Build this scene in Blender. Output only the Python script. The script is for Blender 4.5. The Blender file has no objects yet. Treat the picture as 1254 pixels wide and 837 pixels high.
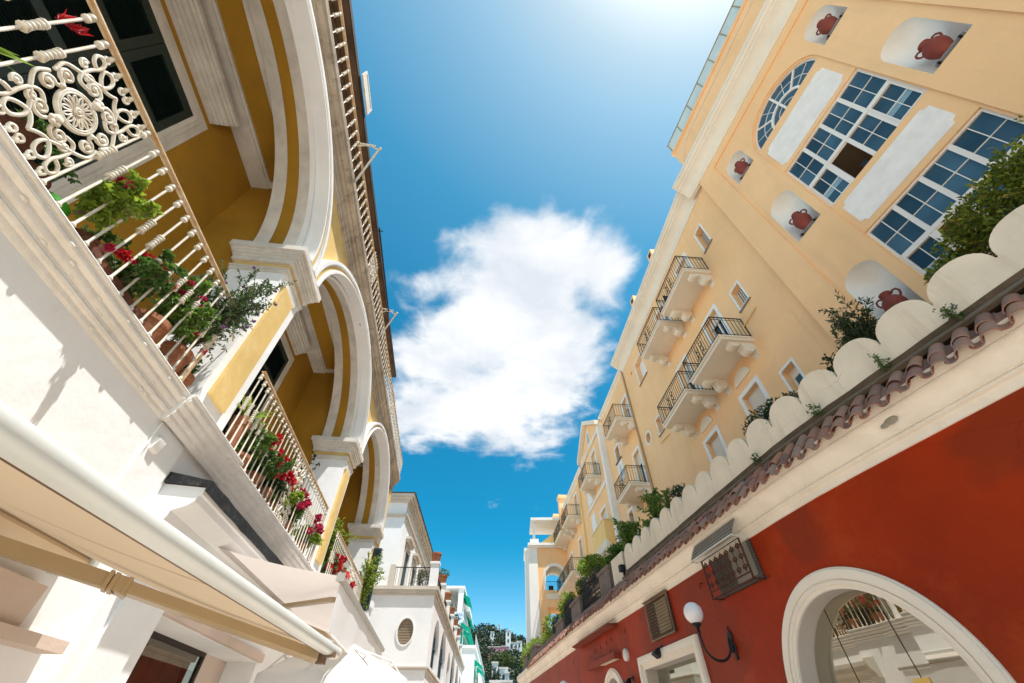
import bpy, bmesh, math, random
from mathutils import Vector, Matrix
random.seed(7)
SC = bpy.context.scene
COL = SC.collection
R = math.radians
PI = math.pi

# ------------------------------------------------------------------ frames
class Frame:
    """A vertical wall plane. s runs along the wall away from the camera, d outward to the street, z up."""
    knots = ()
    def __init__(self, heading, dist, side):
        self.h = heading
        self.a = (math.sin(heading), math.cos(heading))
        n = (-self.a[1], self.a[0])
        self.n = n if side > 0 else (-n[0], -n[1])
        self.D = dist
    def w(self, s, d, z):
        q = d - self.D
        return Vector((s*self.a[0] + q*self.n[0], s*self.a[1] + q*self.n[1], z))
    def mat(self, s, d, z, rz=0.0):
        n = Vector((self.n[0], self.n[1], 0)); Z = Vector((0, 0, 1)); X = n.cross(Z)
        M = Matrix((X, n, Z)).transposed().to_4x4()
        M.translation = self.w(s, d, z)
        return M @ Matrix.Rotation(rz, 4, 'Z')

class Curve:
    """A wall that bends gently in plan; same interface as Frame."""
    def __init__(self, pts, side=1):
        self.p = [Vector((x, y)) for x, y in pts]
        self.t = [0.0]
        for i in range(1, len(pts)):
            self.t.append(self.t[-1] + (self.p[i]-self.p[i-1]).length)
        seg = []
        for i in range(len(pts)-1):
            v = (self.p[i+1]-self.p[i]).normalized(); seg.append(Vector((-v.y, v.x))*side)
        self.nn = [seg[0]] + [((seg[i]+seg[i+1])/2).normalized() for i in range(len(seg)-1)] + [seg[-1]]
        self.knots = self.t[1:-1]
    def _at(self, s):
        i = 0
        while i < len(self.t)-2 and s > self.t[i+1]: i += 1
        f = (s-self.t[i])/(self.t[i+1]-self.t[i])
        return self.p[i].lerp(self.p[i+1], f), (self.nn[i].lerp(self.nn[i+1], min(max(f, 0), 1))).normalized()
    def w(self, s, d, z):
        p, n = self._at(s); q = p + n*d
        return Vector((q.x, q.y, z))
    def mat(self, s, d, z, rz=0.0):
        p, n2 = self._at(s); n = Vector((n2.x, n2.y, 0)); Z = Vector((0, 0, 1)); X = n.cross(Z)
        M = Matrix((X, n, Z)).transposed().to_4x4(); M.translation = self.w(s, d, z)
        return M @ Matrix.Rotation(rz, 4, 'Z')
    def find(self, x, y):
        best = None
        for i in range(len(self.p)-1):
            a, b = self.p[i], self.p[i+1]; v = b-a; f = max(0, min(1, (Vector((x, y))-a).dot(v)/v.length_squared))
            dd = (a+v*f-Vector((x, y))).length
            if best is None or dd < best[0]: best = (dd, self.t[i]+f*v.length)
        return best[1]

def spline(pts, n=6):
    pts = [Vector(p) for p in pts]; out = []
    for i in range(len(pts)-1):
        p0, p1, p2, p3 = pts[max(i-1, 0)], pts[i], pts[i+1], pts[min(i+2, len(pts)-1)]
        for k in range(n):
            t = k/n
            out.append(0.5*((2*p1)+(p2-p0)*t+(2*p0-5*p1+4*p2-p3)*t*t+(3*p1-p0-3*p2+p3)*t**3))
    return out+[pts[-1]]

class Ident:
    knots = ()
    def w(self, s, d, z): return Vector((s, d, z))
ID = Ident()

# ------------------------------------------------------------------ mesh builder
class MB:
    def __init__(self, fr=ID):
        self.bm = bmesh.new(); self.fr = fr
    def v(self, p): return self.bm.verts.new(p)
    def poly(self, pts):
        try: return self.bm.faces.new([self.v(p) for p in pts])
        except ValueError: return None
    def box(self, s0, s1, d0, d1, z0, z1):
        c = [self.v(p) for p in ((s0,d0,z0),(s1,d0,z0),(s1,d1,z0),(s0,d1,z0),(s0,d0,z1),(s1,d0,z1),(s1,d1,z1),(s0,d1,z1))]
        for f in ((0,1,2,3),(4,7,6,5),(0,4,5,1),(1,5,6,2),(2,6,7,3),(3,7,4,0)):
            self.bm.faces.new([c[i] for i in f])
        return self
    def obox(self, M, sx, sy, sz):
        """box centred on x,y with its base at z = 0 of matrix M"""
        c = [self.v(M @ Vector(p)) for p in ((-sx/2,-sy/2,0),(sx/2,-sy/2,0),(sx/2,sy/2,0),(-sx/2,sy/2,0),(-sx/2,-sy/2,sz),(sx/2,-sy/2,sz),(sx/2,sy/2,sz),(-sx/2,sy/2,sz))]
        for f in ((0,3,2,1),(4,5,6,7),(0,1,5,4),(1,2,6,5),(2,3,7,6),(3,0,4,7)):
            self.bm.faces.new([c[i] for i in f])
        return self
    def prism(self, pts, d0, d1):
        """polygon in (s, z) extruded along d"""
        a = [self.v((s, d0, z)) for s, z in pts]; b = [self.v((s, d1, z)) for s, z in pts]
        n = len(pts)
        self.bm.faces.new(a); self.bm.faces.new(list(reversed(b)))
        for i in range(n): self.bm.faces.new((a[i], b[i], b[(i+1) % n], a[(i+1) % n]))
        return self
    def prism_s(self, pts, s0, s1):
        """polygon in (d, z) extruded along s"""
        a = [self.v((s0, d, z)) for d, z in pts]; b = [self.v((s1, d, z)) for d, z in pts]
        n = len(pts)
        self.bm.faces.new(a); self.bm.faces.new(list(reversed(b)))
        for i in range(n): self.bm.faces.new((a[i], b[i], b[(i+1) % n], a[(i+1) % n]))
        return self
    def prof(self, pr, s0, s1, wob=0.0, step=None):
        """open moulding profile (d, z) swept along s, ends capped"""
        ss = [s0, s1]
        ss += [k for k in self.fr.knots if s0 < k < s1]
        if step:
            k = s0+step
            while k < s1: ss.append(k); k += step
        ss = sorted(set(ss)); rows = []
        for s in ss:
            rows.append([self.v((s, d+random.uniform(-wob, wob), z+random.uniform(-wob, wob))) for d, z in pr])
        for r0, r1 in zip(rows, rows[1:]):
            for i in range(len(pr)-1): self.bm.faces.new((r0[i], r0[i+1], r1[i+1], r1[i]))
        self.bm.faces.new(rows[0]); self.bm.faces.new(list(reversed(rows[-1])))
        return self
    def band(self, A, B, d0, d1):
        """strip between two equal-length (s, z) curves: front at d0, both edges returned to d1"""
        a = [self.v((s, d0, z)) for s, z in A]; b = [self.v((s, d0, z)) for s, z in B]
        a2 = [self.v((s, d1, z)) for s, z in A]; b2 = [self.v((s, d1, z)) for s, z in B]
        for i in range(len(A)-1):
            self.bm.faces.new((a[i], a[i+1], b[i+1], b[i]))
            self.bm.faces.new((a2[i], a2[i+1], a[i+1], a[i]))
            self.bm.faces.new((b[i], b[i+1], b2[i+1], b2[i]))
        return self
    def loft(self, loops, closed=True, cap=False):
        rows = [[self.v(p) for p in l] for l in loops]
        n = len(rows[0])
        for r0, r1 in zip(rows, rows[1:]):
            for i in range(n if closed else n-1):
                self.bm.faces.new((r0[i], r0[(i+1) % n], r1[(i+1) % n], r1[i]))
        if cap:
            self.bm.faces.new(list(reversed(rows[0]))); self.bm.faces.new(rows[-1])
        return self
    def wall(self, outer, holes=(), d=0.0, depth=0.0):
        """flat wall with openings; each opening gets reveals of the given depth"""
        edges = []
        for loop in [outer]+list(holes):
            vs = [self.v((s, d, z)) for s, z in loop]
            for i in range(len(vs)): edges.append(self.bm.edges.new((vs[i], vs[(i+1) % len(vs)])))
        bmesh.ops.triangle_fill(self.bm, edges=edges, use_beauty=True, normal=(0, 1, 0))
        if depth:
            for loop in holes: self.reveal(loop, d, d-depth)
        return self
    def reveal(self, loop, d0, d1):
        a = [self.v((s, d0, z)) for s, z in loop]; b = [self.v((s, d1, z)) for s, z in loop]
        for i in range(len(loop)):
            j = (i+1) % len(loop)
            self.bm.faces.new((a[i], a[j], b[j], b[i]))
        return self
    def tube(self, pts, r, n=6, cap=True, r1=None):
        pts = [Vector(p) for p in pts]; m = len(pts); rows = []
        prev = None
        for i, p in enumerate(pts):
            t = (pts[min(i+1, m-1)]-pts[max(i-1, 0)])
            if t.length < 1e-9: t = Vector((0, 0, 1))
            t.normalize()
            if prev is None:
                u = t.orthogonal().normalized()
            else:
                u = (prev - t*prev.dot(t))
                u = u.normalized() if u.length > 1e-6 else t.orthogonal().normalized()
            prev = u; w = t.cross(u)
            rr = r if r1 is None else r+(r1-r)*i/max(1, m-1)
            rows.append([self.v(p+(u*math.cos(2*PI*k/n)+w*math.sin(2*PI*k/n))*rr) for k in range(n)])
        for r0, rr in zip(rows, rows[1:]):
            for k in range(n): self.bm.faces.new((r0[k], r0[(k+1) % n], rr[(k+1) % n], rr[k]))
        if cap:
            self.bm.faces.new(list(reversed(rows[0]))); self.bm.faces.new(rows[-1])
        return self
    def lathe(self, pr, n=16, M=None):
        M = M or Matrix()
        rows = [[self.v(M @ Vector((r*math.cos(2*PI*k/n), r*math.sin(2*PI*k/n), z))) for k in range(n)] for r, z in pr]
        for r0, r1 in zip(rows, rows[1:]):
            for k in range(n): self.bm.faces.new((r0[k], r0[(k+1) % n], r1[(k+1) % n], r1[k]))
        return self
    def ball(self, c, r, n=12, sq=(1, 1, 1)):
        m = max(4, n//2); c = Vector(c)
        self.lathe([(max(1e-4, math.sin(PI*i/m))*r, -math.cos(PI*i/m)*r) for i in range(m+1)], n,
                   Matrix.Translation(c) @ Matrix.Diagonal((*sq, 1)))
        return self
    def build(self, name, mat, parent=None, smooth=None, origin=None, noise=0.0):
        bm = self.bm
        for k in self.fr.knots:
            g = bm.verts[:]+bm.edges[:]+bm.faces[:]
            bmesh.ops.bisect_plane(bm, geom=g, plane_co=(k, 0, 0), plane_no=(1, 0, 0), dist=1e-5)
        o0 = Vector(ORG.get(parent.name, (0, 0, 0))) if parent else Vector(origin or (0, 0, 0))
        for v in bm.verts:
            v.co = self.fr.w(*v.co) - o0
            if noise: v.co += Vector((random.gauss(0, noise), random.gauss(0, noise), random.gauss(0, noise)))
        bmesh.ops.recalc_face_normals(bm, faces=bm.faces[:])
        me = bpy.data.meshes.new(name); bm.to_mesh(me); bm.free()
        if smooth is not None:
            for p in me.polygons: p.use_smooth = True
            if smooth < 179: me.set_sharp_from_angle(angle=R(smooth))
        for m in (mat if isinstance(mat, (list, tuple)) else [mat]): me.materials.append(m)
        o = bpy.data.objects.new(name, me); COL.objects.link(o)
        if parent: o.parent = parent; ORG[o.name] = tuple(o0)
        else: o.location = o0; ORG[o.name] = tuple(o0)
        return o
ORG = {}

def tag(o, label, cat, group=None):
    o['label'] = label; o['category'] = cat
    if group: o['group'] = group
    return o
def struct(o): o['kind'] = 'structure'; return o
def thing(name, label, cat, loc=(0, 0, 0), group=None):
    """world-aligned Empty at the base of a thing whose parts are built in world metres"""
    o = bpy.data.objects.new(name, None); COL.objects.link(o); o.empty_display_size = 0.2
    o.location = loc; ORG[o.name] = tuple(loc); tag(o, label, cat, group)
    return o
def local_thing(name, label, cat, M, group=None):
    """Empty with its own rotation; parts are built in its local coordinates"""
    o = bpy.data.objects.new(name, None); COL.objects.link(o); o.empty_display_size = 0.2
    o.matrix_world = M; ORG[o.name] = (0, 0, 0); tag(o, label, cat, group)
    return o
def inst(src, M, parent=None, name=None):
    """linked-mesh copy of one object (and its children) placed by a matrix given in world space"""
    c = src.copy(); COL.objects.link(c)
    if parent:
        c.parent = parent; c.matrix_parent_inverse = Matrix()
        c.matrix_basis = Matrix.Translation(-Vector(ORG.get(parent.name, (0, 0, 0)))) @ M
    else: c.matrix_world = M
    for ch in src.children:
        k = ch.copy(); COL.objects.link(k); k.parent = c
        for g in ch.children:
            e = g.copy(); COL.objects.link(e); e.parent = k
    return c

# ------------------------------------------------------------------ materials
MATS = {}
def _new(name):
    m = bpy.data.materials.new(name); m.use_nodes = True
    nt = m.node_tree; b = nt.nodes['Principled BSDF']
    return m, nt, b
def N(nt, t, **k):
    n = nt.nodes.new(t)
    for a, v in k.items(): setattr(n, a, v)
    return n
def plaster(name, col, col2=None, var=0.10, scale=1.2, rough=0.85, bump=0.15, bscale=28, stain=None, stain_amt=0.5,
            stain_scale=0.9, streak=False, spec=0.3, metallic=0.0, patch=None, cracks=0.0):
    """limewash, paint, stone: two-scale colour drift, optional stains or vertical streaks, fine bump"""
    m, nt, b = _new(name); L = nt.links.new
    tc = N(nt, 'ShaderNodeTexCoord')
    n1 = N(nt, 'ShaderNodeTexNoise'); n1.inputs['Scale'].default_value = scale; n1.inputs['Detail'].default_value = 6; n1.inputs['Roughness'].default_value = 0.62
    L(tc.outputs['Object'], n1.inputs['Vector'])
    mx = N(nt, 'ShaderNodeMix', data_type='RGBA')
    c2 = col2 or tuple(max(0, c*(1-var*2.2)) for c in col)
    mx.inputs['A'].default_value = (*c2, 1); mx.inputs['B'].default_value = (*[min(1, c*(1+var*0.4)) for c in col], 1)
    rp = N(nt, 'ShaderNodeMapRange'); rp.inputs['From Min'].default_value = 0.30; rp.inputs['From Max'].default_value = 0.62
    L(n1.outputs['Fac'], rp.inputs['Value']); L(rp.outputs['Result'], mx.inputs['Factor'])
    out = mx.outputs['Result']
    if stain:
        mp = N(nt, 'ShaderNodeMapping'); L(tc.outputs['Object'], mp.inputs['Vector'])
        mp.inputs['Scale'].default_value = (3.5, 3.5, 0.35) if streak else (1, 1, 1)
        n2 = N(nt, 'ShaderNodeTexNoise'); n2.inputs['Scale'].default_value = stain_scale; n2.inputs['Detail'].default_value = 8; n2.inputs['Roughness'].default_value = 0.7
        L(mp.outputs['Vector'], n2.inputs['Vector'])
        r2 = N(nt, 'ShaderNodeMapRange'); r2.inputs['From Min'].default_value = 0.52; r2.inputs['From Max'].default_value = 0.72; r2.inputs['To Max'].default_value = stain_amt
        L(n2.outputs['Fac'], r2.inputs['Value'])
        m2 = N(nt, 'ShaderNodeMix', data_type='RGBA'); m2.inputs['B'].default_value = (*stain, 1)
        L(out, m2.inputs['A']); L(r2.outputs['Result'], m2.inputs['Factor']); out = m2.outputs['Result']
    if patch:   # repainted areas with a wandering but fairly sharp edge
        pc, pa, ps = patch
        n5 = N(nt, 'ShaderNodeTexNoise'); n5.inputs['Scale'].default_value = ps; n5.inputs['Detail'].default_value = 3; n5.inputs['Distortion'].default_value = 0.6
        L(tc.outputs['Object'], n5.inputs['Vector'])
        r5 = N(nt, 'ShaderNodeMapRange'); r5.inputs['From Min'].default_value = 0.50; r5.inputs['From Max'].default_value = 0.535; r5.inputs['To Max'].default_value = pa
        L(n5.outputs['Fac'], r5.inputs['Value'])
        m5 = N(nt, 'ShaderNodeMix', data_type='RGBA'); m5.inputs['B'].default_value = (*pc, 1); L(out, m5.inputs['A']); L(r5.outputs['Result'], m5.inputs['Factor']); out = m5.outputs['Result']
    if cracks:  # hairline cracks and scratches
        v6 = N(nt, 'ShaderNodeTexVoronoi', feature='DISTANCE_TO_EDGE'); v6.inputs['Scale'].default_value = 0.8
        d6 = N(nt, 'ShaderNodeTexNoise'); d6.inputs['Scale'].default_value = 3; d6.inputs['Detail'].default_value = 4; L(tc.outputs['Object'], d6.inputs['Vector'])
        a6 = N(nt, 'ShaderNodeMix', data_type='RGBA', blend_type='ADD'); a6.inputs['Factor'].default_value = 0.35; L(tc.outputs['Object'], a6.inputs['A']); L(d6.outputs['Color'], a6.inputs['B'])
        L(a6.outputs['Result'], v6.inputs['Vector'])
        r6 = N(nt, 'ShaderNodeMapRange'); r6.inputs['From Min'].default_value = 0.0; r6.inputs['From Max'].default_value = 0.006; r6.inputs['To Min'].default_value = cracks; r6.inputs['To Max'].default_value = 0.0
        L(v6.outputs['Distance'], r6.inputs['Value'])
        k6 = N(nt, 'ShaderNodeMath', operation='MULTIPLY'); L(r6.outputs['Result'], k6.inputs[0]); r7 = N(nt, 'ShaderNodeMapRange'); r7.inputs['From Min'].default_value = 0.5; r7.inputs['From Max'].default_value = 0.6; L(n1.outputs['Fac'], r7.inputs['Value']); L(r7.outputs['Result'], k6.inputs[1])
        m6 = N(nt, 'ShaderNodeMix', data_type='RGBA'); m6.inputs['B'].default_value = (*[c*0.55 for c in col], 1); L(out, m6.inputs['A']); L(k6.outputs[0], m6.inputs['Factor']); out = m6.outputs['Result']
    L(out, b.inputs['Base Color'])
    b.inputs['Roughness'].default_value = rough; b.inputs['Specular IOR Level'].default_value = spec; b.inputs['Metallic'].default_value = metallic
    if bump:
        n3 = N(nt, 'ShaderNodeTexNoise'); n3.inputs['Scale'].default_value = bscale; n3.inputs['Detail'].default_value = 5
        L(tc.outputs['Object'], n3.inputs['Vector'])
        n4 = N(nt, 'ShaderNodeTexNoise'); n4.inputs['Scale'].default_value = bscale/9; n4.inputs['Detail'].default_value = 3
        L(tc.outputs['Object'], n4.inputs['Vector'])
        ad = N(nt, 'ShaderNodeMath', operation='MULTIPLY_ADD'); ad.inputs[1].default_value = 2.2
        L(n4.outputs['Fac'], ad.inputs[0]); L(n3.outputs['Fac'], ad.inputs[2])
        bp = N(nt, 'ShaderNodeBump'); bp.inputs['Strength'].default_value = bump; bp.inputs['Distance'].default_value = 0.02
        L(ad.outputs['Value'], bp.inputs['Height']); L(bp.outputs['Normal'], b.inputs['Normal'])
    return m
def leafmat(name, c1, c2, c3=None, trans=0.35, rough=0.5):
    m, nt, b = _new(name); L = nt.links.new
    g = N(nt, 'ShaderNodeNewGeometry'); r = N(nt, 'ShaderNodeValToRGB')
    r.color_ramp.elements[0].color = (*c1, 1); r.color_ramp.elements[1].color = (*c2, 1)
    if c3:
        e = r.color_ramp.elements.new(0.93); e.color = (*c2, 1); r.color_ramp.elements[-1].color = (*c3, 1)
    L(g.outputs['Random Per Island'], r.inputs['Fac']); L(r.outputs['Color'], b.inputs['Base Color'])
    b.inputs['Roughness'].default_value = rough
    t = N(nt, 'ShaderNodeBsdfTranslucent'); L(r.outputs['Color'], t.inputs['Color'])
    mx = N(nt, 'ShaderNodeMixShader'); mx.inputs['Fac'].default_value = trans
    L(b.outputs['BSDF'], mx.inputs[1]); L(t.outputs['BSDF'], mx.inputs[2])
    L(mx.outputs['Shader'], nt.nodes['Material Output'].inputs['Surface'])
    return m
def cloth(name, col, trans=0.3, rough=0.8):
    m, nt, b = _new(name); L = nt.links.new
    tc = N(nt, 'ShaderNodeTexCoord'); n1 = N(nt, 'ShaderNodeTexNoise'); n1.inputs['Scale'].default_value = 2.5; n1.inputs['Detail'].default_value = 5
    L(tc.outputs['Object'], n1.inputs['Vector'])
    mx0 = N(nt, 'ShaderNodeMix', data_type='RGBA'); mx0.inputs['A'].default_value = (*[c*0.88 for c in col], 1); mx0.inputs['B'].default_value = (*col, 1)
    L(n1.outputs['Fac'], mx0.inputs['Factor']); L(mx0.outputs['Result'], b.inputs['Base Color']); b.inputs['Roughness'].default_value = rough
    b.inputs['Specular IOR Level'].default_value = 0.2
    wv = N(nt, 'ShaderNodeTexNoise'); wv.inputs['Scale'].default_value = 90; L(tc.outputs['Object'], wv.inputs['Vector'])
    bp = N(nt, 'ShaderNodeBump'); bp.inputs['Strength'].default_value = 0.06; L(wv.outputs['Fac'], bp.inputs['Height']); L(bp.outputs['Normal'], b.inputs['Normal'])
    t = N(nt, 'ShaderNodeBsdfTranslucent'); t.inputs['Color'].default_value = (*col, 1)
    mx = N(nt, 'ShaderNodeMixShader'); mx.inputs['Fac'].default_value = trans
    L(b.outputs['BSDF'], mx.inputs[1]); L(t.outputs['BSDF'], mx.inputs[2])
    L(mx.outputs['Shader'], nt.nodes['Material Output'].inputs['Surface'])
    return m
def glassmat(name, col, ior=1.5, rough=0.03, wav=0.0):
    m, nt, b = _new(name); L = nt.links.new
    b.inputs['Base Color'].default_value = (*col, 1); b.inputs['Roughness'].default_value = rough; b.inputs['IOR'].default_value = ior
    tc = N(nt, 'ShaderNodeTexCoord'); n1 = N(nt, 'ShaderNodeTexNoise'); n1.inputs['Scale'].default_value = 1.1
    L(tc.outputs['Object'], n1.inputs['Vector'])
    gi = N(nt, 'ShaderNodeNewGeometry'); rv_ = N(nt, 'ShaderNodeMapRange'); rv_.inputs['To Min'].default_value = 0.55; rv_.inputs['To Max'].default_value = 1.5; L(gi.outputs['Random Per Island'], rv_.inputs['Value'])
    rn = N(nt, 'ShaderNodeMapRange'); rn.inputs['From Min'].default_value = 0.3; rn.inputs['From Max'].default_value = 0.7; rn.inputs['To Min'].default_value = 0.7; rn.inputs['To Max'].default_value = 1.3; L(n1.outputs['Fac'], rn.inputs['Value'])
    rm = N(nt, 'ShaderNodeMath', operation='MULTIPLY'); L(rv_.outputs['Result'], rm.inputs[0]); L(rn.outputs['Result'], rm.inputs[1])
    cm = N(nt, 'ShaderNodeMix', data_type='RGBA', blend_type='MULTIPLY'); cm.inputs['Factor'].default_value = 1.0; cm.inputs['A'].default_value = (*col, 1); L(rm.outputs[0], cm.inputs['B']); L(cm.outputs['Result'], b.inputs['Base Color'])
    if wav:
        bp = N(nt, 'ShaderNodeBump'); bp.inputs['Strength'].default_value = wav; bp.inputs['Distance'].default_value = 0.05
        L(n1.outputs['Fac'], bp.inputs['Height']); L(bp.outputs['Normal'], b.inputs['Normal'])
    return m
def shopglass(name, refl=0.45, tint=(0.75, 0.72, 0.6)):
    m, nt, b = _new(name); L = nt.links.new
    g = N(nt, 'ShaderNodeBsdfGlossy'); g.inputs['Color'].default_value = (0.95, 0.92, 0.82, 1); g.inputs['Roughness'].default_value = 0.01
    t = N(nt, 'ShaderNodeBsdfTransparent'); t.inputs['Color'].default_value = (*tint, 1)
    mx = N(nt, 'ShaderNodeMixShader'); mx.inputs['Fac'].default_value = refl
    L(t.outputs['BSDF'], mx.inputs[1]); L(g.outputs['BSDF'], mx.inputs[2])
    L(mx.outputs['Shader'], nt.nodes['Material Output'].inputs['Surface'])
    return m
def tilemat(name):
    m, nt, b = _new(name); L = nt.links.new
    g = N(nt, 'ShaderNodeNewGeometry'); r = N(nt, 'ShaderNodeValToRGB')
    cols = [(0.0, (0.17, 0.07, 0.045)), (0.35, (0.30, 0.135, 0.09)), (0.6, (0.37, 0.145, 0.08)), (0.85, (0.36, 0.21, 0.15)), (1.0, (0.44, 0.18, 0.085))]
    r.color_ramp.elements[0].position, r.color_ramp.elements[0].color = 0.0, (*cols[0][1], 1)
    r.color_ramp.elements[1].position, r.color_ramp.elements[1].color = 1.0, (*cols[-1][1], 1)
    for p, c in cols[1:-1]: r.color_ramp.elements.new(p).color = (*c, 1)
    L(g.outputs['Random Per Island'], r.inputs['Fac'])
    tc = N(nt, 'ShaderNodeTexCoord'); n1 = N(nt, 'ShaderNodeTexNoise'); n1.inputs['Scale'].default_value = 9; n1.inputs['Detail'].default_value = 7
    L(tc.outputs['Object'], n1.inputs['Vector'])
    rp = N(nt, 'ShaderNodeMapRange'); rp.inputs['From Min'].default_value = 0.5; rp.inputs['From Max'].default_value = 0.7; rp.inputs['To Max'].default_value = 0.7
    L(n1.outputs['Fac'], rp.inputs['Value'])
    mx = N(nt, 'ShaderNodeMix', data_type='RGBA'); mx.inputs['B'].default_value = (0.20, 0.17, 0.14, 1)
    L(r.outputs['Color'], mx.inputs['A']); L(rp.outputs['Result'], mx.inputs['Factor']); L(mx.outputs['Result'], b.inputs['Base Color'])
    b.inputs['Roughness'].default_value = 0.75
    bp = N(nt, 'ShaderNodeBump'); bp.inputs['Strength'].default_value = 0.3; bp.inputs['Distance'].default_value = 0.01
    L(n1.outputs['Fac'], bp.inputs['Height']); L(bp.outputs['Normal'], b.inputs['Normal'])
    return m
# ------------------------------------------------------------------ frames of the street
LF = Frame(math.atan2(-86, 697.4), 2.8, -1)       # arcaded building on the left
WF = Frame(math.atan2(-151, 697.4), 8.0, 1)       # hotel, near wing
BF = Frame(math.atan2(-64, 697.4), 7.6, 1)        # hotel, balcony wing
RC = Curve([(6.4, -2.16), (5.2, 1.66), (4.62, 3.5), (4.32, 4.45), (4.11, 5.2), (3.95, 5.95), (3.78, 6.9), (3.09, 10.87), (2.21, 15.84), (0.78, 25.98), (0.45, 28.4)])

# ------------------------------------------------------------------ palette
M_WHITE = plaster('white limewash', (0.845, 0.84, 0.83), var=0.03, bump=0.3, bscale=7, stain=(0.72, 0.69, 0.64), stain_amt=0.35, stain_scale=1.6)
M_WHITE2 = plaster('smooth white paint', (0.82, 0.815, 0.805), var=0.04, bump=0.08, bscale=40)
M_TRIM = plaster('warm white stucco trim', (0.70, 0.655, 0.59), var=0.10, bump=0.25, bscale=30, scale=2.2, stain=(0.42, 0.36, 0.30), stain_amt=0.35, stain_scale=3.0)
M_LEDGE = plaster('peeling white ledge', (0.80, 0.775, 0.735), var=0.05, bump=0.6, bscale=14, scale=3.0, stain=(0.56, 0.49, 0.41), stain_amt=0.3, stain_scale=5.0)
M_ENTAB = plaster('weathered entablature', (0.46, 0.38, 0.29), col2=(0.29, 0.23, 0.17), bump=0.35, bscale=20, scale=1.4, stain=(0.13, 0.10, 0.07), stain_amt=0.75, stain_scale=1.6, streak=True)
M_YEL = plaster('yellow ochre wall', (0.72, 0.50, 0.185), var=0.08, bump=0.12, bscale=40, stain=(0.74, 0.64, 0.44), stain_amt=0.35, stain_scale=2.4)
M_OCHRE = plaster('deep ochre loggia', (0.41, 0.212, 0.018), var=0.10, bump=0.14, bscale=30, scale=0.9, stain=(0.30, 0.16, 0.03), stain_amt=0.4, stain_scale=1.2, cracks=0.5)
M_GREEN = plaster('dark green shutter paint', (0.012, 0.028, 0.024), var=0.1, rough=0.45, bump=0.05, bscale=60, spec=0.5)
M_IRONW = plaster('white painted iron', (0.70, 0.66, 0.57), col2=(0.55, 0.46, 0.34), var=0.1, scale=9, rough=0.5, bump=0.15, bscale=80, stain=(0.33, 0.17, 0.06), stain_amt=0.55, stain_scale=8)
M_RUSTRAIL = plaster('rust-stained rail', (0.62, 0.49, 0.33), col2=(0.45, 0.24, 0.08), scale=6, rough=0.6, bump=0.2, bscale=60)
M_EAVE = plaster('brown eave boards', (0.16, 0.105, 0.07), col2=(0.09, 0.058, 0.04), scale=2.5, rough=0.8, bump=0.3, bscale=20, stain=(0.04, 0.03, 0.025), stain_amt=0.7, stain_scale=1.5)
M_BLACK = plaster('black lead', (0.02, 0.021, 0.022), var=0.2, rough=0.55, bump=0.4, bscale=14, stain=(0.3, 0.29, 0.27), stain_amt=0.25, stain_scale=14)
M_IRONB = plaster('black iron', (0.018, 0.017, 0.018), var=0.1, rough=0.5, bump=0.0)
M_TERRA = plaster('terracotta pot', (0.34, 0.13, 0.06), var=0.14, scale=6, rough=0.8, bump=0.2, bscale=30, stain=(0.45, 0.34, 0.25), stain_amt=0.4, stain_scale=6)
M_TERRAD = plaster('dark clay trough', (0.16, 0.062, 0.036), var=0.14, scale=6, rough=0.8, bump=0.2, bscale=30)
M_SOIL = plaster('soil', (0.045, 0.03, 0.02), bump=0.5)
M_STEM = plaster('woody stem', (0.16, 0.11, 0.07), var=0.15, scale=8, bump=0.3)
M_LEAF = leafmat('green leaves', (0.03, 0.085, 0.018), (0.11, 0.20, 0.035))
M_LEAFY = leafmat('yellow-green leaves', (0.10, 0.19, 0.02), (0.33, 0.42, 0.045), trans=0.45)
M_LEAFV = leafmat('vivid green leaves', (0.05, 0.13, 0.02), (0.19, 0.30, 0.045), trans=0.4)
M_LEAFD = leafmat('dark leaves', (0.012, 0.034, 0.012), (0.05, 0.095, 0.03))
M_LEAFG = leafmat('grey-green leaves', (0.03, 0.065, 0.022), (0.11, 0.17, 0.06))
M_LEAFO = leafmat('olive-gold leaves', (0.06, 0.10, 0.010), (0.30, 0.34, 0.04), (0.50, 0.30, 0.04), trans=0.45)
M_RED = leafmat('red petals', (0.42, 0.006, 0.012), (0.62, 0.014, 0.03), trans=0.25)
M_PINK = leafmat('crimson petals', (0.40, 0.008, 0.05), (0.58, 0.03, 0.10), trans=0.25)
M_CORAL = leafmat('coral petals', (0.70, 0.10, 0.08), (0.85, 0.25, 0.20), trans=0.3)
M_LILAC = leafmat('lilac petals', (0.22, 0.06, 0.28), (0.40, 0.18, 0.45), trans=0.3)
M_AWN = cloth('cream awning cloth', (0.52, 0.40, 0.265), trans=0.2)
M_AWN2 = cloth('pale awning cloth', (0.74, 0.67, 0.62), trans=0.26)
M_VAL = cloth('white valance cloth', (0.76, 0.75, 0.735), trans=0.4)
M_ALU = plaster('white enamelled metal', (0.60, 0.61, 0.565), var=0.03, scale=3, rough=0.35, bump=0.0, spec=0.5)
M_ARM = plaster('beige enamelled metal', (0.40, 0.285, 0.15), var=0.03, scale=3, rough=0.4, bump=0.02, spec=0.5)
M_DKSLOT = plaster('dark rubber', (0.03, 0.022, 0.016), var=0.05, rough=0.6, bump=0)

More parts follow.
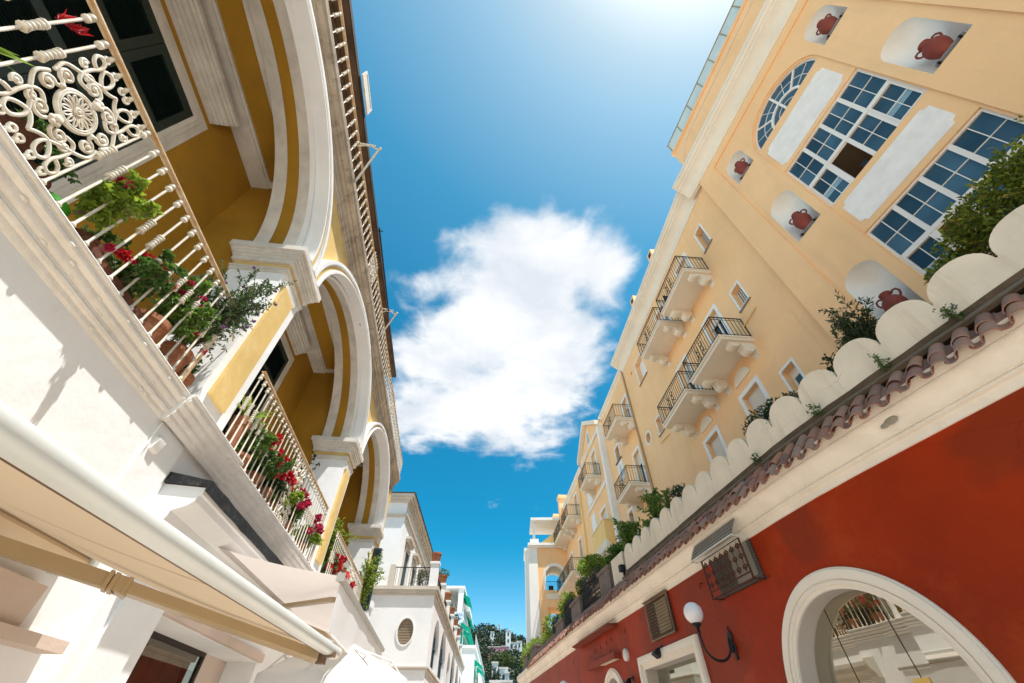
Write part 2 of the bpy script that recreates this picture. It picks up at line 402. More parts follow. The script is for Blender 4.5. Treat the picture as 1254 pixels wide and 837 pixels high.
# ------------------------------------------------------------------ plants
def leaf(bm, p, d, up, L, Wd, fold=0.25):
    d = d.normalized(); sd = d.cross(up)
    if sd.length < 1e-4: sd = d.orthogonal()
    sd.normalize(); nn = sd.cross(d)
    mid = p+d*L*0.5
    a = bm.verts.new(p); t = bm.verts.new(p+d*L-nn*L*0.12)
    m = bm.verts.new(mid+nn*L*0.02); l = bm.verts.new(mid+sd*Wd*0.5+nn*Wd*fold); r = bm.verts.new(mid-sd*Wd*0.5+nn*Wd*fold)
    bm.faces.new((a, m, l)); bm.faces.new((m, t, l)); bm.faces.new((a, r, m)); bm.faces.new((m, r, t))
def rdir(zb=0.0):
    while True:
        v = Vector((random.uniform(-1, 1), random.uniform(-1, 1), random.uniform(-1, 1)))
        if 0.05 < v.length < 1: v.normalize(); v.z += zb; return v.normalized()
def plant(root, origin, stems, nleaf, L, Wd, leafm, height, spread, lean=(0, 0), twigs=5, stemr=0.006, start=0.25, droop=0.0, name='foliage', kink=0.25):
    """several wandering stems with side twigs, leaves set along the twigs; world coordinates"""
    st = MB(); lf = MB(); tips = []
    for i in range(stems):
        a = random.uniform(0, 2*PI); rr = spread*random.uniform(0.15, 1.0)
        tgt = Vector((math.cos(a)*rr+lean[0], math.sin(a)*rr+lean[1], height*random.uniform(0.55, 1.0)))
        pts = []; K = 7
        wob = Vector((0, 0, 0))
        for k in range(K+1):
            f = k/K; wob += Vector((random.gauss(0, 1), random.gauss(0, 1), 0))*kink*height*0.06
            pts.append(Vector(origin)+Vector((tgt.x*f**1.2, tgt.y*f**1.2, tgt.z*f-droop*f*f))+wob*f)
        st.tube(pts, stemr, 5, r1=stemr*0.35)
        for t in range(twigs):
            f = random.uniform(start, 1.0); k = min(K-1, int(f*K)); p = pts[k].lerp(pts[k+1], f*K-k)
            d = (rdir(0.25)+(pts[k+1]-pts[k]).normalized()*0.6).normalized(); ln = height*random.uniform(0.10, 0.26)
            q = [p, p+d*ln*0.5+Vector((0, 0, ln*0.05)), p+d*ln]
            st.tube(q, stemr*0.4, 4, r1=stemr*0.2)
            for j in range(nleaf):
                g = (j+random.random())/nleaf
                pp = p.lerp(q[2], g)
                leaf(lf.bm, pp, (d*0.5+rdir(0.15)).normalized(), Vector((0, 0, 1))+rdir()*0.5, L*random.uniform(0.6, 1.15), Wd*random.uniform(0.7, 1.1))
            tips.append(q[2])
        tips.append(pts[-1])
    if root is not None:
        st.build('stem', M_STEM, root, 60); lf.build(name, leafm, root)
    return tips
def crown(root, blobs, n, L, Wd, leafm, name='foliage', inner=0.35):
    """leaf-sized faces spread through overlapping ellipsoids, denser to the outside, with gaps"""
    lf = MB(); tot = sum(b[1]**2 for b in blobs)
    for c, r, sq in blobs:
        c = Vector(c); holes = [rdir() for _ in range(5)]
        for i in range(int(n*r*r/tot)):
            d = rdir(); f = random.uniform(inner, 1.0)**0.6
            if any(d.dot(h) > 0.93 for h in holes) and random.random() < 0.8: continue
            bump = 1+0.16*math.sin(d.x*7+c.x*9)*math.sin(d.y*6+c.y*5)+0.12*math.sin(d.z*9+c.z*3)
            p = c+Vector((d.x*sq[0], d.y*sq[1], d.z*sq[2]))*r*f*bump
            leaf(lf.bm, p, (d+rdir()*0.9).normalized(), Vector((0, 0, 1))+rdir()*0.7, L*random.uniform(0.6, 1.2), Wd*random.uniform(0.7, 1.1))
    return lf.build(name, leafm, root)
def pom(bm, c, r, n=46):
    """a full double flower: shells of cupped petals"""
    c = Vector(c)
    for i in range(n):
        d = rdir(0.1); leaf(bm, c+d*r*random.uniform(0.15, 0.55), (d+rdir()*0.45).normalized(), rdir(), r*random.uniform(0.6, 0.95), r*random.uniform(0.6, 0.9), 0.35)
FLOWER = {}
def flower(root, c, r, mat):
    key = mat.name
    if key not in FLOWER:
        mb = MB(); pom(mb.bm, (0, 0, 0), 1.0); o = mb.build('flower', mat); o.parent = root
        FLOWER[key] = o; 
    else:
        o = FLOWER[key].copy(); COL.objects.link(o); o.parent = root
    o.matrix_basis = Matrix.Translation(Vector(c)-Vector(ORG[root.name])) @ Matrix.Rotation(random.uniform(0, 6), 4, rdir()) @ Matrix.Scale(r, 4)
    return o
POT = {}
def pot(root, base, r, h, mat=None, soil=True):
    mat = mat or M_TERRA
    M = Matrix.Translation(Vector(base)) @ Matrix.Diagonal((r, r, h, 1))
    key = mat.name
    if key not in POT:
        mb = MB(); mb.lathe([(0.01, 0), (0.66, 0), (0.70, 0.03), (0.92, 0.80), (1.0, 0.81), (1.0, 1.0), (0.90, 1.0), (0.86, 0.9), (0.02, 0.88)], 22)
        o = mb.build('pot', mat, None, 40); o.parent = root; POT[key] = o
    else:
        o = POT[key].copy(); COL.objects.link(o); o.parent = root
    o.matrix_basis = Matrix.Translation(-Vector(ORG[root.name])) @ M
    return o
# ================================================================== arcaded building
AR = thing('arcaded_building', 'ochre arcaded building with white arches above a white ground floor', 'building', LF.w(4, -1, 0))
S0, S1 = -3.2, 16.0
ZF = 4.07
MB(LF).wall([(S0, 0), (S1, 0), (S1, 3.80), (S0, 3.80)], [[(5.0, 0.3), (8.1, 0.3), (8.1, 2.55), (5.0, 2.55)], [(0.6, 0.3), (3.3, 0.3), (3.3, 2.08), (0.6, 2.08)], [(10.9, 0.3), (13.4, 0.3), (13.4, 2.5), (10.9, 2.5)]], -0.12, 0.45).build('ground_floor_wall', M_WHITE, AR)
M_NICHE = plaster('pinkish shop recess', (0.62, 0.50, 0.42), var=0.06, bump=0.15)
sw = MB(LF).box(5.0, 8.1, -1.1, -1.06, 0.3, 2.55).box(10.9, 13.4, -1.1, -1.06, 0.3, 2.5).build('shop_window', plaster('dark shop interior', (0.07, 0.04, 0.033), var=0.3, scale=2, bump=0), AR)
MB(LF).box(5.0, 7.25, -0.555, -0.55, 0.3, 2.5).build('pane', shopglass('shop glass left', 0.16, (0.6, 0.55, 0.5)), sw)
ps_ = MB(LF); rows = []
for i in range(17):
    z = 2.42-1.9*i/16
    rows.append([(5.80+1.25*k/14+0.07*math.sin(i*0.9)+0.02*i/16, -0.64+0.035*math.sin(k*1.7+i*0.8)+0.02*math.sin(k*4.1-i*1.3), z+0.05*math.sin(k*1.1)) for k in range(15)])
ps_.loft(rows, False); ps_.build('plastic_sheet', plaster('silver plastic sheet', (0.42, 0.39, 0.35), var=0.1, rough=0.25, spec=0.6, bump=0), sw, 180)
for k in range(3): MB(LF).box(5.55+0.42*k, 5.66+0.42*k, -0.9, -0.7, 2.12, 2.44).build('hanging_tag', plaster('cream tags', (0.5, 0.4, 0.28), bump=0), sw)
MB(LF).box(5.0, 7.25, -0.95, -0.6, 2.44, 2.54).build('blind_box', plaster('brown blind box', (0.20, 0.14, 0.10), bump=0), sw)
MB(LF).box(5.0, 7.25, -0.58, -0.53, 2.5, 2.549).box(7.25, 7.31, -0.58, -0.53, 0.3, 2.549).build('frame', M_DKSLOT, sw)
MB(LF).box(7.31, 8.1, -0.60, -0.55, 0.3, 2.549).build('recess_panel', M_NICHE, sw)
MB(LF).box(0.6, 3.3, -0.60, -0.55, 0.3, 2.08).build('recess_panel', M_NICHE, AR)
MB(LF).box(4.12, 4.99, -0.118, -0.04, 0, 3.0).box(4.30, 4.80, -0.04, -0.015, 0, 2.9).build('shopfront_pilaster', M_WHITE2, AR)
MB(LF).box(5.0, 8.2, -0.118, -0.07, 2.56, 2.66).box(2.2, 3.95, -0.118, 0.03, 2.09, 2.16).box(2.2, 3.5, -0.118, -0.02, 2.16, 2.40).build('lintel', M_NICHE, AR)
# moulded shopfront cornice with its black lead cap
cp = [(-0.118, 2.92), (-0.03, 2.92), (-0.02, 2.98), (0.02, 3.0), (0.055, 3.06), (0.075, 3.12), (0.08, 3.17), (0.12, 3.19), (0.19, 3.22), (0.24, 3.27), (0.25, 3.33), (0.27, 3.34), (0.275, 3.40), (-0.118, 3.42)]
MB(LF).prof(cp, 4.05, 7.6).build('shopfront_cornice', M_WHITE2, AR, 35)
MB(LF).prof([(-0.118, 3.424), (0.285, 3.404), (0.29, 3.36), (0.315, 3.36), (0.318, 3.46), (0.05, 3.50), (-0.118, 3.53)], 4.02, 7.66, 0.004, 0.2).build('lead_cap', M_BLACK, AR)
# narrow flat strip below the ledge, as wide as the pier above it
MB(LF).box(3.52, 3.98, -0.119, -0.102, 2.99, 3.77).build('wall_strip', M_WHITE, AR)
MB(LF).prism_s([(-0.119, 3.50), (-0.08, 3.53), (-0.05, 3.60), (-0.05, 3.63), (-0.119, 3.65)], 3.56, 3.66).build('stone_peg', M_WHITE, AR, 30, None, 0.004)

# balcony ledge, broken forward under each pier
LP = [(-0.9, 4.072), (0.0, 4.07), (0.009, 4.058), (0.004, 4.04), (-0.016, 4.036), (-0.02, 4.018), (-0.008, 4.004), (-0.012, 3.985), (-0.034, 3.972), (-0.05, 3.966), (-0.048, 3.935), (-0.058, 3.915), (-0.078, 3.90), (-0.084, 3.878), (-0.072, 3.862), (-0.082, 3.843), (-0.10, 3.832), (-0.104, 3.80), (-0.116, 3.785), (-0.13, 3.765)]
def shift(p, k): return [(d+k, z) for d, z in p[1:]]
lg = MB(LF); bays = []
PIER = [-1.41, 4.14, 9.69, 15.24]
PH = 0.36
lg.prof(LP, S0, S1, 0.0009, 0.4)
for c in PIER:
    lg.prof([(-0.9, 4.076)]+[(d+0.055, z+0.003) for d, z in LP[1:]], c-0.68, min(S1+0.02, c+0.68), 0.0009, 0.4)
for i in range(70):   # drips and blisters of old paint
    q_ = random.uniform(0.5, 9.3); z, d = random.choice([(3.952, -0.046), (3.905, -0.072), (3.85, -0.074), (3.995, -0.008), (3.81, -0.10)])
    lg.ball((q_, d, z), random.uniform(0.007, 0.017), 7, (1.8, 0.8, 0.8))
lg.build('balcony_ledge', M_LEDGE, AR, 28)
MB(LF).box(S0, S1, -1.95, -0.88, 3.85, 4.068).build('loggia_floor', M_TRIM, AR)
# piers, yellow inset strips, imposts
ZS = 7.17
for c in PIER:
    p = MB(LF).box(c-PH, c+PH, -1.0, -0.20, ZF, 6.72).build('pier', M_WHITE, AR)
    MB(LF).box(c-PH+0.12, c+PH-0.22, -0.199, -0.145, 4.42, 6.45).build('pier_panel', M_YEL, p)
    MB(LF).box(c-PH+0.08, c+PH-0.18, -0.199, -0.150, 6.45, 6.53).build('panel_cap', M_TRIM, p)
    MB(LF).box(c-PH-0.03, c+PH+0.03, -1.03, -0.165, ZF, 4.26).build('pier_base', M_WHITE, p)
    im = MB(LF)
    for z0, z1, o in ((6.62, 6.68, 0.02), (6.68, 6.72, 0.035), (6.82, 6.90, 0.06), (6.90, 6.955, 0.075), (6.955, 7.0, 0.105), (7.0, 7.06, 0.125), (7.06, 7.17, 0.165)):
        im.box(c-PH-o, c+PH+o, -1.0-o, -0.20+o, z0, z1)
    im.build('impost', M_TRIM, p)
    MB(LF).box(c-PH-0.012, c+PH+0.012, -1.012, -0.188, 6.72, 6.82).build('impost_band', M_YEL, p)

# arches
def ell(c, a, r, n=40, z0=ZS): return [(c+a*math.cos(PI*(1-k/n)), z0+r*math.sin(PI*k/n)) for k in range(n+1)]
BAY = [1.365, 6.915, 12.465]
A0, R0 = 2.40, 1.82
for c in BAY:
    ar = MB(LF).band(ell(c, 2.775, 1.98), ell(c, 2.70, 1.93), -0.03, -0.20).band(ell(c, 2.70, 1.93), ell(c, 2.665, 1.905), -0.05, -0.20).band(ell(c, 2.575, 1.862), ell(c, 2.545, 1.845), -0.045, -0.20).band(ell(c, 2.545, 1.845), ell(c, 2.50, 1.83), -0.03, -0.30).build('arch', M_WHITE2, AR, 30)
    MB(LF).band(ell(c, 2.664, 1.904), ell(c, 2.576, 1.8625), -0.064, -0.20).build('arch_band', M_YEL, ar, 30)
    MB(LF).band(ell(c, 2.50, 1.83), ell(c, 2.465, 1.826), -0.30, -0.33).band(ell(c, 2.465, 1.826), ell(c, 2.44, 1.823), -0.275, -0.33).band(ell(c, 2.44, 1.823), ell(c, A0, R0), -0.26, -0.34).build('inner_moulding', M_WHITE2, ar, 30)
    sr = lambda d: R0+(d+0.34)/(-0.66)*0.26           # the soffit flares upward into the loggia
    so = MB(LF).loft([[(s, d, z) for s, z in ell(c, A0, sr(d))] for d in (-0.34, -0.54)], False).loft([[(s, d, z) for s, z in ell(c, A0, sr(d))] for d in (-0.76, -1.0)], False).build('soffit_band', M_TRIM, ar, 60)
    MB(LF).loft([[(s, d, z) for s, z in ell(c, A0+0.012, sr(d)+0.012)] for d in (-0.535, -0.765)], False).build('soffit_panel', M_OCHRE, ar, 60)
    sp = MB(LF)
    O = ell(c, 2.68, 1.92)
    for (sa, za), (sb, zb) in zip(O, O[1:]): sp.poly([(sa, -0.2, za), (sb, -0.2, zb), (sb, -0.2, 9.2), (sa, -0.2, 9.2)])
    sp.poly([(c-2.775, -0.2, ZS), (c-2.68, -0.2, ZS), (c-2.68, -0.2, 9.02), (c-2.775, -0.2, 9.02)]); sp.poly([(c+2.68, -0.2, ZS), (c+2.775, -0.2, ZS), (c+2.775, -0.2, 9.02), (c+2.68, -0.2, 9.02)])
    I = ell(c, A0, sr(-1.0))
    for (sa, za), (sb, zb) in zip(I, I[1:]): sp.poly([(sa, -1.0, za), (sb, -1.0, zb), (sb, -1.0, 9.5), (sa, -1.0, 9.5)])
    sp.build('spandrel', M_YEL, AR)
for c in PIER:   # inner face of the arcade over each pier and the cross wall with its own arch
    xw = MB(LF)
    d0, d1 = -1.0, -1.96
    hole = [(d1+0.12+0.36*(1-math.cos(PI*k/14)), 6.35+0.42*math.sin(PI*k/14)) for k in range(15)]
    for s in (c-PH+0.02, c+PH-0.02):
        for (da, za), (db, zb) in zip(hole, hole[1:]): xw.poly([(s, da, za), (s, db, zb), (s, db, 9.5), (s, da, 9.5)])
        xw.poly([(s, d1, ZF), (s, d1+0.12, ZF), (s, d1+0.12, 9.5), (s, d1, 9.5)]); xw.poly([(s, d0, ZF), (s, d0-0.12, ZF), (s, d0-0.12, 9.5), (s, d0, 9.5)])
    xw.loft([[(s, d, z) for d, z in hole] for s in (c-PH+0.02, c+PH-0.02)], False)
    xw.loft([[(s, d, z) for d, z in ((d1+0.12, ZF), (d1+0.12, 6.35))] for s in (c-PH+0.02, c+PH-0.02)], False).loft([[(s, d, z) for d, z in ((d0-0.12, ZF), (d0-0.12, 6.35))] for s in (c-PH+0.02, c+PH-0.02)], False)
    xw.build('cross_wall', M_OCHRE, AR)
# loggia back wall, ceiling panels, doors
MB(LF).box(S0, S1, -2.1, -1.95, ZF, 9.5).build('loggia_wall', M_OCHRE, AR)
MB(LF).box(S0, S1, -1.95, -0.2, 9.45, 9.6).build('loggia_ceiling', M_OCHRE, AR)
for c in BAY:
    e0, e1 = c-2.43, c+2.43
    MB(LF).box(e0, e1, -1.949, -1.62, 9.36, 9.449).box(e0, e1, -1.62, -1.58, 9.40, 9.449).box(e0, e0+0.10, -1.58, -1.0, 9.40, 9.449).box(e1-0.12, e1, -1.58, -1.0, 9.40, 9.449).box(e0+0.1, e1-0.12, -1.16, -1.0, 9.38, 9.449).build('ceiling_border', M_TRIM, AR)
    dr = MB(LF)
    x0, x1, zt = c-0.92, c+0.92, 8.45
    fr = MB(LF)
    for o, dd in ((0.0, -1.90), (0.07, -1.915), (0.13, -1.93), (0.20, -1.94)):
        fr.box(x0-o-0.07, x0-o, -1.949, dd, ZF, zt+o+0.07); fr.box(x1+o, x1+o+0.07, -1.949, dd, ZF, zt+o+0.07); fr.box(x0-o, x1+o, -1.949, dd, zt+o, zt+o+0.07)
    dob = fr.build('door_surround', M_TRIM, AR)
    hd = MB(LF)
    for z0, z1, o in ((8.83, 8.88, 0.05), (8.88, 8.93, 0.09), (8.93, 8.98, 0.13), (8.98, 9.05, 0.19), (9.05, 9.10, 0.22), (9.10, 9.18, 0.26)):
        hd.box(x0-0.20-o*0.4, x1+0.20+o*0.4, -1.949, -1.93+o, z0, z1)
    hd.build('door_hood', M_TRIM, AR)
    for sgn in (0, 1):   # two shutter leaves with louvres
        a, b = (x0+0.003, c-0.004) if sgn == 0 else (c+0.004, x1-0.003)
        f = MB(LF); st = 0.11
        f.box(a, a+st, -1.944, -1.905, ZF+0.02, zt-0.003).box(b-st, b, -1.944, -1.905, ZF+0.02, zt-0.003)
        rails = [(4.09, 4.30), (5.55, 5.68), (6.75, 6.88), (7.55, 7.66), (8.30, 8.447)]
        for z0, z1 in rails: f.box(a+st, b-st, -1.944, -1.905, z0, z1)
        sh = f.build('shutter', M_GREEN, AR)
        lv = MB(LF)
        for (z0, z1), (z2, z3) in zip(rails, rails[1:]):
            z = z1
            while z < z2-0.01:
                lv.poly([(a+st, -1.938, z+0.036), (b-st, -1.938, z+0.036), (b-st, -1.91, z), (a+st, -1.91, z)]); z += 0.042
        lv.box(a+st, b-st, -1.9446, -1.942, 4.3, 8.3)
        lv.build('louvre', M_GREEN, sh)

# entablature and roof terrace
EN = [(-0.22, 9.0), (-0.165, 9.0), (-0.16, 9.05), (-0.14, 9.06), (-0.135, 9.16), (-0.12, 9.18), (-0.115, 9.29), (-0.062, 9.30), (-0.055, 9.35), (-0.01, 9.365), (0.02, 9.38), (0.03, 9.46), (0.045, 9.47), (0.05, 9.58), (-0.9, 9.62)]
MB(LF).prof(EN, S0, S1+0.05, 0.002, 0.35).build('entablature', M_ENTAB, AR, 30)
MB(LF).box(S0, 11.4, -2.6, -1.5, 9.6, 11.2).build('attic_wall', plaster('rusty ochre attic', (0.42, 0.22, 0.07), col2=(0.27, 0.13, 0.05), scale=2), AR)
ev = MB(LF).box(S0, 11.47, -2.6, -0.13, 11.2, 11.26).build('roof_eave', M_EAVE, AR)
MB(LF).box(S0, 11.47, -0.13, -0.115, 11.17, 11.30).build('fascia', plaster('dark fascia', (0.03, 0.024, 0.02), var=0.2), ev)
bo = MB(LF)
for d in (-0.42, -0.72, -1.02): bo.box(S0, 11.46, d-0.012, d, 11.193, 11.2)
bo.build('eave_board_joint', M_DKSLOT, ev)
MB(LF).box(15.3, 16.0, -0.85, -0.05, 9.62, 9.9).build('roof_block', M_TRIM, AR)
MB(LF).box(2.0, 2.75, -0.09, -0.055, 11.29, 11.34).box(2.0, 2.75, -0.09, -0.055, 11.62, 11.66).box(2.0, 2.05, -0.09, -0.055, 11.34, 11.62).box(2.70, 2.75, -0.09, -0.055, 11.34, 11.62).box(2.05, 2.70, -0.08, -0.065, 11.34, 11.62).build('roof_hatch_frame', M_TRIM, AR)

# ---- cast-iron railings
def baluster_mesh(H, parent):
    m = MB(); r = 0.0105
    pr = [(0.004, 0.0), (0.024, 0.0), (0.028, 0.014), (0.016, 0.024), (0.025, 0.04), (0.014, 0.056), (r, 0.066), (r, H*0.46)]
    z = H*0.46; pr += [(0.030, z+0.004), (0.031, z+0.014), (0.016, z+0.022)]
    for k in range(4): zz = z+0.026+k*0.031; pr += [(0.0265, zz+0.010), (0.0265, zz+0.018), (0.0165, zz+0.029)]
    z = z+0.026+4*0.031; pr += [(0.031, z+0.008), (0.030, z+0.018), (r, z+0.026), (r, H-0.095), (0.028, H-0.088), (0.030, H-0.074), (0.016, H-0.062), (0.025, H-0.042), (0.024, H-0.022), (0.014, H-0.014), (0.014, H)]
    rows = []; n = 10
    for q, (rr, z) in enumerate(pr):
        rows.append([(rr*math.cos(2*PI*k/n)*(1.0 if rr < 0.02 else 1+0.10*math.cos(2*(2*PI*k/n)-z*60)), rr*math.sin(2*PI*k/n)*(1.0 if rr < 0.02 else 1-0.10*math.cos(2*(2*PI*k/n)-z*60)), z) for k in range(n)])
    m.loft(rows)
    o = m.build('baluster', M_IRONW, None, 50); o.parent = parent; return o
def scroll(m, c, r0, turns, a0, w, sgn=1, n=22, d=0.0):
    """flat spiral tube in the (s, z) plane"""
    pts = []
    for k in range(n+1):
        f = k/n; a = a0+sgn*turns*2*PI*f; r = r0*(1-0.80*f)
        pts.append((c[0]+math.cos(a)*r, d, c[1]+math.sin(a)*r))
    m.tube(pts, w, 6, r1=w*0.9); m.ball(pts[-1], w*1.7, 8)
def cast_panel(rail, s, d, z0, z1):
    """cast-iron panel: rosette in a ring between mirrored scrolls and loops"""
    m = MB(LF); cz = (z0+z1)/2; H = z1-z0; w = 0.0125
    def tube(pts, r, n=7): m.tube(spline(pts, 6), r, n)
    ring = lambda R_, t, dd=0: m.tube([(s+R_*math.cos(2*PI*k/36), d+dd, cz+R_*math.sin(2*PI*k/36)) for k in range(37)], t, 8, False)
    ring(0.130, 0.015); ring(0.116, 0.008, 0.008); ring(0.022, 0.010, 0.012)
    m.ball((s, d+0.012, cz), 0.016, 8)
    for k in range(14):     # petals
        a = 2*PI*k/14; b = PI/15
        tube([(s+0.030*math.cos(a), d+0.006, cz+0.030*math.sin(a)), (s+0.066*math.cos(a+b*0.7), d+0.011, cz+0.066*math.sin(a+b*0.7)), (s+0.094*math.cos(a+b*0.45), d+0.010, cz+0.094*math.sin(a+b*0.45)), (s+0.102*math.cos(a), d+0.010, cz+0.102*math.sin(a)), (s+0.094*math.cos(a-b*0.45), d+0.010, cz+0.094*math.sin(a-b*0.45)), (s+0.066*math.cos(a-b*0.7), d+0.011, cz+0.066*math.sin(a-b*0.7)), (s+0.032*math.cos(a), d+0.006, cz+0.032*math.sin(a))], 0.0058, 5)
    def spiral(c, r0, a0, turns, sg):
        return [(c[0]+r0*(1-0.72*k/14)*math.cos(a0+sg*turns*2*PI*k/14), d, c[1]+r0*(1-0.72*k/14)*math.sin(a0+sg*turns*2*PI*k/14)) for k in range(15)]
    for sg in (1, -1):
        for tg in (1, -1):
            P = lambda x, y: (s+sg*x, d, cz+tg*y)
            def spir(x, y, r0, a0, turns, dr):
                q = [P(x+r0*(1-0.74*k/16)*math.cos(a0+dr*turns*2*PI*k/16), y+r0*(1-0.74*k/16)*math.sin(a0+dr*turns*2*PI*k/16)) for k in range(17)]
                return q
            # C-scroll hugging the ring at top and bottom, and the one at the side
            a = spir(0.082, 0.215, 0.052, PI*0.75, 1.25, -1); tube([P(0.012, 0.165)]+[P(0.030, 0.235)]+a, w); m.ball(a[-1], w*1.7, 8)
            a = spir(0.192, 0.075, 0.050, -PI*0.6, 1.25, 1); tube([P(0.150, 0.0)]+[P(0.158, 0.012)]+a, w); m.ball(a[-1], w*1.7, 8)
            # long S from the side that loops at the rail
            tube([P(0.245, 0.02), P(0.262, 0.11), P(0.205, 0.185), P(0.125, 0.255), P(0.075, 0.33), P(0.088, 0.405), P(0.135, 0.425), P(0.165, 0.385), P(0.140, 0.335), P(0.085, 0.30), P(0.035, 0.325), P(0.0, 0.37)], w)
            tube([P(0.10, 0.175), P(0.155, 0.155), P(0.190, 0.20), P(0.195, 0.28), P(0.185, 0.36), P(0.205, 0.42), P(0.245, 0.425), P(0.262, 0.385), P(0.240, 0.345), P(0.195, 0.33)], w)
            a = spir(0.150, 0.225, 0.038, PI, 1.1, -1); tube(a, w*0.85); m.ball(a[-1], w*1.5, 8)
            a = spir(0.235, 0.255, 0.034, PI/2, 1.1, -1); tube(a, w*0.85); m.ball(a[-1], w*1.4, 8)
            for lx in (0.03, 0.125, 0.225):
                m.tube([P(lx+0.020*math.cos(2*PI*k/14), 0.452+0.022*math.sin(2*PI*k/14)) for k in range(15)], w*0.8, 6, False)
                m.ball(P(lx, 0.483), 0.020, 8, (1, 1, 0.55)); m.ball(P(lx, 0.507), 0.017, 8, (1, 1, 0.6)); m.tube([P(lx, 0.46), P(lx, H/2)], 0.010, 6)
        for q, (x, z, r) in enumerate(((0.0, 0.165, 0.034), (0.022, 0.19, 0.022), (-0.022, 0.19, 0.022), (0.0, 0.205, 0.024))):
            m.ball((s+x, d+0.010, cz+sg*z), r, 8, (1, 0.55, 1))
        m.ball((s+sg*0.155, d+0.006, cz), 0.020, 8)
    return m.build('cast_panel', M_IRONW, rail, 60)
BAL = {}
def railing(name, s0, s1, d, z0, H, step, panels=(), first=True):
    m = MB(LF).box(s0, s1, d-0.026, d+0.026, z0+H, z0+H+0.014)
    m.box(s0, s1, d-0.010, d+0.010, z0+H-0.02, z0+H)
    if H > 1:   # end post and the stay that ties it back to the pier
        m.box(s1-0.02, s1+0.012, d-0.02, d+0.02, z0, z0+H); m.tube([(s1, d-0.01, z0+H-0.02), (s1+0.45, d-0.16, z0+H-0.05)], 0.010, 6)
    rail = m.build(name, M_RUSTRAIL, AR)
    n = int(round((s1-s0)/step)); used = 0
    for k in range(n+1):
        s = s0+0.02+(s1-s0-0.04)*k/n
        if any(abs(s-p) < 0.27 for p in panels): continue
        if round(H, 2) not in BAL: BAL[round(H, 2)] = baluster_mesh(H-0.02, rail); b = BAL[round(H, 2)]
        else: b = BAL[round(H, 2)].copy(); COL.objects.link(b); b.parent = rail
        b.matrix_basis = Matrix.Translation(-Vector(ORG[rail.name])) @ LF.mat(s, d, z0)
    for p in panels: cast_panel(rail, p, d, z0, z0+H-0.02)
    return rail
RZ = 4.075
railing('balcony_railing', -1.03, 3.30, -0.05, RZ, 1.09, 0.147, (1.08,))
railing('balcony_railing', 4.36, 8.70, -0.05, RZ, 1.09, 0.147, (6.70,))
railing('balcony_railing', 9.95, 14.2, -0.05, RZ, 1.09, 0.147, (12.4,))
railing('terrace_railing', -0.3, 16.0, 0.0, 9.60, 0.66, 0.205, (0.42, 5.9, 11.6))
# scrolled brackets that carry an awning rod on the terrace rail
def scroll_bracket(s):
    m = MB(LF)
    m.tube([(s, -0.02, 10.2), (s, 0.12, 10.30), (s, 0.25, 10.29), (s+0.02, 0.36, 10.22), (s+0.02, 0.40, 10.25)], 0.016, 6)
    for k, dd in enumerate((0.03, 0.11, 0.19, 0.28)):
        m.tube([(s, dd+0.035*math.cos(a*0.7), 10.37-k*0.012+0.035*math.sin(a*0.7)) for a in range(10)], 0.010, 6)
    m.ball((s+0.02, 0.42, 10.27), 0.035, 8)
    b = m.build('scroll_bracket', M_IRONW, AR, 60)
    MB(LF).tube([(s+0.02, 0.41, 10.25), (s+0.55, -0.02, 9.75)], 0.024, 8).build('strut', M_ALU, b, 60)
scroll_bracket(3.05); scroll_bracket(7.5)
MB(LF).tube([(4.9, 0.2, 10.3), (7.55, 0.18, 10.3)], 0.018, 8).tube([(5.0, -0.05, 10.32), (5.0, 0.27, 10.32)], 0.014, 6).tube([(7.5, -0.05, 10.31), (7.5, 0.25, 10.31)], 0.014, 6).build('awning_rod', M_IRONB, AR, 60)
# shutters standing open at the far end of the facade
MB(LF).box(15.62, 16.0, -0.199, -0.15, 4.5, 8.9).build('corner_strip', M_YEL, AR)
sh = MB(LF).box(15.02, 15.09, -0.19, 0.12, 4.7, 6.5).build('open_shutter', plaster('slate blue shutter', (0.03, 0.055, 0.075), var=0.1, rough=0.5), AR)
lv = MB(LF)
for k in range(40): lv.box(15.0, 15.02, -0.15, 0.08, 4.66+k*0.045, 4.69+k*0.045)
lv.build('louvre', M_GREEN, sh)

# ================================================================== awnings
def along(a, b, t): return a.lerp(b, t)
AW = thing('awning', 'long cream folding-arm awning overhead with a thick white front bar, nearest the camera', 'awning', LF.w(1.5, 0.0, 2.55))
b0, b1 = Vector((-0.982, -0.75, 2.05)), Vector((-1.187, 3.44, 2.05))      # street edge of the bar's underside
bd = (b1-b0).normalized(); bi = Vector((-bd.y, bd.x, 0))                   # bi points to the wall
prf = [(0.0, 0.026), (0.003, 0.012), (0.012, 0.003), (0.03, -0.003), (0.058, -0.004), (0.064, 0.002), (0.064, 0.016), (0.074, 0.016), (0.074, 0.054), (0.03, 0.062), (0.008, 0.054), (0.0, 0.042)]
MB().loft([[b+bi*x+Vector((0, 0, z)) for x, z in prf] for b in (b0, b1)], True, True).build('front_bar', M_ALU, AW, 35)
MB().loft([[b+bi*x+Vector((0, 0, z)) for x, z in ((0.065, 0.0), (0.079, 0.0), (0.079, 0.015), (0.065, 0.015))] for b in (b0, b1)], True, True).build('drip_channel', plaster('bronze channel', (0.16, 0.09, 0.05), rough=0.5, bump=0), AW)
MB().loft([[b+bi*x+Vector((0, 0, z)) for x, z in ((0.0795, 0.004), (0.087, 0.004), (0.087, 0.03), (0.0795, 0.03))] for b in (b0, b1)], True, True).build('rubber_seal', M_DKSLOT, AW)
MB().loft([[b+bi*x+Vector((0, 0, z)) for x, z in prf] for b in (b1, b1+bd*0.022)], True, True).build('end_cap', plaster('ivory end cap', (0.72, 0.66, 0.56), var=0.02, bump=0), AW)
cl = MB(); rows = []
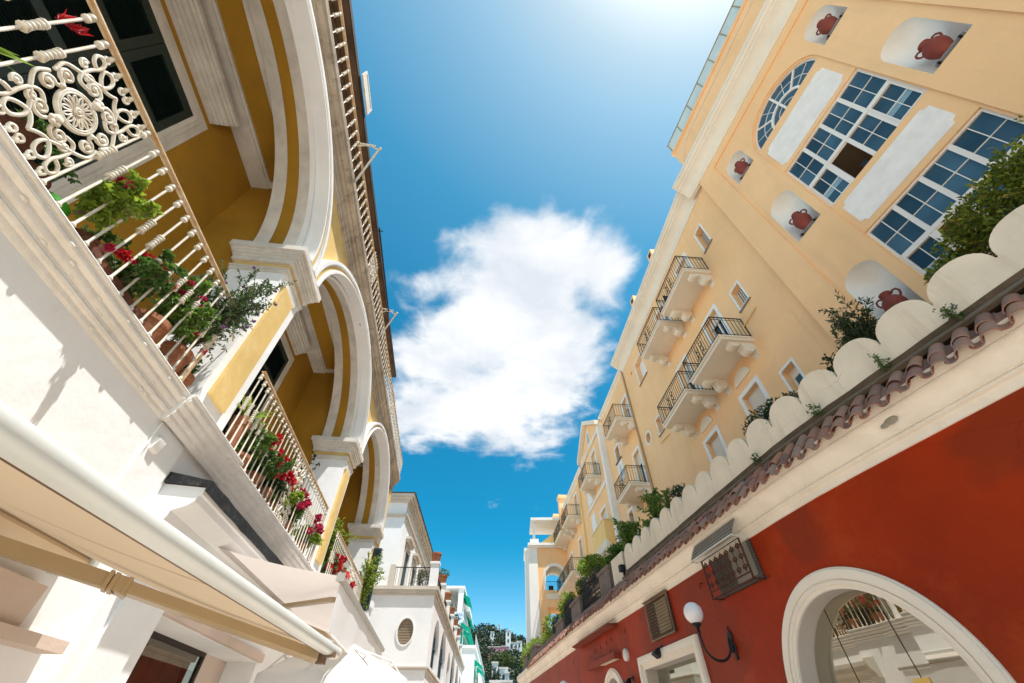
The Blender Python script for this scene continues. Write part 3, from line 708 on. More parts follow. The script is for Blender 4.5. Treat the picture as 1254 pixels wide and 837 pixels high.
r0, r1 = LF.w(-1.2, 0.09, 2.60), LF.w(3.55, 0.09, 2.60)
for i in range(33):
    f = i/32; a = b0.lerp(b1-bd*0.03, f)+bi*0.083+Vector((0, 0, 0.034)); c = r0.lerp(r1, f); row = []
    for k in range(15):
        g = k/14; p = a.lerp(c, g); p.z -= 0.028*math.sin(PI*g)*(1+0.35*math.sin(f*9)); p.z += 0.004*math.sin(f*60+g*4)*math.sin(PI*g)
        row.append(p)
    rows.append(row)
cl.loft(rows, False)
cl.build('cloth', M_AWN, AW, 180)
M_SEAM = plaster('seam tape', (0.44, 0.33, 0.21), bump=0)
for f in (0.12, 0.40, 0.68, 0.95):
    sm2 = MB()
    a = b0.lerp(b1-bd*0.03, f)+bi*0.083+Vector((0, 0, 0.0325)); c = r0.lerp(r1, f); w_ = bd*0.008
    for k in range(14):
        p, q = a.lerp(c, k/14), a.lerp(c, (k+1)/14)
        for t_, g in ((p, k/14), (q, (k+1)/14)): t_.z -= 0.030*math.sin(PI*g)*(1+0.35*math.sin(f*9))
        sm2.poly([p-w_, p+w_, q+w_, q-w_])
    sm2.build('seam', M_SEAM, AW)
MB(LF).prism_s([(-0.119, 2.50), (-0.02, 2.49), (0.06, 2.50), (0.10, 2.525), (0.112, 2.56), (0.10, 2.585), (0.085, 2.59), (0.085, 2.615), (0.125, 2.625), (0.11, 2.66), (-0.119, 2.67)], -1.3, 3.52).build('roller_case', plaster('tan roller case', (0.70, 0.56, 0.40), var=0.03, bump=0.03), AW, 30)
MB(LF).prism_s([(-0.119, 2.49), (0.06, 2.49), (0.12, 2.53), (0.125, 2.60), (-0.119, 2.68)], 3.52, 3.60).build('case_end', M_ALU, AW)
ar = MB()
def arm(mb, p, q, w, h):
    d = (q-p).normalized(); s = Vector((-d.y, d.x, 0)).normalized(); u = s.cross(d) if False else Vector((0, 0, 1))
    mb.loft([[c+s*x+u*z for x, z in ((-w/2, -h/2+0.008), (-w/2+0.012, -h/2), (w/2-0.012, -h/2), (w/2, -h/2+0.008), (w/2, h/2), (-w/2, h/2))] for c in (p, q)], True, True)
sh_, el_, en_ = Vector((-3.02, 2.16, 2.43)), Vector((-2.26, 2.55, 2.265)), Vector((-1.285, 3.27, 2.035))
arm(ar, sh_, el_, 0.105, 0.07); arm(ar, el_+(en_-el_).normalized()*0.03, en_, 0.12, 0.055)
am = ar.build('folding_arm', M_ARM, AW)
el = MB()
for o in (-0.05, -0.02, 0.05): arm(el, el_+(en_-el_).normalized()*o, el_+(en_-el_).normalized()*(o+0.022), 0.13, 0.085)
arm(el, el_+(en_-el_).normalized()*0.0, el_+(en_-el_).normalized()*0.05, 0.118, 0.076)
el.build('elbow_joint', M_ARM, am)
MB().loft([[el_+(en_-el_).normalized()*o+Vector((0, 0, -0.0385))+Vector((-0.45, 0.87, 0))*x for x in (-0.045, 0.045)] for o in (0.006, 0.018)], False).build('joint_slot', M_DKSLOT, am)
MB().obox(Matrix.Translation(en_+Vector((0.03, 0.03, -0.035))), 0.05, 0.05, 0.09).obox(Matrix.Translation(en_+Vector((0.07, 0.03, 0.0))), 0.09, 0.025, 0.03).build('bar_bracket', plaster('brown bracket', (0.2, 0.13, 0.08), bump=0, rough=0.4), AW)
MB(LF).box(2.45, 2.75, -0.118, 0.06, 2.40, 2.47).build('wall_bracket', M_BLACK, AW)

A2 = thing('awning', 'pale awning farther along the white wall with a translucent white valance on its bar', 'awning', LF.w(7.2, 0.0, 3.1))
cl = MB(LF); rows = []
for i in range(25):
    f = i/24; s = 5.06+4.42*f; row = []
    for k in range(13):
        g = k/12; row.append((s, -0.02+1.52*g, 3.22-0.27*g-0.03*math.sin(PI*g)))
    rows.append(row)
cl.loft(rows, False); cl.build('cloth', M_AWN2, A2, 180)
MB(LF).prism_s([(-0.118, 3.16), (0.0, 3.15), (0.07, 3.19), (0.07, 3.26), (-0.118, 3.30)], 5.03, 9.5).build('roller_case', M_ALU, A2, 30)
MB(LF).prism_s([(1.50, 2.905), (1.55, 2.90), (1.565, 2.915), (1.565, 2.95), (1.545, 2.965), (1.50, 2.96)], 5.05, 9.5).build('front_bar', plaster('grey-beige bar', (0.36, 0.33, 0.28), var=0.03, rough=0.4, bump=0), A2, 30)
MB(LF).prism_s([(1.49, 2.892), (1.575, 2.892), (1.575, 2.975), (1.49, 2.975)], 5.03, 5.05).build('end_cap', plaster('grey end cap', (0.40, 0.37, 0.33), bump=0, rough=0.4), A2)
va = MB(LF); rows = []
for i in range(45):
    f = i/44; s = 5.08+4.38*f; wv = 0.010*math.sin(f*26+1)+0.005*math.sin(f*61)
    rows.append([(s, 1.53+wv*g*1.2, 2.89-0.43*g) for g in (0, 0.25, 0.5, 0.75, 1.0)])
va.loft(rows, False); va.build('valance', cloth('bright white valance', (0.93, 0.93, 0.925), 0.45), A2, 180)
MB(LF).tube([(5.07, 1.535, 2.452), (9.47, 1.535, 2.46)], 0.011, 6).build('hem_rod', M_TRIM, A2, 60)
a2 = MB(LF); a2.loft([[(s, d-0.05, z), (s+0.05, d+0.03, z), (s+0.05, d+0.03, z+0.04), (s, d-0.05, z+0.04)] for s, d, z in ((7.35, 0.02, 3.08), (5.45, 1.44, 2.80))], True, True)
a2.loft([[(s, d-0.05, z), (s-0.05, d+0.03, z), (s-0.05, d+0.03, z+0.04), (s, d-0.05, z+0.04)] for s, d, z in ((7.6, 0.02, 3.08), (9.2, 1.44, 2.80))], True, True)
a2.build('folding_arm', M_ARM, A2)
# closed-in white parasol farther down, under the second awning
PS = thing('parasol', 'white cloth parasol with radiating ribs below the second awning, beside the white wall', 'parasol', (-2.25, 6.5, 0))
pc = MB(); n = 8; apex = Vector((-2.25, 6.5, 2.66))
loops = []
for k in range(9):
    f = k/8; ring = []
    for j in range(n*6):
        a = 2*PI*j/(n*6); ph = (j % 6)/6; sag = math.sin(PI*ph)
        rr = 0.92*f*(1-0.06*sag)+0.01
        ring.append(apex+Vector((math.cos(a)*rr, math.sin(a)*rr, -0.36*f-0.06*f*f-0.055*sag*f+0.010*math.sin(a*23+f*9)*f)))
    loops.append(ring)
loops.append([p+Vector((0, 0, -0.17+0.02*math.sin(i*1.1))) for i, p in enumerate(loops[-1])])
pc.loft(loops, True); pc.build('canopy', cloth('ivory parasol cloth', (0.74, 0.71, 0.67), 0.35), PS, 180)
rb = MB()
for j in range(n):
    a = 2*PI*j/n; rb.tube([apex+Vector((0, 0, -0.05)), apex+Vector((math.cos(a)*0.7, math.sin(a)*0.7, -0.24)), apex+Vector((math.cos(a)*0.91, math.sin(a)*0.91, -0.455))], 0.012, 5)
    rb.tube([apex+Vector((0, 0, -0.62)), apex+Vector((math.cos(a)*0.7, math.sin(a)*0.7, -0.25))], 0.010, 5)
rb.build('rib', M_TRIM, PS); MB().tube([(-2.25, 6.5, 0), (-2.25, 6.5, 2.68)], 0.024, 10).build('pole', M_ALU, PS, 60)

# ================================================================== plants on the arcade balconies
def vase(label, cat, s, d, r, h, group, z=4.076):
    return thing('potted_plant', label, cat, LF.w(s, d, z), group)
G1 = 'flower pots behind the white balcony railings'
def pp(s, d, z): return LF.w(s, d, z)
t = vase('clay pot with a red bromeliad spike and strappy leaves by the cast rosette', 'potted plant', 0.72, -0.22, .14, .26, G1)
pot(t, pp(0.72, -0.22, 4.076), 0.14, 0.26)
lf = MB()
for i in range(13):
    a = random.uniform(0, 6.28); leaf(lf.bm, pp(0.62, -0.24, 4.30)+rdir()*0.03, Vector((math.cos(a), math.sin(a), random.uniform(0.3, 1.2))), Vector((0, 0, 1)), random.uniform(0.22, 0.36), 0.045, 0.3)
lf.build('foliage', M_LEAFV, t)
fl = MB()
for i in range(30): leaf(fl.bm, pp(0.60+0.0035*i, -0.08, 4.86+0.004*i), Vector((random.uniform(-.6, .6), random.uniform(-.5, .5), 1)), rdir(), 0.10, 0.03)
fl.build('flower_spike', M_RED, t)
t = vase('lime green plastic pot of bright leafy rose bush behind the near railing', 'potted plant', 1.62, -0.20, .13, .22, G1)
pot(t, pp(1.60, -0.26, 4.076), 0.10, 0.20, plaster('lime plastic', (0.06, 0.30, 0.025), var=0.03, rough=0.35, bump=0))
plant(t, pp(1.66, -0.16, 4.26), 12, 20, 0.070, 0.046, M_LEAFY, 0.46, 0.22, (0.06, 0.04), 8, 0.004)
for q in ((1.70, -0.10, 4.40), (1.92, -0.05, 4.26), (1.57, -0.05, 4.66), (1.58, 0.02, 4.63)): flower(t, pp(*q), 0.036, M_PINK)
t = vase('long clay trough of double red geraniums behind the middle of the near railing', 'potted plant', 2.2, -0.2, .2, .2, G1)
MB(LF).prism([(1.86, 4.076), (2.62, 4.076), (2.66, 4.24), (1.82, 4.24)], -0.34, -0.12).build('trough', M_TERRAD, t)
plant(t, pp(2.25, -0.17, 4.23), 20, 16, 0.055, 0.048, M_LEAF, 0.34, 0.38, (0, 0.04), 6, 0.004)
for q, r in (((2.36, -0.10, 4.62), .055), ((2.50, -0.06, 4.57), .048), ((2.17, -0.11, 4.45), .05), ((2.22, -0.14, 4.58), .05), ((2.28, -0.1, 4.61), .04), ((2.06, -0.1, 4.38), .045), ((2.00, -0.12, 4.36), .04), ((2.10, -0.06, 4.36), .035)): flower(t, pp(*q), r, M_RED)
t = vase('tall clay pot of climbing crimson roses near the end of the near railing', 'potted plant', 2.85, -0.2, .16, .3, G1)
pot(t, pp(2.78, -0.22, 4.076), 0.17, 0.28)
plant(t, pp(2.85, -0.14, 4.30), 22, 20, 0.062, 0.040, M_LEAFV, 0.56, 0.36, (0.0, 0.05), 8, 0.004)
for q, r in (((2.62, -0.05, 4.78), .035), ((2.85, -0.05, 4.83), .036), ((3.02, -0.05, 4.82), .037), ((3.05, -0.05, 4.53), .038), ((3.30, -0.05, 4.50), .04), ((2.66, -0.08, 4.68), .03), ((2.9, -0.05, 4.76), .025)): flower(t, pp(*q), r, M_PINK)
t = vase('reddish clay pot with trailing grey-green shrub of lilac flowers spilling past the white pier', 'potted plant', 3.3, -0.3, .17, .3, G1)
pot(t, pp(3.22, -0.22, 4.076), 0.15, 0.34); 
tips = plant(t, pp(3.2, -0.20, 4.38), 22, 22, 0.050, 0.021, M_LEAFG, 1.05, 0.34, (-0.10, -0.05), 10, 0.006)
for q in random.sample(tips, 22): flower(t, q, 0.02, M_LILAC)
tips = plant(t, pp(3.25, -0.15, 4.45), 15, 22, 0.052, 0.022, M_LEAFG, 1.35, 0.20, (0.14, 0.10), 10, 0.006)
for q in random.sample(tips, 14): flower(t, q, 0.02, M_LILAC)
for (s, r, h, zz) in ((1.16, .15, .30, 0), (1.40, .12, .22, 0), (1.95, .13, .26, 0), (3.55, .13, .30, 0)):
    t = vase({1.16: 'big brown clay pot under the rosette panel', 1.40: 'small brown clay pot beside the lime green pot', 1.95: 'round clay pot behind the railing left of the geranium trough', 3.55: 'orange clay pot at the foot of the white pier'}[s], 'flower pot', s, -0.3, r, h, G1)
    pot(t, pp(s, -0.30, 4.076), r, h, M_TERRA if s > 3 else M_TERRAD)
    plant(t, pp(s, -0.30, 4.076+h*0.85), 6, 10, 0.05, 0.03, M_LEAF, 0.3, 0.14, (0, 0.03), 5, 0.004)
# second bay
G2 = 'flower pots behind the middle balcony railing'
t = vase('slim clay pot of spiky strap leaves beside the white pier', 'potted plant', 4.72, -0.15, .1, .5, G2)
pot(t, pp(4.72, -0.18, 4.076), 0.12, 0.55); lf = MB()
for i in range(18):
    a = random.uniform(0, 6.28); leaf(lf.bm, pp(4.72, -0.16, 4.6), Vector((math.cos(a)*0.8, math.sin(a)*0.8, random.uniform(0.4, 1.4))), Vector((0, 0, 1)), random.uniform(0.3, 0.5), 0.055, 0.3)
lf.build('foliage', M_LEAFY, t)
for lab, s, mat, hgt, flw, fm in (('bushy green herb pot next to the spiky plant', 5.1, M_LEAFV, 0.5, 0, None), ('pot of big red roses in front of the white slatted screen', 5.62, M_LEAF, 0.5, 12, M_RED),
                                  ('dense dark green bush below the red roses', 6.05, M_LEAFD, 0.34, 4, M_RED), ('bright yellow-green bush with orange flowers trailing over the ledge', 6.6, M_LEAFY, 0.42, 8, M_RED),
                                  ('small-leaved pot of crimson flowers near the middle of the second railing', 7.3, M_LEAFV, 0.45, 9, M_PINK), ('far clay pot with scarlet flowers by the second pier', 8.3, M_LEAFY, 0.42, 8, M_PINK)):
    t = vase(lab, 'potted plant', s, -0.18, .14, .22, G2)
    pot(t, pp(s, -0.2, 4.076), 0.15, 0.24)
    tips = plant(t, pp(s, -0.15, 4.26), 20, 19, 0.068, 0.045, mat, hgt, 0.32, (0, 0.06), 7, 0.004, droop=0.05)
    for i in range(flw): flower(t, pp(s+random.uniform(-.30, .30), -0.05+random.uniform(-.05, .09), 4.48+random.uniform(0.0, 0.30)), random.uniform(0.055, 0.085), fm)
SCR = thing('folding_screen', 'white slatted screen standing on the balcony behind the red roses', 'screen', LF.w(6.1, -0.45, 4.07))
sc = MB(LF).box(5.62, 5.65, -0.42, -0.39, 4.07, 5.02).box(6.55, 6.58, -0.42, -0.39, 4.07, 5.02).box(5.65, 6.55, -0.42, -0.39, 4.98, 5.02)
for k in range(21): sc.box(5.65, 6.55, -0.416, -0.40, 4.12+k*0.041, 4.148+k*0.041)
sc.build('slats', M_WHITE2, SCR); MB(LF).box(5.65, 6.55, -0.425, -0.422, 4.07, 5.0).build('backing', M_VAL, SCR)
# third bay
G3 = 'flowers on the far balcony'
for lab, s, fm, n in (('pot of scarlet geraniums at the start of the far balcony', 10.5, M_RED, 10), ('pot of coral pink geraniums beside the scarlet ones', 11.3, M_CORAL, 7), ('second pot of red flowers farther along the far balcony', 12.5, M_RED, 8)):
    t = vase(lab, 'potted plant', s, -0.15, .15, .24, G3); pot(t, pp(s, -0.18, 4.076), 0.16, 0.24)
    plant(t, pp(s, -0.15, 4.28), 10, 13, 0.07, 0.05, M_LEAF, 0.45, 0.3, (0, 0.06), 5, 0.005)
    for i in range(n): flower(t, pp(s+random.uniform(-.4, .4), -0.02+random.uniform(-.1, .1), 4.45+random.uniform(0.0, 0.4)), random.uniform(0.07, 0.10), fm)
t = vase('yellow-green vine climbing behind the far balcony railing', 'climbing plant', 10.7, -0.4, .15, .24, G3); pot(t, pp(10.7, -0.4, 4.076), 0.16, 0.24)
plant(t, pp(10.7, -0.4, 4.28), 9, 16, 0.08, 0.06, M_LEAFY, 1.7, 0.25, (0, 0.25), 10, 0.006)
t = vase('green shrub hanging out over the far end of the balcony', 'potted plant', 14.3, -0.1, .15, .24, G3); pot(t, pp(14.3, -0.18, 4.076), 0.18, 0.3)
plant(t, pp(14.3, -0.1, 4.35), 14, 15, 0.09, 0.055, M_LEAFY, 1.6, 0.5, (0.15, 0.1), 9, 0.008)
t = vase('dark ivy growing on top of the pier between the second and third arch', 'ivy', 9.5, -0.9, .15, .24, G3)
plant(t, pp(9.38, -1.02, 6.0), 9, 20, 0.07, 0.05, M_LEAFD, 1.0, 0.25, (-0.05, 0.15), 9, 0.005)
# ================================================================== white terraced house (far left) 
FF = Frame(math.atan2(603-627, 697.4), 0, -1)
_o = Vector((-3.06, 18.0)); FF.D = -( _o.x*FF.n[0] + _o.y*FF.n[1])
FS = _o.x*FF.a[0] + _o.y*FF.a[1]                       # s of the near corner
def fs(k): return FS+k
M_FW = plaster('white rendered house', (0.79, 0.785, 0.775), var=0.04, bump=0.12, bscale=20, scale=0.8)
M_FTRIM = plaster('beige cornice', (0.58, 0.52, 0.44), var=0.08, bump=0.1)
M_BLUE = plaster('slate blue paint', (0.025, 0.05, 0.065), var=0.1, rough=0.5, bump=0)
WH = thing('white_house', 'white corner house with arched windows, a round vent and a railed roof terrace', 'house', FF.w(fs(0), 0, 0))
ZT = 6.2
def archhole(c, w, z0, z1, n=12):
    return [(c-w/2, z0), (c+w/2, z0)]+[(c+w/2*math.cos(PI*k/n), z1-w/2+w/2*math.sin(PI*k/n)) for k in range(n+1)]
holes = [archhole(fs((a+b)/2), b-a, 3.86, t) for a, b, t in ((1.15, 3.20, 5.50), (3.95, 6.60, 5.74), (8.0, 9.5, 5.35), (10.4, 13.0, 5.75), (14.3, 16.6, 5.62), (17.6, 19.6, 5.4))]
MB(FF).wall([(fs(0), 0), (fs(21), 0), (fs(21), ZT-0.3), (fs(0), ZT-0.3)], holes, 0, 0.15).build('street_wall', M_FW, WH)
M_FGL = plaster('dark glass green frame', (0.03, 0.05, 0.05), var=0.2, rough=0.2, bump=0)
for h in holes:
    c = (h[0][0]+h[1][0])/2; wd = h[1][0]-h[0][0]
    pan = MB(FF).prism(h, -0.151, -0.14).build('window', M_FGL, WH)
    MB(FF).box(c-0.05, c+0.05, -0.139, -0.10, 3.9, h[2][1]+wd*0.42).box(c-wd/2, c+wd/2, -0.139, -0.105, 4.55, 4.62).box(c+wd*0.25, c+wd*0.25+0.06, -0.139, -0.10, 3.9, h[2][1]+wd*0.25).build('window_frame', M_BLUE, pan)
nw = FF
# wall that faces back up the street
NF = Frame(FF.h-PI/2, 0, -1); NF.a = (-FF.n[0], -FF.n[1]); NF.n = (-FF.a[0], -FF.a[1]); NF.D = -(_o.x*NF.n[0]+_o.y*NF.n[1]); NS = _o.x*NF.a[0]+_o.y*NF.a[1]
def ns(k): return NS+k
ov = [(ns(0.92+0.29*math.cos(2*PI*k/28)), 4.74+0.41*math.sin(2*PI*k/28)) for k in range(28)]
MB(NF).wall([(ns(0), 0), (ns(4.5), 0), (ns(4.5), ZT-0.3), (ns(0), ZT-0.3)], [ov], 0, 0.10).build('side_wall', M_FW, WH)
vt = MB(NF)
vt.band([(ns(0.92+0.335*math.cos(2*PI*k/28)), 4.74+0.455*math.sin(2*PI*k/28)) for k in range(29)], [(ns(0.92+0.29*math.cos(2*PI*k/28)), 4.74+0.41*math.sin(2*PI*k/28)) for k in range(29)], 0.03, 0.0)
v = vt.build('vent_ring', M_FW, WH, 60)
gr = MB(NF)
for k in range(-6, 7):
    x = k*0.045
    if abs(x) < 0.285:
        h = 0.41*math.sqrt(1-(x/0.29)**2); gr.box(ns(0.92+x-0.008), ns(0.92+x+0.008), -0.07, -0.055, 4.74-h, 4.74+h)
for k in range(-8, 9):
    z = k*0.048
    if abs(z) < 0.40:
        w_ = 0.29*math.sqrt(1-(z/0.41)**2); gr.box(ns(0.92-w_), ns(0.92+w_), -0.055, -0.035, 4.74+z-0.012, 4.74+z+0.012)
gr.build('vent_grille', plaster('tan vent slats', (0.40, 0.31, 0.21), bump=0), v)
MB(NF).prism([(ns(0.92+0.29*math.cos(2*PI*k/24)), 4.74+0.41*math.sin(2*PI*k/24)) for k in range(24)], -0.12, -0.099).build('vent_back', M_DKSLOT, v)
# string course and terrace cornice wrap both walls
for z0, z1, o in ((3.62, 3.68, 0.05), (3.68, 3.72, 0.08), (ZT-0.30, ZT-0.22, 0.04), (ZT-0.22, ZT-0.12, 0.09), (ZT-0.12, ZT, 0.14)):
    MB(FF).box(fs(-o), fs(21+o), -4.5, o, z0, z1).build('cornice' if z0 > 4 else 'string_course', M_FTRIM, WH)
# set-back upper storey
UB = 1.95; USB = 3.0
MB(FF).box(fs(0.9), fs(13), -7, -UB, ZT, 10.0).build('upper_wall', M_FW, WH)
for z0, z1, o in ((9.3, 9.36, 0.05), (9.36, 9.44, 0.10), (10.0, 10.08, 0.12), (10.08, 10.2, 0.22), (10.2, 10.32, 0.32), (10.32, 10.36, 0.36)):
    MB(FF).box(fs(0.9-o), fs(13+o), -7, -UB+o, z0, z1).build('eave', M_FTRIM if z0 < 10.3 else M_DKSLOT, WH)
for c in (2.6, 4.9, 7.2):
    h = MB(FF).box(fs(c-0.42), fs(c+0.42), -UB+0.002, -UB+0.03, ZT, 8.3).build('door', M_BLUE, WH)
    MB(FF).box(fs(c-0.55), fs(c-0.42), -UB+0.002, -UB+0.07, ZT, 8.45).box(fs(c+0.42), fs(c+0.55), -UB+0.002, -UB+0.07, ZT, 8.45).box(fs(c-0.55), fs(c+0.55), -UB+0.002, -UB+0.08, 8.3, 8.5).box(fs(c-0.68), fs(c+0.68), -UB+0.002, -UB+0.26, 8.7, 8.8).box(fs(c-0.62), fs(c+0.62), -UB+0.002, -UB+0.18, 8.6, 8.7).build('door_hood', M_FTRIM, h)
# terrace posts, railing
for k in (0.16, 3.2, 6.2, 9.2, 12.2, 15.2, 18.2):
    MB(FF).box(fs(k-0.16), fs(k+0.16), -0.30, 0.02, ZT, ZT+0.85).box(fs(k-0.2), fs(k+0.2), -0.34, 0.06, ZT+0.85, ZT+0.93).build('terrace_post', M_FW, WH)
rl = MB(FF)
for a, b in zip((0.32, 3.36, 6.36, 9.36, 12.36, 15.36), (3.04, 6.04, 9.04, 12.04, 15.04, 18.04)):
    rl.box(fs(a), fs(b), -0.15, -0.12, ZT+0.72, ZT+0.75)
    k = a
    while k < b: rl.box(fs(k), fs(k+0.012), -0.141, -0.129, ZT, ZT+0.72); k += 0.11
k = 0.34
rl2 = MB(NF).box(ns(0.34), ns(1.75), -0.15, -0.12, ZT+0.72, ZT+0.75)
while k < 1.7: rl2.box(ns(k), ns(k+0.012), -0.141, -0.129, ZT, ZT+0.72); k += 0.11
for cx in (0.62, 0.98):
    for q in range(4): rl2.tube([(ns(cx+0.13*math.cos(a*0.6+q)*(1-0.07*a)), -0.135, ZT+0.12+0.16*q+0.07*math.sin(a*0.6+q)) for a in range(9)], 0.008, 5)
rl.build('terrace_railing', M_IRONB, WH); rl2.build('terrace_railing', M_IRONB, WH)
MB(NF).box(ns(1.75), ns(1.95), -0.3, 0.02, ZT, ZT+0.8).build('terrace_post', M_FTRIM, WH)
labs = ['terracotta pot on the near corner post of the white terrace', 'planted terracotta pot on the second terrace post', 'orange terracotta pot on the third terrace post', 'pale orange pot on the fourth terrace post', 'pot with dry brown plant on the fifth terrace post', 'smallest clay pot on the last visible terrace post']
for i, k in enumerate((0.16, 3.2, 6.2, 9.2, 12.2, 15.2)):
    t = thing('flower_pot', labs[i], 'flower pot', FF.w(fs(k), -0.14, ZT+0.93), 'pots on the white terrace posts')
    pot(t, FF.w(fs(k), -0.14, ZT+0.93), 0.22, 0.36)
    if i in (1, 4, 5): crown(t, [(FF.w(fs(k), -0.14, ZT+1.38), 0.24, (1, 1, 0.7))], 220, 0.12, 0.06, M_LEAFD if i > 1 else M_LEAF)
t = thing('shrub', 'round dark green shrub behind the black railing of the white terrace', 'shrub', FF.w(fs(0.62), -0.62, ZT))
crown(t, [(FF.w(fs(0.62), -0.60, ZT+0.38), 0.34, (1, 1, 1.15))], 1100, 0.07, 0.035, M_LEAFD)
# pink drainpipes and buttress strips where the arcade meets the house
MB(LF).box(16.0, 17.7, -2.5, -0.55, 0, 9.2).build('end_wall', plaster('pale pink render', (0.72, 0.62, 0.58), var=0.05), AR)
MB(LF).box(16.4, 16.9, -0.55, -0.30, 0, 6.1).box(16.36, 16.94, -0.55, -0.24, 6.1, 6.3).box(17.1, 17.5, -0.55, -0.2, 0, 5.2).box(17.06, 17.54, -0.55, -0.14, 5.2, 5.4).build('buttress', M_FW, AR)
MB(LF).prof([(-0.12, 3.0), (0.05, 3.02), (0.10, 3.12), (0.22, 3.2), (0.26, 3.3), (0.26, 3.4), (-0.12, 3.45)], 11.2, 15.9).build('string_cornice', M_FTRIM, AR)

# ================================================================== far white hotel with green awnings
GF = Frame(math.atan2(616-627, 697.4), 0, -1)
_g = Vector((-3.42, 45.0)); GF.D = -(_g.x*GF.n[0]+_g.y*GF.n[1]); GS = _g.x*GF.a[0]+_g.y*GF.a[1]
M_GW = plaster('bright white hotel', (0.82, 0.81, 0.79), var=0.03, bump=0)
M_GA = cloth('green awning', (0.0, 0.36, 0.24), 0.3)
M_GGL = plaster('grey balcony glass', (0.42, 0.42, 0.42), var=0.1, bump=0)
GH = thing('white_hotel', 'far stepped white hotel with green awnings and terraces below the hill', 'hotel', GF.w(GS, 0, 0))
gb = MB(GF).box(GS, GS+26, -12, 0, 0, 8.3).box(GS+1.2, GS+24, -12, -1.6, 8.3, 11.0).box(GS+2.0, GS+14, -12, -3.0, 11.0, 13.4)
gb.build('wall', M_GW, GH)
MB(GF).box(GS-0.1, GS+26.1, -3, 0.12, 8.2, 8.42).box(GS+1.0, GS+24.2, -4, -1.4, 10.8, 11.0).box(GS+1.2, GS+14.3, -12, -1.4, 13.3, 13.5).box(GS+7.5, GS+15, -6, -1.2, 12.6, 12.75).build('roof_slab', M_GW, GH)
MB(GF).box(GS+13.7, GS+14.2, -2.0, -1.4, 11.0, 13.3).box(GS+1.3, GS+1.6, -2.0, -1.5, 11.0, 13.3).build('pillar', M_GW, GH)
for (a, b, d, z) in ((0.2, 25, 0.05, 8.42), (1.3, 24, -1.45, 11.0)):
    k = a
    while k < b-0.1:
        MB(GF).box(GS+k, GS+min(b, k+2.6), d-0.02, d, z, z+0.9).build('balustrade', M_GGL, GH); 
        k += 2.8
for (a, b, d, z, o) in ((0.9, 4.6, 0.0, 7.55, 0.7), (5.2, 9.6, 0.0, 7.55, 0.7), (2.2, 5.2, -1.6, 10.6, 0.9), (5.6, 14, -1.6, 10.6, 0.9), (2.4, 7, -1.8, 13.2, 0.9), (9, 14, -1.8, 12.5, 0.8)):
    MB(GF).poly([(GS+a, d+0.01, z), (GS+b, d+0.01, z), (GS+b, d+o, z-0.55), (GS+a, d+o, z-0.55)])
    m = MB(GF); m.poly([(GS+a, d+0.01, z), (GS+b, d+0.01, z), (GS+b, d+o, z-0.5), (GS+a, d+o, z-0.5)]); m.poly([(GS+a, d+o, z-0.5), (GS+b, d+o, z-0.5), (GS+b, d+o, z-0.8), (GS+a, d+o, z-0.8)]); m.poly([(GS+a, d+0.01, z), (GS+a, d+o, z-0.5), (GS+a, d+0.01, z-0.5)])
    m.build('green_awning', M_GA, GH)
for (a, b, d, z0, z1) in ((1.0, 2.6, 0, 4.2, 6.9), (2.9, 4.5, 0, 4.2, 6.9), (5.4, 7.2, 0, 4.2, 6.9), (7.6, 9.4, 0, 4.2, 6.9), (2.4, 4.8, -1.6, 8.5, 10.1), (6, 8, -1.6, 8.5, 10.1), (9, 11, -1.6, 8.5, 10.1), (11, 14, -1.6, 8.5, 10.1), (2.6, 6, -3.0, 11.2, 12.9)):
    MB(GF).box(GS+a, GS+b, d-0.001, d+0.02, z0, z1).build('window', plaster('greenish glass', (0.16, 0.26, 0.25), rough=0.2, bump=0) if 'gg' not in MATS else MATS['gg'], GH)
SG = thing('hotel_sign', 'pale blue hotel lettering board on the end wall of the far white hotel', 'sign', (-5.15, 44.7, 10.1))
MB().box(-5.55, -4.62, 44.72, 44.80, 10.1, 10.95).build('board', plaster('pale sign board', (0.62, 0.70, 0.78), var=0.02, bump=0), SG)
def text(parent, s, loc, size, mat, name='lettering', rot=(PI/2, 0, 0), ext=0.004):
    c = bpy.data.curves.new(name, 'FONT'); c.body = s; c.size = size; c.extrude = ext; c.align_x = 'CENTER'; c.align_y = 'CENTER'
    o = bpy.data.objects.new(name, c); dg = bpy.context.evaluated_depsgraph_get(); COL.objects.link(o)
    me = bpy.data.meshes.new_from_object(o.evaluated_get(bpy.context.evaluated_depsgraph_get())); bpy.data.objects.remove(o)
    me.materials.clear(); me.materials.append(mat)
    k = bpy.data.objects.new(name, me); COL.objects.link(k); k.parent = parent
    k.matrix_basis = Matrix.Translation(Vector(loc)-Vector(ORG[parent.name])) @ Matrix.Rotation(rot[2], 4, 'Z') @ Matrix.Rotation(rot[0], 4, 'X')
    return k
text(SG, 'HOTEL', (-5.085, 44.715, 10.70), 0.27, plaster('blue letters', (0.10, 0.24, 0.42), var=0.02, bump=0), ext=0.003)
MB().box(-5.42, -5.18, 44.712, 44.72, 10.36, 10.46).box(-5.12, -4.76, 44.712, 44.72, 10.36, 10.46).build('worn_lettering', plaster('faded blue letters', (0.25, 0.38, 0.52), var=0.02, bump=0), SG)

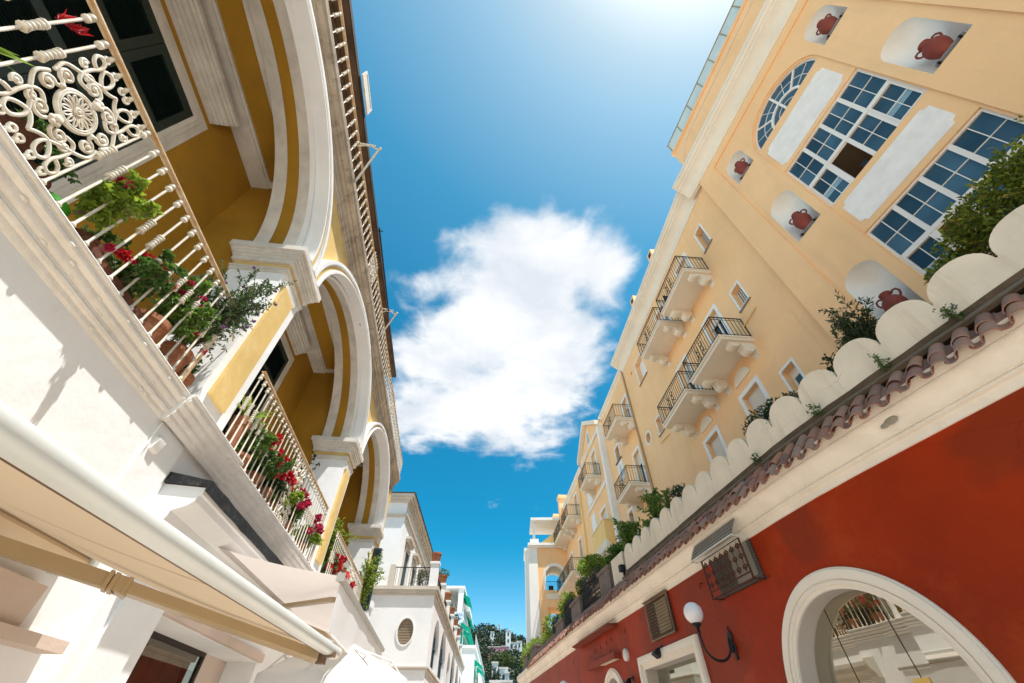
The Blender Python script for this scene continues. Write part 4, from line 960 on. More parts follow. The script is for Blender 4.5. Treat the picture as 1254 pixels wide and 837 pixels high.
# ================================================================== hill, wood and villas
HP = [(-1e3, 0), (70, 2.5), (110, 10.5), (150, 16), (250, 35), (300, 50), (345, 61), (420, 64), (2000, 30)]
def hill_h(x, y):
    for (a, b), (c, d) in zip(HP, HP[1:]):
        if y <= c: h = b+(d-b)*(y-a)/(c-a); break
    return h*math.exp(-((x+16)/78)**2)*(0.97+0.03*math.sin(x*0.11+y*0.03))
hm = MB(); n = 44; rows = []
for i in range(n+1):
    rows.append([(-260+500*i/n, 66+474*j/n, hill_h(-260+500*i/n, 66+474*j/n)) for j in range(n+1)])
hm.loft(rows, False)
struct(hm.build('hill', plaster('scrub hillside', (0.035, 0.055, 0.025), var=0.3, scale=0.05, bump=0), None, 60, (0, 300, 0)))
def tree_blob(c, r, n, L): 
    return (c, r, n, L)
wd = MB()
random.seed(11)
for i in range(760):
    x = random.uniform(-60, 38); y = random.uniform(140, 352); z = hill_h(x, y)
    if -16 < x*250/y < -3 and 236 < y < 249: continue
    if any(abs(x-vx) < vw and vy-9 < y < vy+3 for vx, vy, vw in ((-8.8, 250, 6.5), (0.9, 270, 7), (-11.6, 285, 3), (-10.5, 330, 6))): continue
    r = random.uniform(1.7, 3.7)*(0.55+0.45*y/345); c = Vector((x, y, z+r*0.8))
    for k in range(60):
        d = rdir(0.25); p = c+Vector((d.x, d.y, d.z*0.85))*r*random.uniform(0.6, 1.05)
        leaf(wd.bm, p, (d+rdir()*0.8), Vector((0, 0, 1))+rdir()*0.5, r*0.42, r*0.36)
o = wd.build('hillside_wood', leafmat('far dark pines', (0.012, 0.026, 0.014), (0.055, 0.08, 0.03), trans=0.15), None, None, (-30, 330, 0)); o['kind'] = 'stuff'; o['label'] = 'dark green pine wood covering the far hill'; o['category'] = 'wood'
M_VR = plaster('pale roof', (0.62, 0.56, 0.50), bump=0); M_VW = plaster('white villa', (0.66, 0.66, 0.66), var=0.05, bump=0, scale=0.2); M_VP = plaster('pink villa', (0.55, 0.24, 0.28), var=0.05, bump=0, scale=0.2); M_VG = plaster('villa window', (0.05, 0.07, 0.09), bump=0)
def villa(label, px, py_, pz_, blocks, mat, cat='villa'):
    v = thing('villa', label, cat, (px, py_, pz_), 'villas on the hillside')
    for (x, y, z, w_, dp, h) in blocks:
        wl_ = MB().box(px+x-w_/2, px+x+w_/2, py_+y, py_+y+dp, pz_+z, pz_+z+h).build('wall', mat, v)
        MB().box(px+x-w_/2-0.12, px+x+w_/2+0.12, py_+y-0.2, py_+y+dp, pz_+z+h, pz_+z+h+0.3).build('roof', M_VR, v)
        nw_ = max(1, int(w_/2.2))
        for fl_ in range(max(1, int(h/3.4))):
            for k in range(nw_):
                cx = px+x-w_/2+w_*(k+0.5)/nw_; hw = min(0.45, w_*0.16); zz = pz_+z+h-2.4-fl_*3.0
                if zz > pz_+z: MB().box(cx-hw, cx+hw, py_+y-0.05, py_+y+0.02, zz, zz+1.5).build('window', M_VG, v)

villa('long pink villa with a white roof terrace in the middle of the hillside', -8.8, 250, 33.5, [(0, 0, 0, 7.0, 6, 5.2), (5.4, 1, 0.6, 3.4, 6, 5.0)], M_VP)
villa('white villa with a square tower on the right of the hillside', 0.9, 270, 38.5, [(-3.0, 0, 1, 2.8, 4, 9.6), (0.2, 1, 0, 4.6, 5, 5.2), (3.2, 1.5, 1.5, 3.0, 5, 4.4)], M_VW)
villa('narrow white villa left of the tower villa, half hidden in pines', -11.6, 285, 44.5, [(0, 0, 0, 2.2, 4, 6.5), (-1.3, 0.5, -1, 2.2, 4, 4.0)], M_VW)
villa('long low white terrace near the top of the hill', -10.5, 330, 57.0, [(-3, 0, 3.2, 6, 2, 0.9), (1.6, 0, 2.4, 1.4, 2, 3.6)], M_VW)
villa('small white cubic house at the foot of the hill', -3.75, 110, 9.5, [(0, 0, 0, 1.25, 3, 5.6)], M_VW, 'house')
villa('white house with a low hipped roof at the foot of the hill', -1.75, 106, 8.5, [(0, 0, 0, 1.7, 3, 5.2), (0.7, -0.6, 0, 0.9, 2, 4.4)], M_VW, 'house')
villa('low house with a terracotta coping and pale wall at the end of the street', -1.7, 80, 2.5, [(0, 0, 0, 3.4, 4, 6.6), (-0.9, -0.5, 0, 1.2, 2, 6.0)], plaster('cream low house', (0.62, 0.52, 0.40), bump=0), 'house')
random.seed(5)
def tree(label, base, h, blobs, n, L, leafm, group=None, cat='tree', name='pine_tree', tr=0.12):
    t = thing(name, label, cat, base, group); m = MB(); b = Vector(base)
    m.tube([b, b+Vector((0.1*h*0.1, 0, h*0.5)), b+Vector((0, 0, h))], tr, 8, r1=tr*0.5)
    for c, r, sq in blobs: m.tube([b+Vector((0, 0, h*0.6)), (b+Vector((0, 0, h*0.8))).lerp(Vector(c), 0.5), Vector(c)], tr*0.45, 5, r1=tr*0.15)
    m.build('trunk', M_STEM, t, 60); crown(t, blobs, n, L, L*0.75, leafm, 'crown'); return t
M_PINE = leafmat('sunlit pine needles', (0.03, 0.06, 0.012), (0.13, 0.17, 0.04), trans=0.2)
tree('wide umbrella pine standing in front of the pink villa', (-2.7, 130, 12.5), 5, [((-4.3, 130, 18.5), 1.6, (1, 1, .6)), ((-2.6, 130, 19.0), 1.8, (1, 1, .6)), ((-0.9, 130, 18.3), 1.6, (1, 1, .6)), ((-2.6, 129, 17.9), 1.7, (1.2, 1, .5))], 2600, 0.42, M_PINE)
tree('dark conifer beside the small cubic white house', (-3.6, 100, 8), 5, [((-3.7, 100, 12.2), 1.0, (1, 1, 1.1)), ((-3.0, 100, 11.6), 0.9, (1, 1, 1))], 900, 0.3, leafmat('dark conifer', (0.012, 0.03, 0.012), (0.05, 0.08, 0.02)))
# ================================================================== red shop building under the terrace
random.seed(21)
M_REDW = plaster('pompeian red plaster', (0.33, 0.027, 0.002), col2=(0.215, 0.018, 0.002), scale=0.55, patch=((0.215, 0.026, 0.005), 0.75, 0.40), cracks=0.6, rough=0.5, bump=0.22, bscale=12, stain=(0.42, 0.065, 0.010), stain_amt=0.65, stain_scale=0.9, spec=0.2)
M_CREAM = plaster('cream stucco cornice', (0.88, 0.77, 0.64), var=0.05, bump=0.2, bscale=18, stain=(0.66, 0.54, 0.42), stain_amt=0.4, stain_scale=1.6)
M_SCAL = plaster('cream parapet', (0.82, 0.70, 0.54), var=0.06, bump=0.25, bscale=16, stain=(0.50, 0.37, 0.22), stain_amt=0.45, stain_scale=1.5, streak=True, cracks=0.5)
M_FLASH = plaster('brown weathered flashing', (0.135, 0.085, 0.045), col2=(0.075, 0.048, 0.028), scale=3, bump=0.35, bscale=30, stain=(0.06, 0.05, 0.035), stain_amt=0.5, stain_scale=5)
M_TILE = tilemat('roman tiles')
M_MORT = plaster('crumbled mortar', (0.26, 0.21, 0.16), col2=(0.12, 0.09, 0.065), scale=6, bump=0.7, bscale=18)
M_STONE = plaster('grey-brown stone', (0.22, 0.17, 0.14), col2=(0.13, 0.10, 0.085), scale=4, bump=0.5, bscale=18)
M_RUST = plaster('rusty wrought iron', (0.10, 0.035, 0.022), col2=(0.045, 0.02, 0.016), scale=12, rough=0.7, bump=0.1)
M_GOLD = plaster('gilt metal', (0.75, 0.52, 0.16), var=0.08, rough=0.3, metallic=0.8, bump=0)
TMAX = RC.t[-1]
def tR(x, y): return RC.find(x, y)
RS = thing('red_shop_building', 'dark red shop building with a cream cornice, arched window and tiled coping', 'building', RC.w(8, -1, 0))
TA = tR(4.08, 5.27)          # along-wall position of the bend
def R1s(s): # metres measured along the near straight stretch
    a = (math.sin(-0.3126), math.cos(-0.3126)); n = (-a[1], a[0]); return tR(s*a[0]-5.5006*n[0], s*a[1]-5.5006*n[1])
def R2s(s):
    a = (math.sin(-0.16817), math.cos(-0.16817)); n = (-a[1], a[0]); return tR(s*a[0]-4.8658*n[0], s*a[1]-4.8658*n[1])
def R3s(s):
    a = (math.sin(-0.17525), math.cos(-0.17525)); n = (-a[1], a[0]); return tR(s*a[0]-4.9379*n[0], s*a[1]-4.9379*n[1])
T0 = 0.3
AC, AZ, AR_ = R1s(4.24), 1.90, 1.345
def circ(c, z, r, a0=0, a1=PI, n=44, zs=1.0): return [(c+r*math.cos(a0+(a1-a0)*k/n), z+zs*r*math.sin(a0+(a1-a0)*k/n)) for k in range(n+1)]
def archloop(c, z, r, zb, n=44): return [(c-r, zb), (c+r, zb)]+circ(c, z, r, 0, PI, n)[0:]
def dd(loop):
    out = []
    for p in loop:
        if not out or (abs(p[0]-out[-1][0])+abs(p[1]-out[-1][1])) > 1e-5: out.append(p)
    return out
big = dd(archloop(AC, AZ, 1.115, 0.4))
sw0, sw1 = R2s(8.47), R2s(10.74)
sm = R3s(12.78); small = dd(archloop(sm, 2.35, 0.60, 0.4, 24))
MB(RC).wall([(T0, 0), (TMAX, 0), (TMAX, 4.05), (T0, 4.05)], [big, [(sw0, 0.4), (sw1, 0.4), (sw1, 2.885), (sw0, 2.885)], small], 0, 0).build('red_wall', M_REDW, RS)
M_REV = plaster('taupe reveal plaster', (0.56, 0.48, 0.42), var=0.05, bump=0.1)
for h_ in (big, [(sw0, 0.4), (sw1, 0.4), (sw1, 2.885), (sw0, 2.885)], small): MB(RC).reveal(h_, 0, -0.30).build('window_reveal', M_REV, RS, 30)
# cornice
CP = [(-0.05, 3.98), (0.014, 3.985), (0.022, 3.99), (0.022, 4.085), (0.05, 4.09), (0.066, 4.10), (0.068, 4.122), (0.052, 4.138), (0.046, 4.142), (0.046, 4.158), (0.06, 4.162), (0.066, 4.20), (0.084, 4.25), (0.115, 4.295), (0.155, 4.325), (0.182, 4.333), (0.182, 4.358), (0.160, 4.362), (0.160, 4.376), (0.178, 4.38), (0.182, 4.45), (0.195, 4.49), (-0.2, 4.56)]
MB(RC).prof(CP, T0, TMAX, 0.0012, 0.3).build('cornice', M_CREAM, RS, 28)
MB(RC).ball((R1s(2.28), 0.115, 4.27), 0.05, 9, (1.7, 0.35, 1.0)).ball((R1s(2.36), 0.12, 4.25), 0.035, 8, (1.7, 0.4, 0.9)).build('plaster_patch', plaster('bare grey mortar', (0.34, 0.30, 0.24), bump=0.5), RS, 180)
MB(RC).prof([(-0.3, 4.40), (0.15, 4.43), (0.17, 4.45), (-0.11, 4.73), (-0.3, 4.80)], T0, TMAX, 0.012, 0.11).build('mortar_bed', M_MORT, RS, 30)
# roman cover tiles: front and rear rows, with hollow tiles lapped between
tb = MB(RC)
def halftile(t, d0, z0, d1, z1, r0, r1, thick, up=True, n=9):
    loops = []
    for (d, z, r) in ((d0, z0, r0), ((d0+d1)/2, (z0+z1)/2, (r0+r1)/2), (d1, z1, r1)):
        lo = []
        rng = range(n+1)
        for k in rng:
            a = PI*k/n
            lo.append((t+r*math.cos(a), d, z+(r*0.92*math.sin(a) if up else -r*0.75*math.sin(a))))
        for k in reversed(rng):
            a = PI*k/n; q = r-thick
            lo.append((t+q*math.cos(a), d, z+(q*0.92*math.sin(a) if up else -q*0.75*math.sin(a)+0.004)))
        loops.append(lo)
    tb.loft(loops, True, True)
t = T0+0.1
while t < R3s(24):
    j = random.uniform(-0.016, 0.016); dz = random.uniform(-0.012, 0.012); e = random.uniform(-0.025, 0.025)
    halftile(t+j, 0.30+e, 4.365+dz, 0.065, 4.61+dz, 0.090, 0.076, 0.013)
    halftile(t+j*0.6+random.uniform(-.012, .012), 0.135+e, 4.56+dz, -0.12, 4.79+dz, 0.088, 0.075, 0.013)
    halftile(t+0.1225+j, 0.285+e*0.5, 4.40+dz, -0.1, 4.77+dz, 0.070, 0.062, 0.013, False)
    t += 0.245
tb.build('roof_tiles', M_TILE, RS, 40)
# brown flashing, lead pipe and scalloped parapet
TS = R2s(11.05)
MB(RC).prof([(-0.3, 4.80), (-0.115, 4.81), (-0.11, 4.86), (-0.13, 4.985), (-0.3, 5.0)], T0, TS, 0.004, 0.25).build('flashing', M_FLASH, RS, 20)
MB(RC).prof([(-0.13, 4.855), (-0.10, 4.86), (-0.092, 4.875), (-0.10, 4.89), (-0.13, 4.895)], T0, TS+0.3, 0.003, 0.2).build('lead_pipe', plaster('old grey pipe', (0.17, 0.15, 0.12), bump=0.3), RS, 60)
sc = MB(RC); vz = MB(RC)
edges_t = []; t = R1s(0.55)-0.68*3
while t < TS-0.15:
    edges_t.append(t); f = min(1, max(0, (t-R1s(1.0))/(R2s(8)-R1s(1.0)))); t += 0.68-0.115*f
for a, b in zip(edges_t, edges_t[1:]+[TS]):
    c = (a+b)/2; h = (b-a)/2
    pts = [(a-0.0005, 4.98), (b+0.0005, 4.98), (b+0.0005, 5.24)]
    for k in range(15):
        an = PI*k/14; x = math.cos(an); pts.append((c+(h-0.012)*math.copysign(abs(x)**0.93, x), 5.255+0.30*math.sin(an)**0.93))
    pts.append((a-0.0005, 5.24))
    sc.prism(dd(pts), -0.14, -0.25)
sc.build('scalloped_parapet', M_SCAL, RS)
MB(RC).box(T0, TS, -0.42, -0.255, 4.9, 5.30).build('parapet_wall', M_SCAL, RS)
st_ = MB(); hp = []
MB(RC).box(T0, TMAX, -2.2, -0.3, 4.80, 4.88).build('terrace_floor', plaster('terrace paving', (0.66, 0.47, 0.34)), RS)
# weeds between flashing and tiles
for k, (s, n_) in enumerate(((1.15, 5), (2.0, 3), (3.05, 3), (4.4, 2))):
    wt = thing('weed', ['largest green weed growing out of the tile coping near the big windows', 'small weed in the coping above the plaster patch', 'thin weed in the coping left of the plaster patch', 'single weed stalk in front of the scalloped parapet'][k], 'weed', RC.w(R1s(s), -0.08, 4.85))
    plant(wt, RC.w(R1s(s), -0.09, 4.85), n_+2, 7, 0.035, 0.022, M_LEAF, 0.26, 0.10, (-0.06, 0), 5, 0.0025)

# ---- arched shop window
aw = MB(RC)
def annul(c, z, r0, r1, d, zb): 
    A = [(c-r0, zb)]+[(c-r0*math.cos(PI*k/48), z+r0*math.sin(PI*k/48)) for k in range(49)]+[(c+r0, zb)]
    Bq = [(c-r1, zb)]+[(c-r1*math.cos(PI*k/48), z+r1*math.sin(PI*k/48)) for k in range(49)]+[(c+r1, zb)]
    aw.band(A, Bq, d, -0.002)
for r0, r1, d in ((1.345, 1.32, 0.03), (1.32, 1.22, 0.055), (1.22, 1.20, 0.035), (1.20, 1.16, 0.05), (1.16, 1.113, 0.03)): annul(AC, AZ, r0, r1, d, 0.4)
M_SURR = plaster('cream window surround', (0.82, 0.73, 0.62), var=0.03, bump=0.06)
aw_o = aw.build('arched_window', M_SURR, RS, 30)
MB(RC).wall(dd(archloop(AC, AZ, 1.112, 0.4)), [], -0.245).build('pane', shopglass('shop glass', 0.44, (0.8, 0.74, 0.58)), aw_o)
M_SHOPW = plaster('warm shop interior', (0.42, 0.35, 0.24), var=0.1, scale=0.7, bump=0)
MB(RC).wall(dd(archloop(AC, AZ, 1.2, 0.4)), [], -1.3).build('shop_backdrop', M_SHOPW, aw_o)
MB(RC).band(circ(AC, AZ, 1.111, 0, PI, 40), circ(AC, AZ, 0.93, 0, PI, 40), -0.262, -0.30).build('inner_arch', plaster('olive grey inner arch', (0.30, 0.29, 0.22), var=0.05, bump=0.1), aw_o)
MB(RC).reveal(dd(archloop(AC, AZ, 1.112, 0.4)), -0.30, -1.3).build('reveal', M_SHOPW, aw_o)
jn = MB(RC)
for x, zt in ((0.42, 1.02), (-0.38, 1.05)): jn.box(AC+x-0.002, AC+x+0.002, -0.244, -0.238, 0.4, AZ+zt)
jn.build('glass_joint', M_DKSLOT, aw_o)
lg_ = MB(RC); zc = 2.02
lg_.box(AC-0.46, AC-0.28, -0.243, -0.232, zc+0.08, zc+0.125).box(AC-0.46, AC-0.42, -0.243, -0.232, zc-0.25, zc+0.08).box(AC-0.30, AC-0.28, -0.243, -0.232, zc-0.1, zc+0.08).box(AC+0.24, AC+0.36, -0.243, -0.232, zc-0.1, zc+0.05)
lg_.build('gilt_letter_top', M_GOLD, aw_o)

# ---- rectangular shop window farther along
fw = MB(RC)
for o0, o1, d in ((0.0, 0.07, 0.03), (0.07, 0.10, 0.05), (0.10, 0.20, 0.075), (0.20, 0.235, 0.055)):
    fw.box(sw0-o1, sw0-o0, -0.002, d, 0.4, 2.885+o1).box(sw1+o0, sw1+o1, -0.002, d, 0.4, 2.885+o1).box(sw0-o0, sw1+o0, -0.002, d, 2.885+o0, 2.885+o1)
sw_o = fw.build('shop_window', M_SURR, RS)
MB(RC).box(sw0+0.002, sw1-0.002, -0.262, -0.258, 0.4, 2.883).build('pane', shopglass('shop glass green', 0.40, (0.72, 0.8, 0.72)), sw_o)
MB(RC).box(sw0+0.002, sw1-0.002, -1.35, -1.3, 0.4, 2.95).build('shop_backdrop', plaster('pale green curtain', (0.48, 0.53, 0.45), var=0.12, scale=2.5, bump=0), sw_o)
MB(RC).box(sw0+0.002, sw0+0.3, -0.9, -0.3, 2.55, 2.60).box(sw1-1.0, sw1-0.1, -1.28, -1.0, 2.52, 2.6).build('shelf', plaster('grey shelf', (0.3, 0.3, 0.26), bump=0), sw_o)
# ---- small arched doorway with its light box and recess canopy
aw = MB(RC)
for r0, r1, d in ((0.80, 0.76, 0.03), (0.76, 0.66, 0.06), (0.66, 0.598, 0.035)): annul(sm, 2.35, r0, r1, d, 0.4)
sd = aw.build('arched_doorway', M_SURR, RS, 30)
MB(RC).wall(dd(archloop(sm, 2.35, 0.598, 0.4, 24)), [], -0.28).build('pane', glassmat('dark door glass', (0.05, 0.045, 0.04)), sd)
c0, c1 = R3s(11.9), R3s(15.3)
MB(RC).prism_s([(0.0, 3.97), (0.10, 3.90), (0.26, 3.945), (0.26, 3.975), (0.02, 3.978)], c0, c1).build('lean_to_canopy', plaster('dark red canopy', (0.20, 0.035, 0.018), var=0.1), RS)
hl = MB(RC)
for s_, z in ((12.5, 3.75), (12.9, 3.72), (13.4, 3.70), (13.9, 3.68), (14.4, 3.62), (12.55, 3.45), (12.7, 3.50), (14.6, 3.45), (16.3, 3.72), (11.5, 3.75), (9.0, 3.85)): hl.box(R3s(s_)-0.012, R3s(s_)+0.012, -0.001, 0.006, z-0.06, z+0.03)
hl.build('fixing_hole', plaster('dark hole', (0.05, 0.015, 0.01), bump=0), RS)
sb = thing('light_box', 'long red sign-light box above the small arched doorway', 'light fixture', RC.w(R3s(13.3), 0, 3.2))
b0_, b1_ = R3s(12.05), R3s(14.4)
MB(RC).box(b0_, b1_, 0.002, 0.17, 3.26, 3.40).build('housing', plaster('red light housing', (0.26, 0.05, 0.03), var=0.05, bump=0.05), sb)
MB(RC).box(b0_+0.05, b0_+1.15, 0.02, 0.15, 3.252, 3.258).build('diffuser', plaster('cream diffuser', (0.72, 0.62, 0.48), bump=0), sb)
sp_ = thing('wall_speaker', 'round white speaker on the red wall beside the light box', 'speaker', RC.w(R3s(11.6), 0, 3.26))
Ms = RC.mat(R3s(11.6), 0.0, 3.27) @ Matrix.Rotation(-PI/2, 4, 'X')
MB().lathe([(0.001, 0.09), (0.03, 0.092), (0.10, 0.082), (0.125, 0.06), (0.125, 0.0), (0.001, 0.0)], 24, Ms).lathe([(0.001, 0.097), (0.012, 0.095), (0.012, 0.085)], 10, Ms).build('speaker_body', plaster('off white plastic', (0.68, 0.60, 0.55), var=0.02, bump=0, rough=0.4), sp_, 40)
# ---- two grilles high on the wall
g1a, g1b = R2s(5.93), R2s(7.12)
gr = MB(RC).box(g1a, g1b, 0.002, 0.012, 3.43, 4.0)
g_o = gr.build('grille_window', plaster('dark vent recess', (0.05, 0.03, 0.025), bump=0), RS)
MB(RC).box(g1a+0.10, g1a+0.62, 0.013, 0.03, 3.50, 3.98).build('inner_shutter', plaster('grey metal shutter', (0.42, 0.37, 0.29), var=0.1, bump=0), g_o)
ms = MB(RC)
k = g1a
while k < g1b: ms.box(k-0.002, k+0.002, 0.032, 0.036, 3.43, 4.0); k += 0.035
k = 3.44
while k < 4.0: ms.box(g1a, g1b, 0.032, 0.036, k-0.002, k+0.002); k += 0.035
ms.build('wire_mesh', plaster('dull wire', (0.25, 0.22, 0.18), bump=0), g_o)
wi = MB(RC); df = 0.20
wi.box(g1a, g1b, df-0.012, df+0.012, 3.40, 3.424).box(g1a, g1b, df-0.012, df+0.012, 3.50, 3.515).box(g1a, g1b, df-0.012, df+0.012, 3.985, 4.01).box(g1a, g1a+0.02, df-0.012, df+0.012, 3.40, 4.0).box(g1b-0.02, g1b, df-0.012, df+0.012, 3.40, 4.0)
wi.box(g1a, g1a+0.02, 0.0, df, 3.40, 3.424).box(g1b-0.02, g1b, 0.0, df, 3.40, 3.424).box(g1a-0.10, g1b+0.12, -0.0, 0.015, 3.415, 3.43)
for i in range(7):
    for j in range(3):
        cx = g1a+0.1+(g1b-g1a-0.2)*i/6; cz = 3.58+0.15*j
        for sg in (1, -1):
            wi.tube([(cx+sg*0.06*math.cos(a*0.7)*(1-a*0.09), df, cz+0.06*math.sin(a*0.7)*(1-a*0.09)) for a in range(9)], 0.008, 5)
        wi.tube([(cx, df, cz-0.075), (cx, df, cz+0.075)], 0.007, 5); wi.ball((cx, df, cz), 0.018, 6)
wi.build('wrought_iron_scrollwork', M_RUST, g_o)
cn = MB(RC)
cn.prof([(0.155, 4.285), (0.235, 4.17), (0.31, 4.03), (0.305, 4.028), (0.23, 4.165), (0.15, 4.28)], g1a-0.02, g1b+0.12)
cn.build('mesh_hood', plaster('grey wire hood', (0.13, 0.12, 0.10), var=0.1, bump=0), g_o)
hr = MB(RC)
for q in range(27):
    k = g1a-0.02+(g1b-g1a+0.14)*q/26; hr.tube([(k, 0.162, 4.29), (k, 0.242, 4.173), (k, 0.318, 4.033)], 0.004, 4)
for dq, zq in ((0.17, 4.275), (0.20, 4.232), (0.23, 4.188), (0.26, 4.138), (0.29, 4.08)): hr.box(g1a-0.02, g1b+0.12, dq+0.003, dq+0.011, zq-0.004, zq+0.004)
hr.build('hood_wire', plaster('hood wire', (0.36, 0.33, 0.28), bump=0), g_o)
MB(RC).box(g1a-0.03, g1b+0.13, 0.31, 0.328, 4.015, 4.033).box(g1a-0.03, g1b+0.13, 0.20, 0.216, 3.99, 4.005).box(g1a-0.03, g1a-0.014, 0.2, 0.32, 4.005, 4.02).box(g1b+0.114, g1b+0.13, 0.2, 0.32, 4.005, 4.02).build('hood_frame', M_ALU, g_o)
g2a, g2b = R2s(8.92), R2s(10.05)
g2 = MB(RC).box(g2a, g2b, 0.002, 0.01, 3.29, 3.96).build('grille_window', plaster('dark vent recess', (0.05, 0.03, 0.025), bump=0), RS)
MB(RC).box(g2a+0.16, g2b-0.42, 0.011, 0.02, 3.36, 3.92).build('inner_shutter', plaster('tan shutter', (0.40, 0.31, 0.2), var=0.1, bump=0), g2)
ex = MB(RC)
ex.box(g2a, g2b, 0.04, 0.06, 3.27, 3.30).box(g2a, g2b, 0.04, 0.06, 3.95, 3.98).box(g2a, g2a+0.03, 0.04, 0.06, 3.30, 3.95).box(g2b-0.03, g2b, 0.04, 0.06, 3.30, 3.95).box(g2a-0.02, g2b+0.02, 0.0, 0.10, 3.985, 4.0)
for j in range(11):
    z = 3.33+0.058*j
    pts = [(g2a+0.03+(g2b-g2a-0.06)*k/36, 0.048, z+(0.022 if k % 2 else -0.022)) for k in range(37)]
    ex.tube(pts, 0.006, 4)
ex.build('expanded_metal', plaster('brass-brown mesh', (0.20, 0.13, 0.075), var=0.2, bump=0, rough=0.5), g2)
# ---- hooks and patches on the wall
MB(RC).tube([(R2s(7.6), 0.0, 3.78), (R2s(7.6), 0.05, 3.78), (R2s(7.62), 0.06, 3.70)], 0.012, 6).build('wall_hook', M_REDW, RS)
# ---- wall lamps
def wall_lamp(t, z, label, swing=0.55):
    o = local_thing('wall_lamp', label, 'lamp', RC.mat(t, 0.0, z), 'globe lamps on the red wall')
    m = MB()
    m.tube([(0, 0.03, 0.0), (0, 0.06, -0.12)], 0.03, 10)
    pts = [(0, 0.06, 0.06), (0, 0.075, 0.0)]
    for k in range(15):
        a = PI+PI*k/14*1.0; pts.append((-0.0, 0.075+0.235*(1+math.cos(a)), -0.02+0.20*math.sin(a)*1.1))
    pts += [(0, 0.55, 0.06), (0, 0.555, 0.15)]
    m.tube(pts, 0.0185, 10)
    m.lathe([(0.02, 0.0), (0.034, 0.02), (0.024, 0.04), (0.034, 0.055), (0.02, 0.075), (0.05, 0.10), (0.075, 0.12), (0.075, 0.145), (0.001, 0.145)], 16, Matrix.Translation((0, 0.555, 0.10)))
    m.build('arm', M_IRONB, o, 40)
    p = MB().box(-0.025, 0.025, 0.002, 0.03, -0.22, 0.14)
    for sg in (1, -1):
        p.tube([(sg*0.03, 0.02, 0.14), (sg*0.05, 0.02, 0.08), (sg*0.02, 0.025, 0.02), (sg*0.06, 0.02, -0.06), (sg*0.02, 0.02, -0.14)], 0.014, 6)
    p.tube([(0, 0.02, 0.12), (0, 0.02, 0.22)], 0.012, 6); p.build('wall_plate', M_IRONB, o, 40)
    g = MB(); g.ball((0, 0.555, 0.385), 0.155, 28); 
    g.build('globe', M_GLOBE, o, 180)
    return o
M_GLOBE, nt_, b_ = _new('opal globe')
b_.inputs['Base Color'].default_value = (0.82, 0.78, 0.77, 1); b_.inputs['Roughness'].default_value = 0.18; b_.inputs['Subsurface Weight'].default_value = 0.4; b_.inputs['Subsurface Radius'].default_value = (0.1, 0.09, 0.08)
wall_lamp(R2s(7.25), 2.84, 'opal globe lamp on a curved black arm beside the big arched window')
wall_lamp(R3s(15.6), 2.62, 'opal globe lamp farther down the red wall past the small arched doorway')
def flood(t, z, label, flip=1):
    o = local_thing('floodlight', label, 'floodlight', RC.mat(t, 0.0, z), 'small black floodlights')
    MB().lathe([(0.001, 0.0), (0.05, 0.0), (0.05, 0.015), (0.001, 0.02)], 14, Matrix.Rotation(-PI/2, 4, 'X')).tube([(0, 0.01, 0), (0, 0.08, 0.0), (0.0, 0.13, -0.03)], 0.012, 6).build('mount', M_IRONB, o)
    m = MB(); M = Matrix.Translation((0, 0.15, -0.10)) @ Matrix.Rotation(0.6, 4, 'X')
    m.loft([[M @ Vector((x*w_, y*w_*0.8, z_)) for x, y in ((-1, -1), (1, -1), (1, 1), (-1, 1))] for w_, z_ in ((0.035, 0.11), (0.06, 0.06), (0.085, -0.02), (0.085, -0.045))], True, True)
    m.build('lamp_head', M_IRONB, o)
flood(R2s(9.75), 3.13, 'small black floodlight above the square shop window')
flood(R3s(11.5), 2.82, 'small black floodlight beside the small arched doorway')
# ================================================================== yellow hotel behind the terrace
random.seed(33)
M_PEACH = plaster('peach limewash', (0.93, 0.555, 0.275), var=0.045, scale=0.45, bump=0.2, bscale=14, stain=(0.66, 0.42, 0.23), stain_amt=0.38, stain_scale=0.8, streak=True, patch=((0.86, 0.50, 0.23), 0.35, 0.22), cracks=0.25)
M_PEACH2 = plaster('golden peach limewash', (0.88, 0.56, 0.21), var=0.05, scale=0.6, bump=0.12, bscale=24)
M_HTRIM = plaster('cream hotel cornice', (0.80, 0.69, 0.55), var=0.05, scale=0.7, bump=0.08, stain=(0.66, 0.55, 0.42), stain_amt=0.3, stain_scale=0.9)
M_HWHITE = plaster('white window trim', (0.82, 0.77, 0.71), var=0.03, bump=0.06)
M_PANEL = plaster('rough white panel', (0.86, 0.77, 0.69), col2=(0.80, 0.71, 0.63), scale=3.5, bump=0.5, bscale=40)
M_NICH = plaster('white niche plaster', (0.83, 0.765, 0.69), var=0.04, bump=0.08)
M_FRAME = plaster('cream window frame', (0.82, 0.735, 0.65), var=0.02, bump=0, rough=0.4)
M_GLS = glassmat('blue window glass', (0.045, 0.085, 0.115), 1.52, 0.02, 0.02)
M_GLS2 = glassmat('dark blue glass', (0.02, 0.06, 0.08), 1.5, 0.05)
M_ROOM = plaster('brown room', (0.13, 0.09, 0.055), var=0.1, bump=0)
M_BLIND = plaster('pale blue blind', (0.30, 0.45, 0.52), var=0.05, bump=0)
M_CLAY = plaster('red clay jar', (0.235, 0.045, 0.028), var=0.1, scale=7, rough=0.75, bump=0.2, bscale=50)
M_SHELF = plaster('grey shelf edge', (0.34, 0.33, 0.33), var=0.05, bump=0)
HO = thing('hotel', 'tall peach-yellow hotel with niches, big paned windows and rows of balconies above the terrace', 'hotel', WF.w(2, -1, 0))
WC = 1.2
def ellp(c, a, r, z0, n=32): return [(c+a*math.cos(PI*k/n), z0+r*math.sin(PI*k/n)) for k in range(n+1)]
S_END = 4.24
